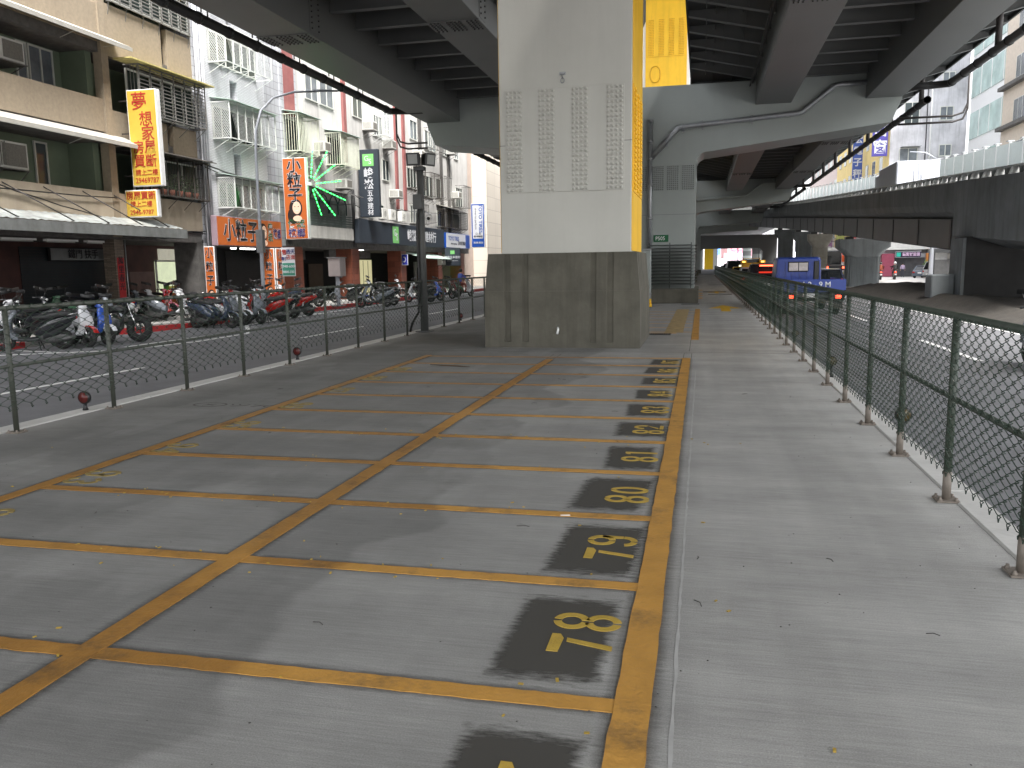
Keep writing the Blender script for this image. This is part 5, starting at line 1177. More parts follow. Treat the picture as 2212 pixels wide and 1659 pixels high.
def make_scooter(paint, name='scooter'):
    t = T(name, 'scooter', 'scooter', (0, 0, 0))
    wheel(t, .60, .235, .05); wheel(t, -.58, .235, .06)
    m = MB(); sect(m, [(-.92, .74, .04, .03), (-.86, .73, .10, .06), (-.62, .66, .155, .11), (-.35, .56, .165, .15), (-.15, .47, .14, .14), (-.05, .40, .10, .10)])
    m.build('body_panel', paint, t)
    m = MB()   # leg shield / front apron: curved plate rising to the headset
    sect(m, [(.30, .30, .16, .03, .02), (.40, .34, .18, .06), (.47, .50, .19, .10, .06, .0)])
    R_ = []
    for z, x, w, d in ((.30, .42, .13, .03), (.42, .47, .17, .045), (.58, .48, .19, .055), (.74, .43, .17, .06), (.86, .36, .12, .06), (.93, .32, .07, .05)):
        R_.append([(x+p*1.0, q, z+.0) for q, p in rr(w, d, d*.9)])
    m.loft(R_); m.build('front_shield', paint, t)
    m = MB()
    for k in range(9): pass
    R_ = []
    for a in [rad(d_) for d_ in (25, 50, 75, 100, 125, 150)]:
        cx, cz = .60+.27*math.cos(a), .235+.27*math.sin(a); R_.append([(cx+q*math.cos(a), p, cz+q*math.sin(a)) for p, q in rr(.065, .018, .015)])
    m.loft(R_); m.build('front_fender', paint, t)
    m = MB(); sect(m, [(-.12, .27, .14, .035), (.1, .25, .15, .03), (.34, .27, .14, .035)]); sect(m, [(-.80, .62, .06, .05), (-.5, .45, .13, .12), (-.2, .36, .12, .12)]); m.build('floorboard', scd, t)
    m = MB(); sect(m, [(-.80, .835, .08, .03), (-.66, .83, .13, .05), (-.40, .80, .145, .055), (-.30, .775, .14, .045), (-.12, .765, .12, .045), (-.02, .745, .07, .03)]); m.build('seat', seatm, t)
    m = MB(); sect(m, [(-.72, .27, .06, .08), (-.5, .27, .10, .12), (-.25, .27, .10, .11), (-.1, .3, .06, .08)]); m.tube([(-.62, -.13, .3), (-.78, -.13, .42)], .012, 5); m.tube([(-.45, .13, .24), (-.7, .14, .27), (-.88, .14, .33)], [.035, .05, .045], 8); m.cyl((-.6, -.12, .55), (-.56, -.12, .27), .03, 6); m.build('engine', M('engine alloy', (.10, .10, .10), r=.45, m=.4, v=.3, s=14), t)
    m = MB()
    for s_ in (-.06, .06): m.tube([(.60, s_, .235), (.50, s_, .50)], .02, 6)
    m.build('fork', chrome, t)
    m = MB(); m.tube([(.20, -.33, .96), (.27, -.18, .98), (.30, 0, .95), (.27, .18, .98), (.20, .33, .96)], [.018, .014, .03, .014, .018], 7); m.build('handlebar', scd, t)
    m = MB(); sect(m, [(.42, .93, .05, .035), (.36, .95, .10, .055), (.26, .96, .11, .05), (.2, .97, .06, .03)]); m.build('headset', paint, t)
    MB().ball((.415, 0, .93), .045, 8, (.5, 1.5, .8)).build('headlight', headl, t)
    for s_ in (-1, 1):
        m = MB(); m.tube([(.24, .2*s_, .98), (.26, .27*s_, 1.12), (.25, .30*s_, 1.19)], .007, 5); sect(m, [(.235, 1.22, .001, .001), (.24, 1.22, .065, .045), (.258, 1.22, .065, .045), (.27, 1.22, .03, .02)]); 
        for i in range(len(m.v)-16*4, len(m.v)): v = m.v[i]; m.v[i] = (v[0], v[1]+.32*s_, v[2])
        m.build('mirror', black, t)
    MB().ball((-.915, 0, .73), .05, 8, (.5, 1.6, .7)).build('tail_light', redlens, t)
    MB().hexa([(-.93, -.09, .44), (-.925, -.09, .44), (-.925, .09, .44), (-.93, .09, .44), (-.97, -.09, .58), (-.965, -.09, .58), (-.965, .09, .58), (-.97, .09, .58)]).build('license_plate', white, t)
    m = MB(); m.tube([(-.1, .1, .2), (-.16, .22, .01)], .014, 5); m.tube([(-.1, -.1, .2), (-.16, -.16, .01)], .014, 5); m.build('stand', scd, t)
    m = MB(); m.tube([(-.70, -.10, .80), (-.92, -.09, .84), (-.95, 0, .85), (-.92, .09, .84), (-.70, .10, .80)], .012, 5); m.build('grab_rail', chrome, t)
    return t
def make_motorcycle():
    t = T('motorcycle', 'dark motorcycle with a fat front tyre parked nearest the red kerb', 'motorcycle', (0, 0, 0))
    wheel(t, .72, .34, .095); wheel(t, -.68, .32, .08)
    m = MB(); sect(m, [(.32, .80, .06, .05), (.18, .84, .14, .10), (-.1, .80, .13, .09), (-.2, .76, .08, .04)]); m.build('tank', black, t)
    m = MB(); sect(m, [(-.85, .86, .06, .03), (-.6, .80, .12, .04), (-.2, .76, .12, .04), (-.12, .76, .08, .03)]); m.build('seat', seatm, t)
    m = MB(); sect(m, [(.25, .45, .10, .12), (.1, .45, .16, .20), (-.15, .42, .15, .18), (-.3, .45, .08, .10)]); m.tube([(.2, .14, .4), (0, .18, .2), (-.7, .17, .28)], [.03, .035, .05], 7); m.build('engine', rimm, t)
    m = MB(); m.tube([(.35, 0, .85), (.2, 0, .35), (-.3, 0, .35), (-.25, 0, .75)], .03, 6); m.tube([(-.25, .08, .4), (-.68, .1, .32)], .025, 6); m.build('frame', scd, t)
    m = MB()
    for s_ in (-.1, .1): m.tube([(.72, s_, .33), (.46, s_, .96)], .024, 6)
    m.build('fork', chrome, t); m = MB(); m.tube([(.26, -.38, 1.04), (.38, -.2, 1.06), (.42, 0, 1.0), (.38, .2, 1.06), (.26, .38, 1.04)], .015, 6); m.build('handlebar', scd, t)
    MB().ball((.53, 0, .90), .09, 10, (.8, 1, 1)).build('headlight', headl, t)
    R_ = []
    for a in [rad(d_) for d_ in (50, 80, 110, 135)]:
        cx, cz = .72+.36*math.cos(a), .33+.36*math.sin(a); R_.append([(cx+q*math.cos(a), p, cz+q*math.sin(a)) for p, q in rr(.08, .012, .01)])
    MB().loft(R_).build('front_fender', black, t)
    return t
PAINT = {k: M('scooter paint '+k, lin(c), r=.25, v=.1, s=5, coat=.6) for k, c in dict(white=(225, 226, 230), black=(34, 36, 40), silver=(118, 124, 132), red=(170, 34, 30), blue=(60, 96, 190), slate=(64, 74, 92), pink=(214, 120, 140), darkred=(96, 22, 24), green=(60, 90, 70), yellow=(200, 170, 40)).items()}
proto = make_scooter(PAINT['black'])
def place_scooter(x, y, hd, col, label, z=-.15, first=[True], col2=None, lean=-.12, col3=None):
    """hd = heading in degrees; col2 = other colour for the front, col3 for fender"""
    global proto
    mats = {'body_panel': PAINT[col], 'front_shield': PAINT[col2 or col], 'headset': PAINT[col2 or col], 'front_fender': PAINT[col3 or col2 or col]}
    if first[0]:
        first[0] = False; proto.location = (x, y, z); proto.rotation_euler = (lean, 0, rad(hd)); proto['label'] = label
        for o in children(proto):
            nm = o.name.split('.')[0]
            if nm in mats: o.material_slots[0].link = 'OBJECT'; o.material_slots[0].material = mats[nm]
        r = proto
    else: r = dup(proto, (x, y, z), rad(hd), label, rx=lean, mats=mats)
    r['group'] = 'scooters parked along the left kerb'; return r
H = lambda fx, fy, rx_, ry_: math.degrees(math.atan2(fy-ry_, fx-rx_))
place_scooter(-14.95, 15.80, 213, 'black', 'black scooter with a grey leg shield parked tail to the road, nearest the camera', col2='silver')
place_scooter(-14.62, 16.55, -12, 'white', 'white and red scooter just right of the nearest black one, front towards the road', col2='white', col3='red')
place_scooter(-14.58, 17.1, -10, 'white', 'white scooter with a blue front between the red-trimmed one and the fat-tyred motorcycle', col2='blue', col3='white')
mc = make_motorcycle(); mc.location = (-14.45, 17.75, -.15); mc.rotation_euler = (-.1, 0, rad(6))
place_scooter(-16.6, 15.6, 20, 'silver', 'chrome trimmed scooter cut by the left edge of the picture', z=-.02)
place_scooter(-15.9, 16.6, 190, 'black', 'black scooter with a white front behind the nearest black one, mostly hidden', z=-.02, col2='white')
place_scooter(-19.3, 24.45, 15, 'silver', 'silver scooter behind the brown brick pillar, first in the row on the sidewalk', z=-.02)
place_scooter(-19.15, 24.95, 12, 'blue', 'blue and white scooter second in the row on the sidewalk', z=-.02, col2='white')
place_scooter(-19.1, 25.75, 10, 'black', 'black scooter with a pink front, third in the row on the sidewalk', z=-.02, col2='pink')
place_scooter(-19.0, 26.5, 10, 'black', 'black scooter with a white front, fourth in the row on the sidewalk', z=-.02, col2='white')
place_scooter(-18.9, 27.05, 190, 'darkred', 'maroon scooter last in the row on the sidewalk, before the pipes', z=-.02)
place_scooter(-14.55, 22.33, 1, 'slate', 'large dark grey scooter broadside in the second parking bay, nearest there', col2='slate')
place_scooter(-14.70, 22.95, 3, 'slate', 'slate scooter with a pale front right behind the broadside one', col2='silver')
place_scooter(-14.80, 23.5, 2, 'white', 'white scooter with black seat third in the second bay', col2='white')
place_scooter(-14.55, 24.25, -18, 'slate', 'silvery blue scooter turned slightly to the camera in the second bay', col2='silver')
place_scooter(-14.35, 25.0, 200, 'red', 'red scooter with a grey seat in the second bay, tail outwards')
place_scooter(-14.75, 25.9, 195, 'black', 'black scooter with a white plate in the second bay, tail outwards')
place_scooter(-14.9, 26.9, 190, 'black', 'black and silver scooter next to the red tailed one in the second bay', col2='silver')
place_scooter(-15.0, 28.2, 197, 'red', 'bright red scooter with a cream stripe, last in the second bay')
place_scooter(-16.2, 25.5, 60, 'red', 'red scooter standing back on the sidewalk behind the lamp post', z=-.02)
place_scooter(-16.4, 27.6, 30, 'white', 'white scooter standing back on the sidewalk behind the second bay', z=-.02)
place_scooter(-16.8, 29.6, 170, 'red', 'red scooter behind the bright red one, on the sidewalk', z=-.02)
place_scooter(-16.7, 32.6, 185, 'black', 'black scooter on the sidewalk beside the grey utility box', z=-.02)
place_scooter(-17.2, 31.7, 175, 'slate', 'dark scooter in front of the first granite pillar', z=-.02)
place_scooter(-14.35, 34.55, 215, 'silver', 'silver grey scooter standing alone at the kerb past the utility box')
place_scooter(-14.6, 36.0, 200, 'black', 'black scooter with blue trim just behind the lone silver one', col3='blue')
place_scooter(-13.9, 39.45, 180, 'black', 'white fronted scooter with a raised backrest beside the floodlight pole', col2='white')
place_scooter(-13.9, 41.0, -5, 'black', 'scooter with a blue front just right of the floodlight pole', col2='blue')
place_scooter(-14.0, 43.5, -10, 'black', 'black scooter between the blue fronted one and the rider')
place_scooter(-14.3, 45.3, 20, 'darkred', 'dark scooter behind the black one near the rider')
for i, (x, y, hd, c) in enumerate([(-17.3, 18.2, 20, 'black'), (-17.1, 19.3, 160, 'green'), (-17.2, 20.4, 10, 'silver'), (-17.3, 21.4, 170, 'black'), (-16.9, 16.9, 0, 'black')]):
    place_scooter(x, y, hd, c, 'scooter in the dark before the roller shutter, %s' % ['nearest the camera but one', 'third from the camera', 'fourth from the camera, silver', 'last before the brick pillar', 'nearest the camera'][i], z=-.02)
for i, (x, y, hd, c, c2) in enumerate([(-16.9, 23.4, 15, 'silver', 'white'), (-17.0, 24.2, 190, 'black', 'red'), (-17.1, 28.4, 20, 'black', 'silver'), (-17.2, 30.6, 12, 'slate', 'white'), (-16.6, 36.6, 185, 'black', 'silver'), (-16.4, 38.0, 10, 'white', 'white'), (-16.6, 42.4, 15, 'black', 'white')]):
    place_scooter(x, y, hd, c, ['silver and white scooter on the sidewalk right of the brick pillar', 'black and red scooter second on the sidewalk right of the brick pillar', 'black scooter on the sidewalk under the orange fascia sign', 'slate scooter with a white front under the orange projecting sign', 'black scooter on the sidewalk between two granite pillars', 'white scooter on the sidewalk near the second granite pillar', 'black and white scooter on the sidewalk below the slate fascia'][i], z=-.02, col2=c2)
rs = place_scooter(-13.65, 46.4, 60, 'green', 'pale green scooter carrying a rider, at the far end of the left kerb', col2='white', lean=0)
# scooter glimpsed at the right edge of the road
rs2 = dup(proto, (5.35, 14.5, -.15), rad(92), 'dark scooter on the right road cut by the right edge of the picture', rx=0); rs2['group'] = 'scooters riding on the right'

# ================================================================== people
def person(loc, rz, top, legs, label, pose='ride', helmet=None, hair=(.02, .015, .012), sc=.93):
    t = T('person', label, 'person', (0, 0, 0))
    if pose == 'ride':
        J = {'pel': (-.32, 0, .90), 'sp': (-.30, 0, 1.15), 'ch': (-.24, 0, 1.36), 'nk': (-.20, 0, 1.50), 'hd': (-.17, 0, 1.60), 'ht': (-.17, 0, 1.72)}
        arms = lambda s: [(-.24, .17*s, 1.40), (-.05, .27*s, 1.20), (.19, .28*s, 1.02), (.24, .27*s, 1.01)]
        leg = lambda s: [(-.30, .10*s, .86), (.08, .17*s, .78), (.05, .15*s, .36), (.16, .15*s, .30)]
    else:
        J = {'pel': (0, 0, .92), 'sp': (0, 0, 1.12), 'ch': (0, 0, 1.34), 'nk': (0, 0, 1.47), 'hd': (.01, 0, 1.57), 'ht': (.01, 0, 1.70)}
        arms = lambda s: [(0, .18*s, 1.38), (-.02, .24*s, 1.12), (.05, .25*s, .90), (.07, .25*s, .82)]
        leg = lambda s: [(0, .10*s, .86), (.04*s+.02, .10*s, .48), (-.02+.08*s, .10*s, .06), (.12+.08*s, .11*s, .03)]
    def skin(verts, edges, rads, name, mat, root=0):
        me = bpy.data.meshes.new(name); me.from_pydata(verts, edges, []); o = bpy.data.objects.new(name, me); COL.objects.link(o)
        sk_ = o.modifiers.new('skin', 'SKIN'); 
        for i, r_ in enumerate(rads): me.skin_vertices[0].data[i].radius = (r_, r_) if not isinstance(r_, tuple) else r_; me.skin_vertices[0].data[i].use_root = (i == root)
        sk_.use_smooth_shade = True; sb = o.modifiers.new('sub', 'SUBSURF'); sb.levels = 1; sb.render_levels = 1
        dg = bpy.context.evaluated_depsgraph_get(); m2 = bpy.data.meshes.new_from_object(o.evaluated_get(dg)); bpy.data.objects.remove(o)
        m2.materials.clear(); m2.materials.append(mat[0])
        for mm in mat[1:]: m2.materials.append(mm)
        o = bpy.data.objects.new(name, m2); COL.objects.link(o); o.parent = t; return o
    V = [J['pel'], J['sp'], J['ch'], J['nk'], J['hd'], J['ht']]; E_ = [(0, 1), (1, 2), (2, 3), (3, 4), (4, 5)]; R_ = [.15, .14, .16, .055, .085, .07]
    for s in (1, -1):
        b = len(V); V += arms(s); E_ += [(2, b), (b, b+1), (b+1, b+2), (b+2, b+3)]; R_ += [.065, .05, .038, .035]
        hx, hy, hz = V[-1]
        for k, dy in enumerate((-.03, -.01, .01, .03)): V.append((hx+.07, hy+dy, hz-.015)); E_.append((b+3, len(V)-1)); R_.append(.009)
        V.append((hx+.03, hy-.045*s, hz+.01)); E_.append((b+3, len(V)-1)); R_.append(.010)
        b = len(V); V += leg(s); E_ += [(0, b), (b, b+1), (b+1, b+2), (b+2, b+3)]; R_ += [.095, .07, .048, .04]
    sm_ = M('skin tone', (.42, .25, .17), r=.6, v=.05); tp = M(label[:12]+' top', top, r=.85, v=.15, s=8); lg = M(label[:12]+' trousers', legs, r=.85, v=.15, s=8)
    o = skin(V, E_, R_, 'body', [sm_, tp, lg])
    nk = J['nk'][2]-.02; pz = J['pel'][2]+.04
    for f in o.data.polygons:
        c = f.center; reach = abs(c.y) > .2 and c.z < (1.06 if pose == 'ride' else .90) and c.z > .7
        f.use_smooth = True
        f.material_index = 0 if (c.z > nk or (reach and (pose != 'ride' or c.x > .12))) else (2 if c.z < pz and not (pose == 'ride' and c.x > .1 and c.z > .95) else 1)
    hx, _, hz = J['hd']
    if helmet:
        m = MB(); m.ball((hx-.01, 0, hz+.07), .145, 12, (1.05, .95, .95)); m.build('helmet', M(label[:10]+' helmet', helmet, r=.2, coat=.5), t)
        MB().ball((hx+.09, 0, hz+.03), .09, 8, (.6, 1.1, .6)).build('visor', black, t)
    else: MB().ball((hx-.02, 0, hz+.06), .115, 10, (1, .95, 1.05)).build('hair', M('dark hair', hair, r=.7), t)
    MB().ball((hx+.095, 0, hz+.015), .018, 6).build('nose', sm_, t)
    for s in (1, -1):
        MB().ball((hx+.085, .032*s, hz+.045), .010, 6).build('eye', black, t)
        x, y, z = leg(s)[3]; m = MB(); sect(m, [(x-.13, z-.005, .035, .035), (x-.02, z, .045, .04), (x+.10, z-.012, .035, .022)]); 
        for i in range(len(m.v)): v = m.v[i]; m.v[i] = (v[0], v[1]+y, v[2])
        m.build('shoe', black, t)
    t.location = loc; t.rotation_euler = (0, 0, rz); t.scale = (sc,)*3
    return t
person((-13.65, 46.4, -.15), rad(60), (.08, .12, .4), (.25, .05, .04), 'rider in blue with a reddish bag seen from behind at the far left kerb')

# ================================================================== four-wheelers (local: rear at y=0, front towards +y)
def ringy(y, w, z0, z1, r=.12, top=1.0):
    n = rr(w, (z1-z0)/2, min(r, w*.9, (z1-z0)*.45), 3); zc = (z0+z1)/2; hh = (z1-z0)/2
    return [(p*(1+(top-1)*max(0, q/hh)), y, zc+q) for p, q in n]
carglass = M('car glass', (.012, .014, .016), r=.06, v=0, coat=.4)
def wheels(t, W_, ys_, r=.30, tw=.19):
    for y in ys_:
        for s in (-1, 1):
            x = s*(W_-.10); m = MB(); m.tube([(x-s*tw/2, y, r), (x-s*tw*.4, y, r), (x+s*tw*.4, y, r), (x+s*tw/2, y, r)], [r*.86, r, r, r*.86], 18); w = m.build('wheel', rubber, t)
            m = MB(); m.cyl((x+s*tw/2-s*.01, y, r), (x+s*tw/2+s*.008, y, r), r*.62, 14)
            m.build('rim', alu, w)
def car(loc, rz, paint, label, kind='sedan', cat='car', lamps=True, third=False, tsc=1, body='car', front=False):
    t = T('parked_car' if body == 'parked' else 'car' if kind != 'van' else 'van', label, cat, (0, 0, 0))
    L, W_, H_ = {'sedan': (4.4, .86, 1.42), 'suv': (4.5, .90, 1.68), 'van': (4.7, .90, 1.98), 'hatch': (4.0, .84, 1.5)}[kind]; belt = {'sedan': .88, 'suv': 1.02, 'van': 1.12, 'hatch': .92}[kind]
    m = MB(); hoodz = belt-.10 if kind != 'van' else belt-.05
    R_ = [ringy(0, W_*.90, .36, belt-.12, .12), ringy(.08, W_*.97, .26, belt-.03, .14), ringy(.5, W_, .20, belt, .16), ringy(1.2, W_, .20, belt, .14), ringy(L*.62, W_, .20, belt, .14), ringy(L*.74, W_, .20, hoodz+.02, .16), ringy(L*.93, W_*.96, .22, hoodz-.12, .18), ringy(L-.02, W_*.82, .30, hoodz-.26, .14)]
    m.loft(R_)
    b = m.build('body', paint, t)
    yr0, yr1, yf1, yf0 = {'sedan': (.55, 1.15, 2.5, 3.2), 'suv': (.08, .55, 2.4, 3.2), 'van': (.06, .35, 2.9, 3.9), 'hatch': (.10, .7, 2.3, 3.1)}[kind]
    m = MB(); lo, hi = belt-.02, H_-.05
    q = W_*.95; w2 = W_*.78
    vs = [(-q, yr0, lo), (q, yr0, lo), (q, yf0, lo), (-q, yf0, lo), (-w2, yr1, hi), (w2, yr1, hi), (w2, yf1, hi), (-w2, yf1, hi)]
    m.hexa(vs); m.build('windows', carglass, t, bevel=.03)
    m = MB(); R_ = [ringy(yr1-.08, w2*.9, hi-.02, hi+.03, .02), ringy(yr1+.1, w2+.02, hi-.02, H_, .03), ringy((yr1+yf1)/2, w2+.03, hi-.02, H_+.01, .03), ringy(yf1+.05, w2*.95, hi-.02, hi+.02, .02)]; m.loft(R_)
    for s in (-1, 1):
        for a, c, th in (((s*q, yr0, lo), (s*w2, yr1, hi), .09), ((s*q, yf0, lo), (s*w2, yf1, hi), .07), ((s*(q), (yr1+yf1)/2, lo), (s*w2, (yr1+yf1)/2, hi), .07)): m.bar(a, c, th, .05)
    m.build('roof', paint, t)
    for s in (-1, 1):
        MB().hexa([(s*W_*.62, -.012, belt-.30), (s*W_*.90, -.012, belt-.30), (s*W_*.93, .1, belt-.30), (s*W_*.62, .1, belt-.30), (s*W_*.62, -.0, belt-.14), (s*W_*.90, -.0, belt-.14), (s*W_*.93, .12, belt-.14), (s*W_*.62, .12, belt-.14)]).build('tail_light', redlamp if lamps else redlens, t)
        m = MB(); m.ball((s*(W_+.09), yf0-.35, belt+.05), .09, 8, (1, .5, .7)); m.build('mirror', paint, t)
        if front: MB().ball((s*W_*.66, L-.07, hoodz-.2), .12, 8, (1.4, .6, .7)).build('headlight', headl, t)
    if third: B(-.32*tsc, .32*tsc, yr0+.02, yr0+.09, (belt+.02 if kind != 'suv' else H_-.14), (belt+.085 if kind != 'suv' else H_-.07)).build('brake_light', redlamp, t)
    B(-.2, .2, -.03, -.005, .52, .66).build('license_plate', white, t)
    m = MB(); R_ = [ringy(-.05, W_*.8, .30, .44, .05), ringy(.1, W_*.98, .24, .46, .06)]; m.loft(R_); m.build('bumper', paint if kind != 'van' else scd, t)
    wheels(t, W_, (.85, L-.85))
    t.location = loc; t.rotation_euler = (0, 0, rz); return t
CP = {k: M('car paint '+k, lin(c), r=.25, v=.03, s=2, coat=.7) for k, c in dict(navy=(30, 34, 52), white=(225, 226, 228), black=(22, 22, 24), yellow=(214, 170, 40), silver=(170, 172, 175), grey=(90, 100, 112), blue=(34, 66, 150), red=(150, 20, 20)).items()}
ZR = -.15
car((5.3, 38.2, ZR), rad(-4), CP['navy'], 'dark blue sedan with lit tail lamps half hidden by the blue truck', 'sedan')
car((3.35, 45.5, ZR), 0, CP['black'], 'black hatchback with a lit red brake bar left of the blue truck', 'suv', third=True, tsc=1.15, lamps=False)
car((3.3, 57, ZR), 0, CP['silver'], 'silver car with one lit brake light ahead of the black one', 'sedan', third=True)
tx = car((3.25, 70, ZR), 0, CP['yellow'], 'yellow taxi with a roof lamp further up the queue', 'sedan', cat='taxi'); q = MB(); q.loft([ringy(1.5, .25, 1.42, 1.5, .03), ringy(1.75, .22, 1.42, 1.56, .04), ringy(1.9, .2, 1.42, 1.48, .03)]); q = q.build('roof_lamp', M('taxi lamp', (.8, .7, .4), e=.6), None); q.parent = tx
car((3.2, 84, ZR), 0, CP['white'], 'white van ahead of the yellow taxi', 'van', cat='van'); car((3.3, 99, ZR), 0, CP['black'], 'black car far up the queue before the white one', 'suv'); car((3.2, 112, ZR), 0, CP['white'], 'farthest white car in the queue at the crossing', 'sedan')
car((6.2, 58, ZR), 0, CP['silver'], 'silver van in the second lane beyond the blue truck', 'van', cat='van'); car((6.3, 88, ZR), 0, CP['grey'], 'grey car far up the second lane', 'suv'); car((-2.5, 160, ZR), .4, CP['silver'], 'small silver car crossing far ahead of the walkway', 'sedan')
# blue flatbed truck
tb = C8('truck blue', 20, 52, 132, r=.35, v=.08, s=3, coat=.3); t = T('flatbed_truck', 'blue flatbed truck with white stencil letters on the tailgate, behind the green fence', 'truck', (3.88, 28, ZR))
X0, X1 = 2.60, 4.50
m = MB(); bz = .68
m.box(X0, X1, 28.0, 28.05, bz, 1.03); m.build('tailgate', tb, t, bevel=.008); m = MB(); m.box(X0, X0+.04, 28.06, 31.2, bz, 1.03); m.build('side_gate', tb, t, bevel=.008); m = MB(); m.box(X1-.04, X1, 28.06, 31.2, bz, 1.03); m.build('side_gate', tb, t, bevel=.008)
B(X0+.04, X1-.04, 28.06, 31.2, bz-.06, bz+.02).build('bed_floor', tb, t)
m = MB(); cx = 3.40
R_ = []
for y, w, z0, z1 in ((31.35, .78, .5, 1.70), (31.5, .82, .42, 1.76), (32.5, .83, .4, 1.76), (32.9, .82, .42, 1.55), (33.2, .80, .45, 1.15), (33.3, .76, .5, 1.0)): R_.append([(cx+p[0], p[1], p[2]) for p in ringy(y, w, z0, z1, .1, .93)])
m.loft(R_); m.build('cab', tb, t)
m = MB(); 
for i in range(6): m.box(cx-.70+i*.25, cx-.67+i*.25, 31.325, 31.36, .85, 1.62)
m.build('cab_rib', tb, t)
B(cx-.36, cx+.34, 31.31, 31.345, 1.24, 1.60).build('rear_window_frame', black, t, bevel=.02); wg = M('lit cab window', (.5, .45, .42), r=.15, v=.4, s=3)
B(cx-.33, cx-.02, 31.30, 31.312, 1.28, 1.56).build('rear_window', wg, t); B(cx+.01, cx+.31, 31.30, 31.312, 1.28, 1.56).build('rear_window', wg, t)
B(cx+.52, cx+.70, 31.30, 31.35, .9, 1.62).build('air_intake', black, t, bevel=.03)
m = MB(); m.box(X0+.3, X0+.4, 28.1, 33, .48, .62); m.box(X1-.4, X1-.3, 28.1, 33, .48, .62); m.box(X0+.15, X1-.15, 28.0, 28.08, .45, .55); m.cyl((cx-.5, 29.4, .4), (cx+.5, 29.4, .4), .07, 8); m.build('chassis', scd, t)
for s in (X0+.22, X1-.22):
    B(s-.08, s+.08, 27.96, 28.02, .42, .52).build('tail_light', redlamp, t)
for y in (29.2, 32.5):
    for s, d in ((X0+.12, -1), (X1-.12, 1)):
        m = MB(); m.tube([(s-.11, y, .30+ZR), (s-.09, y, .30+ZR), (s+.09, y, .30+ZR), (s+.11, y, .30+ZR)], [.26, .30, .30, .26], 18); w = m.build('wheel', rubber, t); MB().cyl((s+d*.09, y, .30+ZR), (s+d*.12, y, .30+ZR), .17, 12).build('rim', galv, w)
for s in (X0+.12, X1-.12): B(s-.16, s+.16, 28.75, 28.77, .05, .4).build('mud_flap', rubber, t)
letters('1 2 - 9 M', .24, (cx+.2, 27.995, .86), FY, M('stencil white', (.6, .62, .66), r=.6), t, off=.02)
B(cx-.2, cx+.2, 27.97, 27.99, .45, .58).build('license_plate', white, t)
# bus
t = T('bus', 'white and orange bus with a dark rear window beyond the blue truck', 'bus', (11.4, 70, ZR)); bw = M('bus white', (.62, .62, .62), r=.35)
X0, X1 = 10.2, 12.6
R_ = []
m = MB()
for y, w, z0, z1 in ((69.95, 1.12, .35, 3.0), (70.1, 1.2, .25, 3.12), (79, 1.2, .25, 3.12), (79.2, 1.15, .35, 3.0)): R_.append([(11.4+p[0], p[1], p[2]) for p in ringy(y, w, z0, z1, .18)])
m.loft(R_); m.build('body', bw, t); B(10.35, 12.05, 69.88, 69.96, 1.15, 2.85).build('rear_window', carglass, t, bevel=.05); B(12.1, 12.56, 69.89, 69.97, 1.5, 2.3).build('orange_panel', C8('bus orange', 226, 90, 30, r=.4), t); B(10.21, 12.55, 69.9, 69.97, .5, 1.1).build('engine_cover', scd, t)
for x in (10.45, 12.35): B(x-.13, x+.13, 69.84, 69.9, .7, .95).build('tail_light', redlamp, t)
B(12.15, 12.5, 69.84, 69.9, 2.55, 2.75).build('upper_light', redlamp, t); MB().loft([ringy(71, .8, 3.1, 3.3, .05), ringy(74, .8, 3.1, 3.3, .05)]).build('roof_unit', bw, t)
for o in [c for c in children(t) if c.name.startswith('roof_unit')]: o.location.x += 11.4
for y in (72, 77): [MB().cyl((x-.15, y, .3), (x+.15, y, .3), .46, 16).build('wheel', rubber, t) for x in (10.4, 12.4)]
t.location = (16.0, 108, ZR)
# yellow works machine
t = T('excavator', 'yellow works machine with raised arms standing in the queue', 'construction vehicle', (4.9, 68, ZR)); ym = C8('machine yellow', 206, 150, 30, r=.5, v=.15)
B(4.0, 5.8, 68, 71.5, .7, 1.3).build('chassis', scd, t, bevel=.05); B(4.05, 5.75, 68.1, 69.4, 1.3, 1.9).build('engine_cover', ym, t, bevel=.08); m = MB(); m.box(4.2, 4.25, 69.4, 70.6, 1.3, 2.3); m.box(5.55, 5.6, 69.4, 70.6, 1.3, 2.3); m.box(4.2, 5.6, 69.4, 70.6, 2.3, 2.36); m.build('canopy_frame', ym, t); B(4.26, 5.54, 69.5, 70.4, 1.4, 2.25).build('cab_glass', carglass, t)
for x, lbx in ((3.95, 0), (5.45, 1)): B(x, x+.5, 67.95, 68.4, 1.85, 2.15).build('work_lamp_housing', ym, t, bevel=.05); 
for x in (4.2, 5.7): B(x-.12, x+.12, 67.92, 67.96, 1.93, 2.07).build('work_lamp', M('amber lamp', (1, .5, .1), e=.8), t)
m = MB(); m.bar((4.9, 70, 1.5), (5.2, 72.5, 1.9), .25, .3); m.bar((5.2, 72.5, 1.9), (5.3, 74.2, .9), .2, .25); m.build('boom', ym, t)
t.location = (3.9, 68, ZR); t.scale = (.95, 1, .84)
for y in (68.6, 70.9): [MB().cyl((x-.2, y, .3), (x+.2, y, .3), .45, 16).build('wheel', rubber, t) for x in (4.1, 5.7)]
tr = T('traffic_cone', 'orange and white traffic cone behind the yellow works machine', 'traffic cone', (4.75, 62, ZR)); MB().tube([(4.75, 62, -.13), (4.75, 62, .75)], [.2, .03], 12).build('cone', C8('cone orange', 240, 90, 30), tr); B(4.53, 4.97, 61.78, 62.22, -.15, -.12).build('base', black, tr)
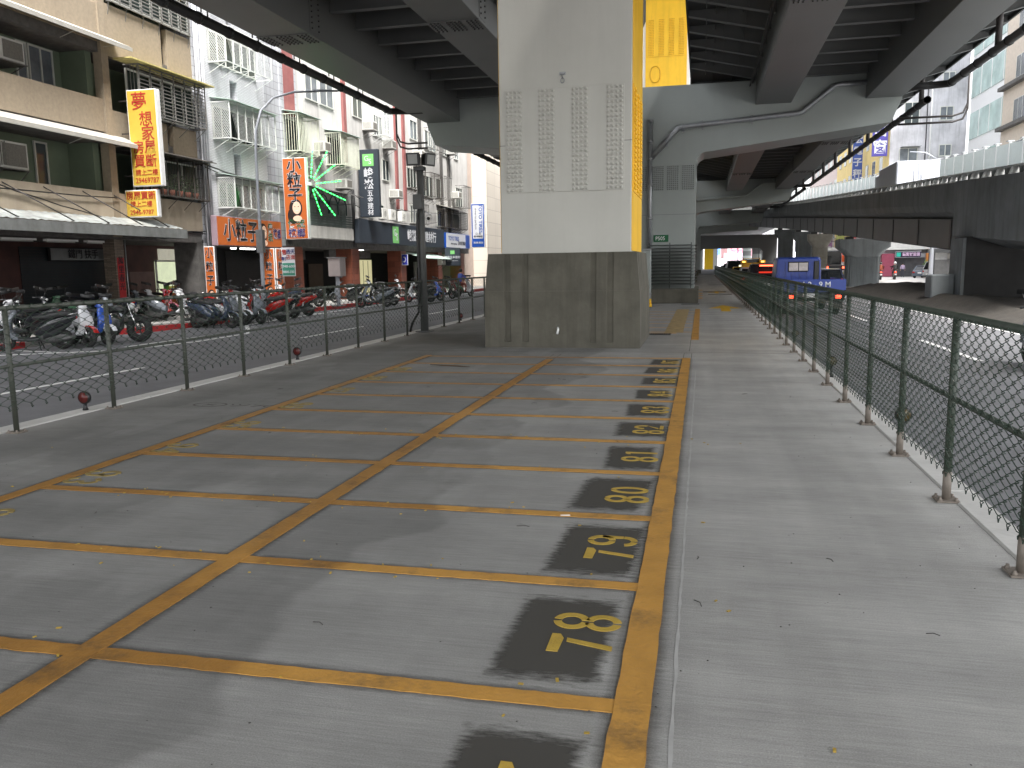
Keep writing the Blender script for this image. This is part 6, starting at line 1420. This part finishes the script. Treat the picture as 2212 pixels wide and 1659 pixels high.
# ================================================================== right side: elevated ramp
dsteel = M('dark painted steel', (.125, .13, .13), r=.55, v=.1, s=.8)
def zt(y): return 4.48+(y-28)*.0535     # ramp parapet top
def xo(y): return 9.5-max(0, (y-85))**1.6*.006
t = T('elevated_ramp', 'dark concrete and steel ramp rising away beside the right road', 'elevated road', (12.5, 60, 3))
def sweep(m, prof, y0, y1, n=24):
    """prof(y) -> outline in X-Z"""
    R_ = []
    for i in range(n+1):
        y = y0+(y1-y0)*i/n; R_.append([(p[0]+xo(y)-9.5, y, p[1]) for p in prof(y)])
    return m.loft(R_, smooth=False)
Y0, Y1 = 35.2, 150
m = MB(); sweep(m, lambda y: [(9.5, zt(y)-.30), (9.5, zt(y)-1.15), (9.62, zt(y)-1.45), (10.2, zt(y)-1.75), (15.3, zt(y)-1.75), (15.9, zt(y)-1.2), (15.9, zt(y)-.9), (9.8, zt(y)-.9), (9.8, zt(y)-.30)], Y0, Y1); m.build('deck', rampc, t)
m = MB(); sweep(m, lambda y: [(9.9, zt(y)-1.75), (9.9, zt(y)-2.93), (10.0, zt(y)-3.0), (11.5, zt(y)-3.0), (11.6, zt(y)-1.75)], Y0, Y1); m.build('steel_girder', dsteel, t); m = MB(); sweep(m, lambda y: [(13.4, zt(y)-1.75), (13.4, zt(y)-2.85), (15.0, zt(y)-2.85), (15.0, zt(y)-1.75)], Y0, Y1); m.build('steel_girder', dsteel, t)
m = MB(); y = 37
while y < 140: m.hexa([(9.86+xo(y)-9.5, y, zt(y)-2.95), (9.895+xo(y)-9.5, y, zt(y)-2.95), (9.895+xo(y)-9.5, y+.22, zt(y)-2.95), (9.86+xo(y)-9.5, y+.22, zt(y)-2.95), (9.86+xo(y)-9.5, y, zt(y)-1.78), (9.895+xo(y)-9.5, y, zt(y)-1.78), (9.895+xo(y)-9.5, y+.22, zt(y)-1.78), (9.86+xo(y)-9.5, y+.22, zt(y)-1.78)]); y += 5.3
m.build('splice_straps', bolts_m, t)
# solid approach span nearest the camera
m = MB(); R_ = []
for y in (25.5, 30, 35.1): R_.append([(9.42, y, zt(y)-.30), (9.42, y, zt(y)-2.35), (10.6, y, zt(y)-2.75), (15.9, y, zt(y)-2.75), (15.9, y, zt(y)-.9), (9.8, y, zt(y)-.9), (9.8, y, zt(y)-.3)])
m.loft(R_, smooth=False); m.build('approach_span', rampc, t)
# parapet: pale posts with gaps and a thin rail
m = MB(); pr = MB(); y = 25.6; wp = M('pale parapet paint', (.5, .51, .50), r=.6, v=.15, s=4)
posts = []
while y < 150:
    x = xo(y); z = zt(y)-.30; s_ = .0535
    if len(posts) < 98:
        q = MB().hexa([(x+.02, y, z), (x+.28, y, z), (x+.28, y+.26, z), (x+.02, y+.26, z), (x+.10, y+.05, z+.25), (x+.26, y+.05, z+.25), (x+.26, y+.21, z+.25), (x+.10, y+.21, z+.25)]).build('parapet_post', wp, t); posts.append(q)
    y += 1.32
sweep(m, lambda y: [(9.60, zt(y)), (9.60, zt(y)-.05), (9.78, zt(y)-.05), (9.78, zt(y))], 25.5, 150); m.build('parapet_rail', wp, t)
m = MB(); sweep(m, lambda y: [(9.83, zt(y)-.02), (9.83, zt(y)-.88), (9.87, zt(y)-.88), (9.87, zt(y)-.02)], 25.5, 150); m.build('parapet_backing', M('dark parapet backing', (.05, .055, .055), r=.8, v=.2), t)
m = MB(); sweep(m, lambda y: [(9.50, zt(y)-.302), (9.50, zt(y)-.34), (9.46, zt(y)-.34), (9.46, zt(y)-.302)], 25.5, 150); m.build('parapet_edge', wp, t)
# ramp piers
def rpier(x, Y, w, zc, label, mat=rampc, cap=True):
    t = T('ramp_pier', label, 'bridge pier', (x, Y, -.1), 'concrete piers under the ramp'); m = MB()
    W2 = w/2; top = zt(Y)-3.0-.18
    R_ = []
    for z, hw, r_ in ((-.2, W2, .3), (top-1.15, W2, .3), (top-.75, W2*1.35, .3), (top-.55, W2*1.6, .2), (top, W2*1.6, .1)): R_.append([(x+p, Y+q, z) for p, q in rr(hw, W2*.8, r_)])
    m.loft(R_, smooth=False); m.build('column', mat, t); m = MB()
    for dx in (-.6, .6): m.box(x+dx*W2*1.4-.25, x+dx*W2*1.4+.25, Y-.3, Y+.3, top, top+.18)
    m.build('bearing', scd, t); MB().tube([(x-W2-.06, Y-.3, 0), (x-W2-.06, Y-.3, top)], .05, 6).build('drain_pipe', galv, t)
    m = MB(); n = 14
    for i in range(n): a = -W2+w*(i+.5)/n; m.box(x+a-.03, x+a+.03, Y-W2*.8-.03, Y-W2*.8-.001, .1, top-1.2)
    m.build('ribs', mat, t)
rpier(10.75, 61, 2.1, 0, 'wide dark hammerhead pier under the ramp, nearest one with a full cap'); rpier(10.3, 79, 1.3, 0, 'pale concrete round-cornered pier under the ramp, second from the camera', mat=M('pale pier', (.33, .32, .28), r=.85, v=.15, stain=.4)); rpier(10.35, 91, 1.5, 0, 'dark pier under the ramp, third from the camera'); rpier(10.0, 107, 1.7, 0, 'dark pier under the ramp, farthest one visible')
t = T('ramp_pier', 'massive dark wall-like abutment pier at the right edge of the picture', 'bridge pier', (12, 33, -.1)); B(9.22, 15.5, 32.6, 34.0, -.2, 2.40).build('wall', M('shaded front concrete', (.045, .045, .046), r=.9, v=.2, s=1, stain=.3, stc=(.02, .02, .02)), t); B(9.10, 9.21, 32.55, 34.05, -.2, 2.36).build('end_face', rampc, t); B(8.3, 9.09, 33.2, 34.1, -.2, 1.05).build('low_block', rampc, t, bevel=.04)  # front wall's shade put into darker concrete, lit end face left paler
# white noise barrier on the far side of the ramp
t = T('noise_barrier', 'long white panelled noise barrier on the far side of the ramp', 'noise barrier', (15.9, 60, 5)); pan = M('barrier panel', (.58, .63, .61), r=.5, v=.05)
yb = 26; i = 0
proto_p = proto_q = None
while yb < 150:
    z = zt(yb)-.9; x = 15.95+xo(yb)-9.5
    m = MB(); m.hexa([(x, yb+.06, z), (x+.06, yb+.06, z), (x+.06, yb+1.94, z+.107), (x, yb+1.94, z+.107), (x, yb+.06, z+2.95), (x+.06, yb+.06, z+2.95), (x+.06, yb+1.94, z+3.05), (x, yb+1.94, z+3.05)])
    m.build('panel', pan, t)
    m = MB(); m.box(x-.03, x+.1, yb-.05, yb+.05, z, z+3.05); m.build('post', white, t); MB().box(x-.12, x+.2, yb-.16, yb+.16, z+3.05, z+3.1).build('lamp_cap', galv, t)
    yb += 2.0; i += 1
# box truck on the ramp
t = T('box_truck', 'pale blue white box truck driving on the ramp behind the parapet', 'truck', (10.9, 48, 4.7)); bt = M('truck box', (.42, .435, .48), r=.4, v=.03); zz = zt(48)-.9
B(9.98, 12.1, 48, 52.5, zz+.5, zt(48)+1.25).build('cargo_box', bt, t, bevel=.03); m = MB(); m.box(10.02, 11.03, 47.97, 47.995, zz+.6, zt(48)+1.18); m.build('rear_door', bt, t, bevel=.01); m = MB(); m.box(11.06, 12.06, 47.97, 47.995, zz+.6, zt(48)+1.18); m.build('rear_door', bt, t, bevel=.01)
m = MB(); [m.cyl((x, 47.95, zz+.6), (x, 47.95, zt(48)+1.15), .018, 6) for x in (10.85, 11.2)]; m.build('door_rod', chrome, t); B(10.1, 12.0, 52.6, 54.3, zz+.4, zz+2.0).build('cab', bt, t, bevel=.1)
for y in (49, 53.4): [MB().cyl((x-.15, y, zz+.42), (x+.15, y, zz+.42), .4, 14).build('wheel', rubber, t) for x in (10.2, 11.9)]
m = MB(); m.box(9.98, 12.1, 47.97, 48.3, zz+.35, zz+.5); m.build('underrun_bar', scd, t)
# ================================================================== median, side street
med = MB(); N = 26; MM = 30
vs = []
random.seed(11)
for j in range(MM+1):
    for i in range(N+1):
        y = 8+46*j/MM; x = 7.62+7.0*i/N; e = min(1, i/4, (N-i)/3, j/2, (MM-j)/2)
        vs.append((x, y, -.14+e*(.28+.30*math.exp(-((y-40)/11)**2)+random.uniform(-.05, .06)+.1*math.sin(x*1.3+y*.5))))
med.add(vs, [(j*(N+1)+i, j*(N+1)+i+1, (j+1)*(N+1)+i+1, (j+1)*(N+1)+i) for j in range(MM) for i in range(N)], True)
struct(med, 'median_soil', M('bare dark soil', (.032, .028, .023), r=.95, v=.35, s=3, bump=-.8))
k = MB(); k.box(7.45, 7.61, -20, 54, -.3, 0.0); struct(k, 'median_kerb', rampc)
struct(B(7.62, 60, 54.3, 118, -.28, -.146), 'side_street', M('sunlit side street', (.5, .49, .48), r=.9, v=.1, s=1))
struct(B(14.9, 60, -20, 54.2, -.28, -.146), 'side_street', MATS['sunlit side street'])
m = MB()
for _ in range(900):
    x = random.choice([random.gauss(12.3, .5), random.gauss(14.2, .4)]); y = random.uniform(44, 53); h = random.uniform(.05, .22); a = random.uniform(0, 6)
    m.add([(x, y, .1), (x+.02*math.cos(a), y+.02*math.sin(a), .1), (x+.08*math.cos(a), y+.06*math.sin(a), .12+h)], [(0, 1, 2)])
tag(m.build('weeds', M('weeds', (.09, .13, .04), r=.8, v=.4, s=9)), 'sparse green weeds on the dark median soil', 'weeds', kind='stuff')
# ================================================================== right buildings
def bldg(name, label, x0, x1, y0, y1, h, mat, wins=None, faces=('x',), nm='wall'):
    t = T(name, label, 'building', ((x0+x1)/2, (y0+y1)/2, 0)); B(x0, x1, y0, y1, -.14, h).build(nm, mat, t); return t
wgr = M('weathered grey render', (.50, .50, .53), r=.9, v=.35, s=.35, stain=.6, stc=(.19, .19, .21))
g = bldg('apartment_building', 'weathered grey block with a stained blank side wall and four small windows', 19, 26.2, 95, 112, 27, wgr)
def winy(par, x0, x1, y, z0, z1, fm=alu, gm=None, n=2, out=.08):
    m = MB(); f = .08; m.box(x0, x1, y-out, y-.001, z0, z0+f); m.box(x0, x1, y-out, y-.001, z1-f, z1)
    for i in range(n+1): xx = x0+(x1-x0-f)*i/n; m.box(xx, xx+f, y-out, y-.001, z0+f, z1-f)
    w = m.build('window', fm, par); B(x0+f, x1-f, y-out*.6, y-out*.4, z0+f, z1-f).build('pane', gm or glass, w)
for (xa, xb, za, zb) in ((20.2, 21.7, 15.6, 17.8), (23.6, 24.9, 15.8, 17.2), (23.7, 24.9, 12.2, 13.4), (19.9, 21.7, 10.9, 13.2), (23.7, 24.9, 19.3, 20.6), (20.2, 21.7, 20, 22)): winy(g, xa, xb, 95, za, zb, gm=random.choice([curt, glass]))
m = MB(); m.box(20.0, 21.9, 94.3, 95, 13.25, 13.3); m.build('window_canopy', galv, g); MB().cyl((22.8, 94.9, 6), (22.8, 94.9, 26), .08, 6).build('drain_pipe', white, g); MB().cyl((22.4, 94.9, 6), (22.4, 94.9, 26), .05, 6).build('drain_pipe', scd, g)
# its street-level shop
B(19.0, 23.2, 94.3, 94.99, 2.7, 3.9).build('concrete_eave', M('pale eave', (.62, .62, .6), r=.8, v=.06), g); B(19.9, 22.9, 94.6, 94.99, -.1, 1.85).build('shop_opening', M('dim shop interior', (.05, .05, .055), r=.6, v=.4, s=1.5), g); B(18.6, 19.8, 94.2, 94.99, -.1, 2.3).build('maroon_shutter', C8('maroon panel', 140, 62, 84, r=.6, v=.12), g)
ts, f = signbox('fascia_sign', 'dark purple shop sign with pale characters and a teal square, across the side street', 19.9, 22.4, 94.1, 94.25, 1.87, 2.5, C8('sign purple', 58, 34, 74, r=.5), body=wh2); letters('鎰寶號當舖', .40, (21.4, 94.08, 2.18), FY, C8('pale pink letters', 226, 196, 226), f, off=.03, sx=.85); B(19.98, 20.4, 94.085, 94.09, 1.97, 2.4).build('teal_square', C8('teal', 40, 180, 160), f)
B(22.9, 23.15, 94.2, 94.45, -.1, 2.7).build('orange_post', C8('orange brown', 190, 120, 60), g)
yb_ = M('yellow render', lin((232, 206, 140)), r=.85, v=.08, s=.8, stain=.4, stc=(.4, .33, .2))
yl = bldg('apartment_building', 'yellow building with blue-purple signs and climbing plants beyond the ramp', 19, 28, 112.1, 130, 30, yb_)
pk = bldg('apartment_building', 'pinkish pale building farther along the right side', 19.5, 30, 130.2, 165, 19, M('pink render', (.60, .49, .46), r=.85, v=.08))
B(18.95, 19.0, 95.2, 111.8, 6, 27).build('yellow_facade', yb_, g)
for y in range(98, 128, 4):
    for z in (7.5, 11, 14.5, 18, 21.5): window(yl if y > 112 else g, 18.92, y, y+1.7, z, z+1.8, 2)
for y in range(133, 163, 5):
    for z in (5, 8.5, 12, 15.5): window(pk, 19.42, y, y+2.6, z, z+1.8, 3)
purple = C8('sign violet', 90, 80, 180, r=.5)
def vsign(x, y, w, z0, z1, txt, mat, label, size, lm=None):
    t, f = signbox('projecting_sign', label, x-w, x, y, y+.3, z0, z1, mat, body=mat); n = len(txt)
    for i, ch in enumerate(txt): letters(ch, size, (x-w/2, y-.02, z1-(z1-z0)*(i+.5)/n), FY, lm or wh2, f, off=.03)
    MB().bar((x, y+.15, z1-.5), (19.0, y+.15, z1-.5), .08).build('arm', galv, t); return t
vsign(18.8, 95.2, 1.5, 12.5, 19.4, '隱氣密窗', purple, 'large violet vertical sign with white characters on the yellow facade', 1.5)
vsign(18.6, 108, 1.1, 11.3, 18.0, '榮宏電子秤', C8('sign mid blue', 80, 110, 200), 'narrower blue vertical sign with white characters farther left', 1.05)
wb = bldg('office_building', 'bright white modern building with long glass strips behind the ramp', 26.4, 40, 82.2, 94.8, 40, M('bright white cladding', (.80, .80, .80), r=.4, v=.02))
paleg = M('pale green glass', (.45, .58, .55), r=.12, v=.25, s=.6)
for z in (9.5, 13.6, 17.7, 21.8, 26):
    m = MB(); m.box(26.34, 26.395, 82.5, 94.6, z, z+2.6); w = m.build('window_strip', paleg, wb); m = MB(); [m.box(26.30, 26.34, y, y+.1, z, z+2.6) for y in (82.5, 85.2, 88.5, 91.5, 94.4)]; m.build('mullions', white, w)
bb = bldg('apartment_building', 'beige block with cages at the upper right edge of the picture', 25.4, 38, 58, 82.0, 30, M('warm beige render', (.58, .50, .42), r=.85, v=.08))
for z in (9.5, 13, 16.5, 20):
    for y in (64, 70, 76): cage(bb, y, y+3, z, z+1.8, -.6, cageg, 'grid', x=25.39, side='v', npan=3, win=False) if 0 else window(bb, 25.3, y, y+3, z, z+1.8, 3)
m = MB(); m.box(24.9, 25.4, 75, 82.0, 12.6, 12.9); m.box(24.9, 25.4, 75, 82.0, 16.0, 16.3); m.build('balcony_slab', grime, bb)
# things at street level on the right
t = T('shelter', 'small dark roofed shelter with grey shutter beside the side street', 'shelter', (18.7, 72.5, -.14)); B(17.6, 20.4, 72, 74, 2.15, 2.45).build('roof', scd, t)
for x in (17.75, 18.05): B(x, x+.14, 72.1, 72.3, -.14, 2.15).build('post', scd, t)
B(18.25, 20.0, 73.1, 73.2, -.14, 1.6).build('shutter', M('grey shutter', (.12, .12, .12), r=.5, v=.2), t); B(18.25, 20.0, 73.05, 73.2, 1.6, 2.15).build('upper_panel', M('grey white panel', (.4, .4, .4), r=.6, v=.3, s=2), t); B(20.0, 20.2, 73, 73.2, -.14, 2.15).build('white_post', white, t)
aircon(19.3, 72.4, 1.65, .7, .42, .3, 'white condenser unit on the shelter front', out=True)
t = T('street_lamp', 'pale lamp post in front of the dark shelter', 'street lamp', (16.9, 68, -.14)); MB().tube([(16.9, 68, -.14), (16.9, 68, 9)], [.16, .09], 10).build('pole', polem, t); MB().tube([(16.9, 68, 9), (16.1, 68, 9.5), (15, 68, 9.6)], .05, 6).build('arm', polem, t)
v_ = car((19.6, 80.0, -.14), rad(-68), CP['silver'], 'white van parked half behind the dark shelter', 'van', cat='van', lamps=False, front=True); v_.scale = (.8, .8, .8)
v_ = car((20.4, 86.0, -.14), rad(-30), CP['grey'], 'grey sedan parked in front of the purple shop sign', 'sedan', lamps=False); v_.scale = (.85, .85, .85)
for (x, y, tp, hm, lb, c) in ((15.7, 80, (.25, .06, .03), (.02, .02, .022), 'rider in dark clothes with a dark helmet and orange bag beyond the ramp pier', 'black'), (17.0, 80.5, (.03, .03, .03), (.7, .7, .7), 'rider in black with a white helmet to the right of the other rider', 'red')):
    s_ = dup(proto, (x, y, -.14), rad(84), 'scooter under the %s' % ('rider with the dark helmet' if c == 'black' else 'white helmeted rider'), rx=0, sc=.95, mats={'body_panel': PAINT[c], 'front_shield': PAINT[c], 'tail_light': redlamp, 'headset': PAINT[c], 'front_fender': PAINT[c]}); s_['group'] = 'scooters riding on the right'
    person((x, y, -.14), rad(84), tp, (.03, .03, .035), lb, helmet=hm, sc=.9)
person((20.3, 92.5, -.14), rad(-90), (.45, .36, .5), (.05, .05, .07), 'pedestrian in a pale top standing before the purple sign shop', pose='stand', sc=.85)
tr = T('shrub', 'bright green shrub between the parked sedan and the shelter', 'shrub', (21.9, 88, -.14)); m = MB()
for _ in range(900):
    a, b_, r_ = random.uniform(0, 2*PI), random.uniform(-1, 1), random.random()**.4*(1+.25*math.sin(_*.7))
    c = Vector((21.9+.75*r_*math.cos(a)*math.sqrt(1-b_*b_), 88+.7*r_*math.sin(a)*math.sqrt(1-b_*b_), 1.05+.6*r_*b_)); u = Vector((random.gauss(0, 1), random.gauss(0, 1), random.gauss(0, .7))).normalized()*.08; w = u.orthogonal().normalized()*.04
    m.add([c-u, c+w, c+u, c-w], [(0, 1, 2, 3)])
m.build('foliage', M('shrub leaves', (.10, .20, .035), r=.6, v=.4, s=5), tr); MB().tube([(21.9, 88, -.14), (21.9, 88, .9)], .06, 6).build('trunk', M('bark', (.1, .07, .05)), tr)
# colourful signs seen between the ramp piers
for (x, y, w, z0, z1, c, txt, lb) in ((12.7, 115, .75, 2.9, 5.1, (60, 84, 170), '電機', 'blue vertical sign between the dark ramp piers'), (13.5, 116, .6, 2.9, 4.7, (30, 110, 90), '藥局', 'green vertical sign beside the blue one between the piers'), (11.8, 116, .5, 2.0, 5.0, (190, 60, 70), '牛肉麵', 'red vertical sign beside the blue one between the piers'), (18.0, 115, .95, 3.6, 5.6, (222, 232, 140), '診所', 'pale yellow green clinic sign right of the pale pier'), (16.7, 116, .7, 2.8, 4.7, (190, 140, 190), '文具', 'mauve vertical sign by the pale pier')):
    tq = vsign(x, y, w, z0, z1, txt, C8('sign %d' % (x*10+y), *c), lb, w*.75, lm=sk if c[0] > 200 else wh2)
t, f = signbox('hoarding', 'orange red hoarding with white characters beyond the bus', 17.9, 19.0, 112, 112.2, 3.7, 4.6, C8('hoarding red', 224, 90, 80)); letters('特價', .55, (18.45, 111.98, 4.15), FY, wh2, f, off=.03)
t, f = signbox('hoarding', 'round red dot on a white board beside the pale pier', 16.0, 17.2, 114, 114.2, 2.0, 3.3, wh2); MB().cyl((16.6, 113.985, 2.65), (16.6, 113.992, 2.65), .42, 20).build('red_dot', C8('dot red', 214, 60, 66), f)
# far end: crossing, billboards, traffic lights, street lamp signs
for (x0, x1, y, z0, z1, c, lb) in ((6.5, 12.5, 262, -.2, 4.5, (200, 176, 190), 'low pink and grey shop front at the far end of the road'), (8.5, 16, 268, 3.5, 9.5, (232, 130, 150), 'pink billboard with round shapes at the far end of the road'), (9, 16, 274, 9.6, 12, (120, 210, 120), 'green billboard strip above the pink one at the far end'), (2.2, 5.5, 262, 4, 9.8, (90, 140, 220), 'blue lit billboard at the far end of the road'), (5.6, 7.6, 264, 3, 10, (120, 90, 90), 'brown building face between the blue and pink billboards')):
    t, f = signbox('billboard', lb, x0, x1, y, y+.4, z0, z1, M('far sign %d' % (x0*10), lin(c), r=.6, v=.3, s=.5, e=.25)); 
for x in (9.6, 11.4, 13.4, 15): MB().ball((x, 267.9, 6), .9, 10, (1, .1, .8)).build('round_shape', C8('salmon', 240, 170, 180), f)
yc = T('bridge_column', 'bright yellow and white column at the far end of the walkway', 'bridge column', (1.5, 238, 0)); B(.6, 3.0, 238, 240, -.2, 8.0).build('column_shaft', M('lit yellow', lin((250, 200, 40)), r=.5), yc); B(3.02, 4.2, 238, 240, -.2, 8.0).build('white_face', white, yc)
for i, (x, y, lb) in enumerate(((6.2, 170, 'left green traffic light hanging under the portal'), (10.2, 170, 'right green traffic light hanging under the portal'), (20.5, 150, 'green traffic light far right beside the portal column'))):
    t = T('traffic_light', lb, 'traffic light', (x, y, 0), 'traffic lights at the far crossing'); z = 5.4 if i < 2 else 2.6; B(x-.7, x+.7, y, y+.3, z, z+.45).build('housing', black, t); MB().ball((x-.4, y-.02, z+.22), .2, 8, (1, .3, 1)).build('green_lamp', M('green signal', (.05, 1, .55), e=6), t); MB().cyl((x+.7, y+.15, -.2), (x+.7, y+.15, z+.5), .08, 6).build('pole', scd, t)
bldg('apartment_building', 'hazy pale high block closing the far end of the road', -25, 30, 285, 300, 12, M('far facade', (.5, .5, .52), r=.8, v=.25, s=.12))
bldg('apartment_building', 'pale row of houses at the far right behind the ramp', 22, 60, 150, 190, 16, M('far facade b', (.55, .53, .5), r=.8, v=.2, s=.2))
# upper deck carried by the tall columns, out of view, widened to the right to block sun
ud = T('upper_viaduct_deck', 'unseen upper steel deck carried by the tall yellow-sided columns, widened to block sun', 'bridge deck', (-2.6, 50, 22)); B(-8.4, 5.4, -30, 130, 22, 23.2).build('deck_box', steel, ud); MB().box(-7.5, 2.3, 15.9, 18.3, 20.4, 21.99).build('crossbeam', pierpaint, ud); MB().box(-7.5, 2.3, 52.1, 54.3, 20.4, 21.99).build('crossbeam', yellow, ud)
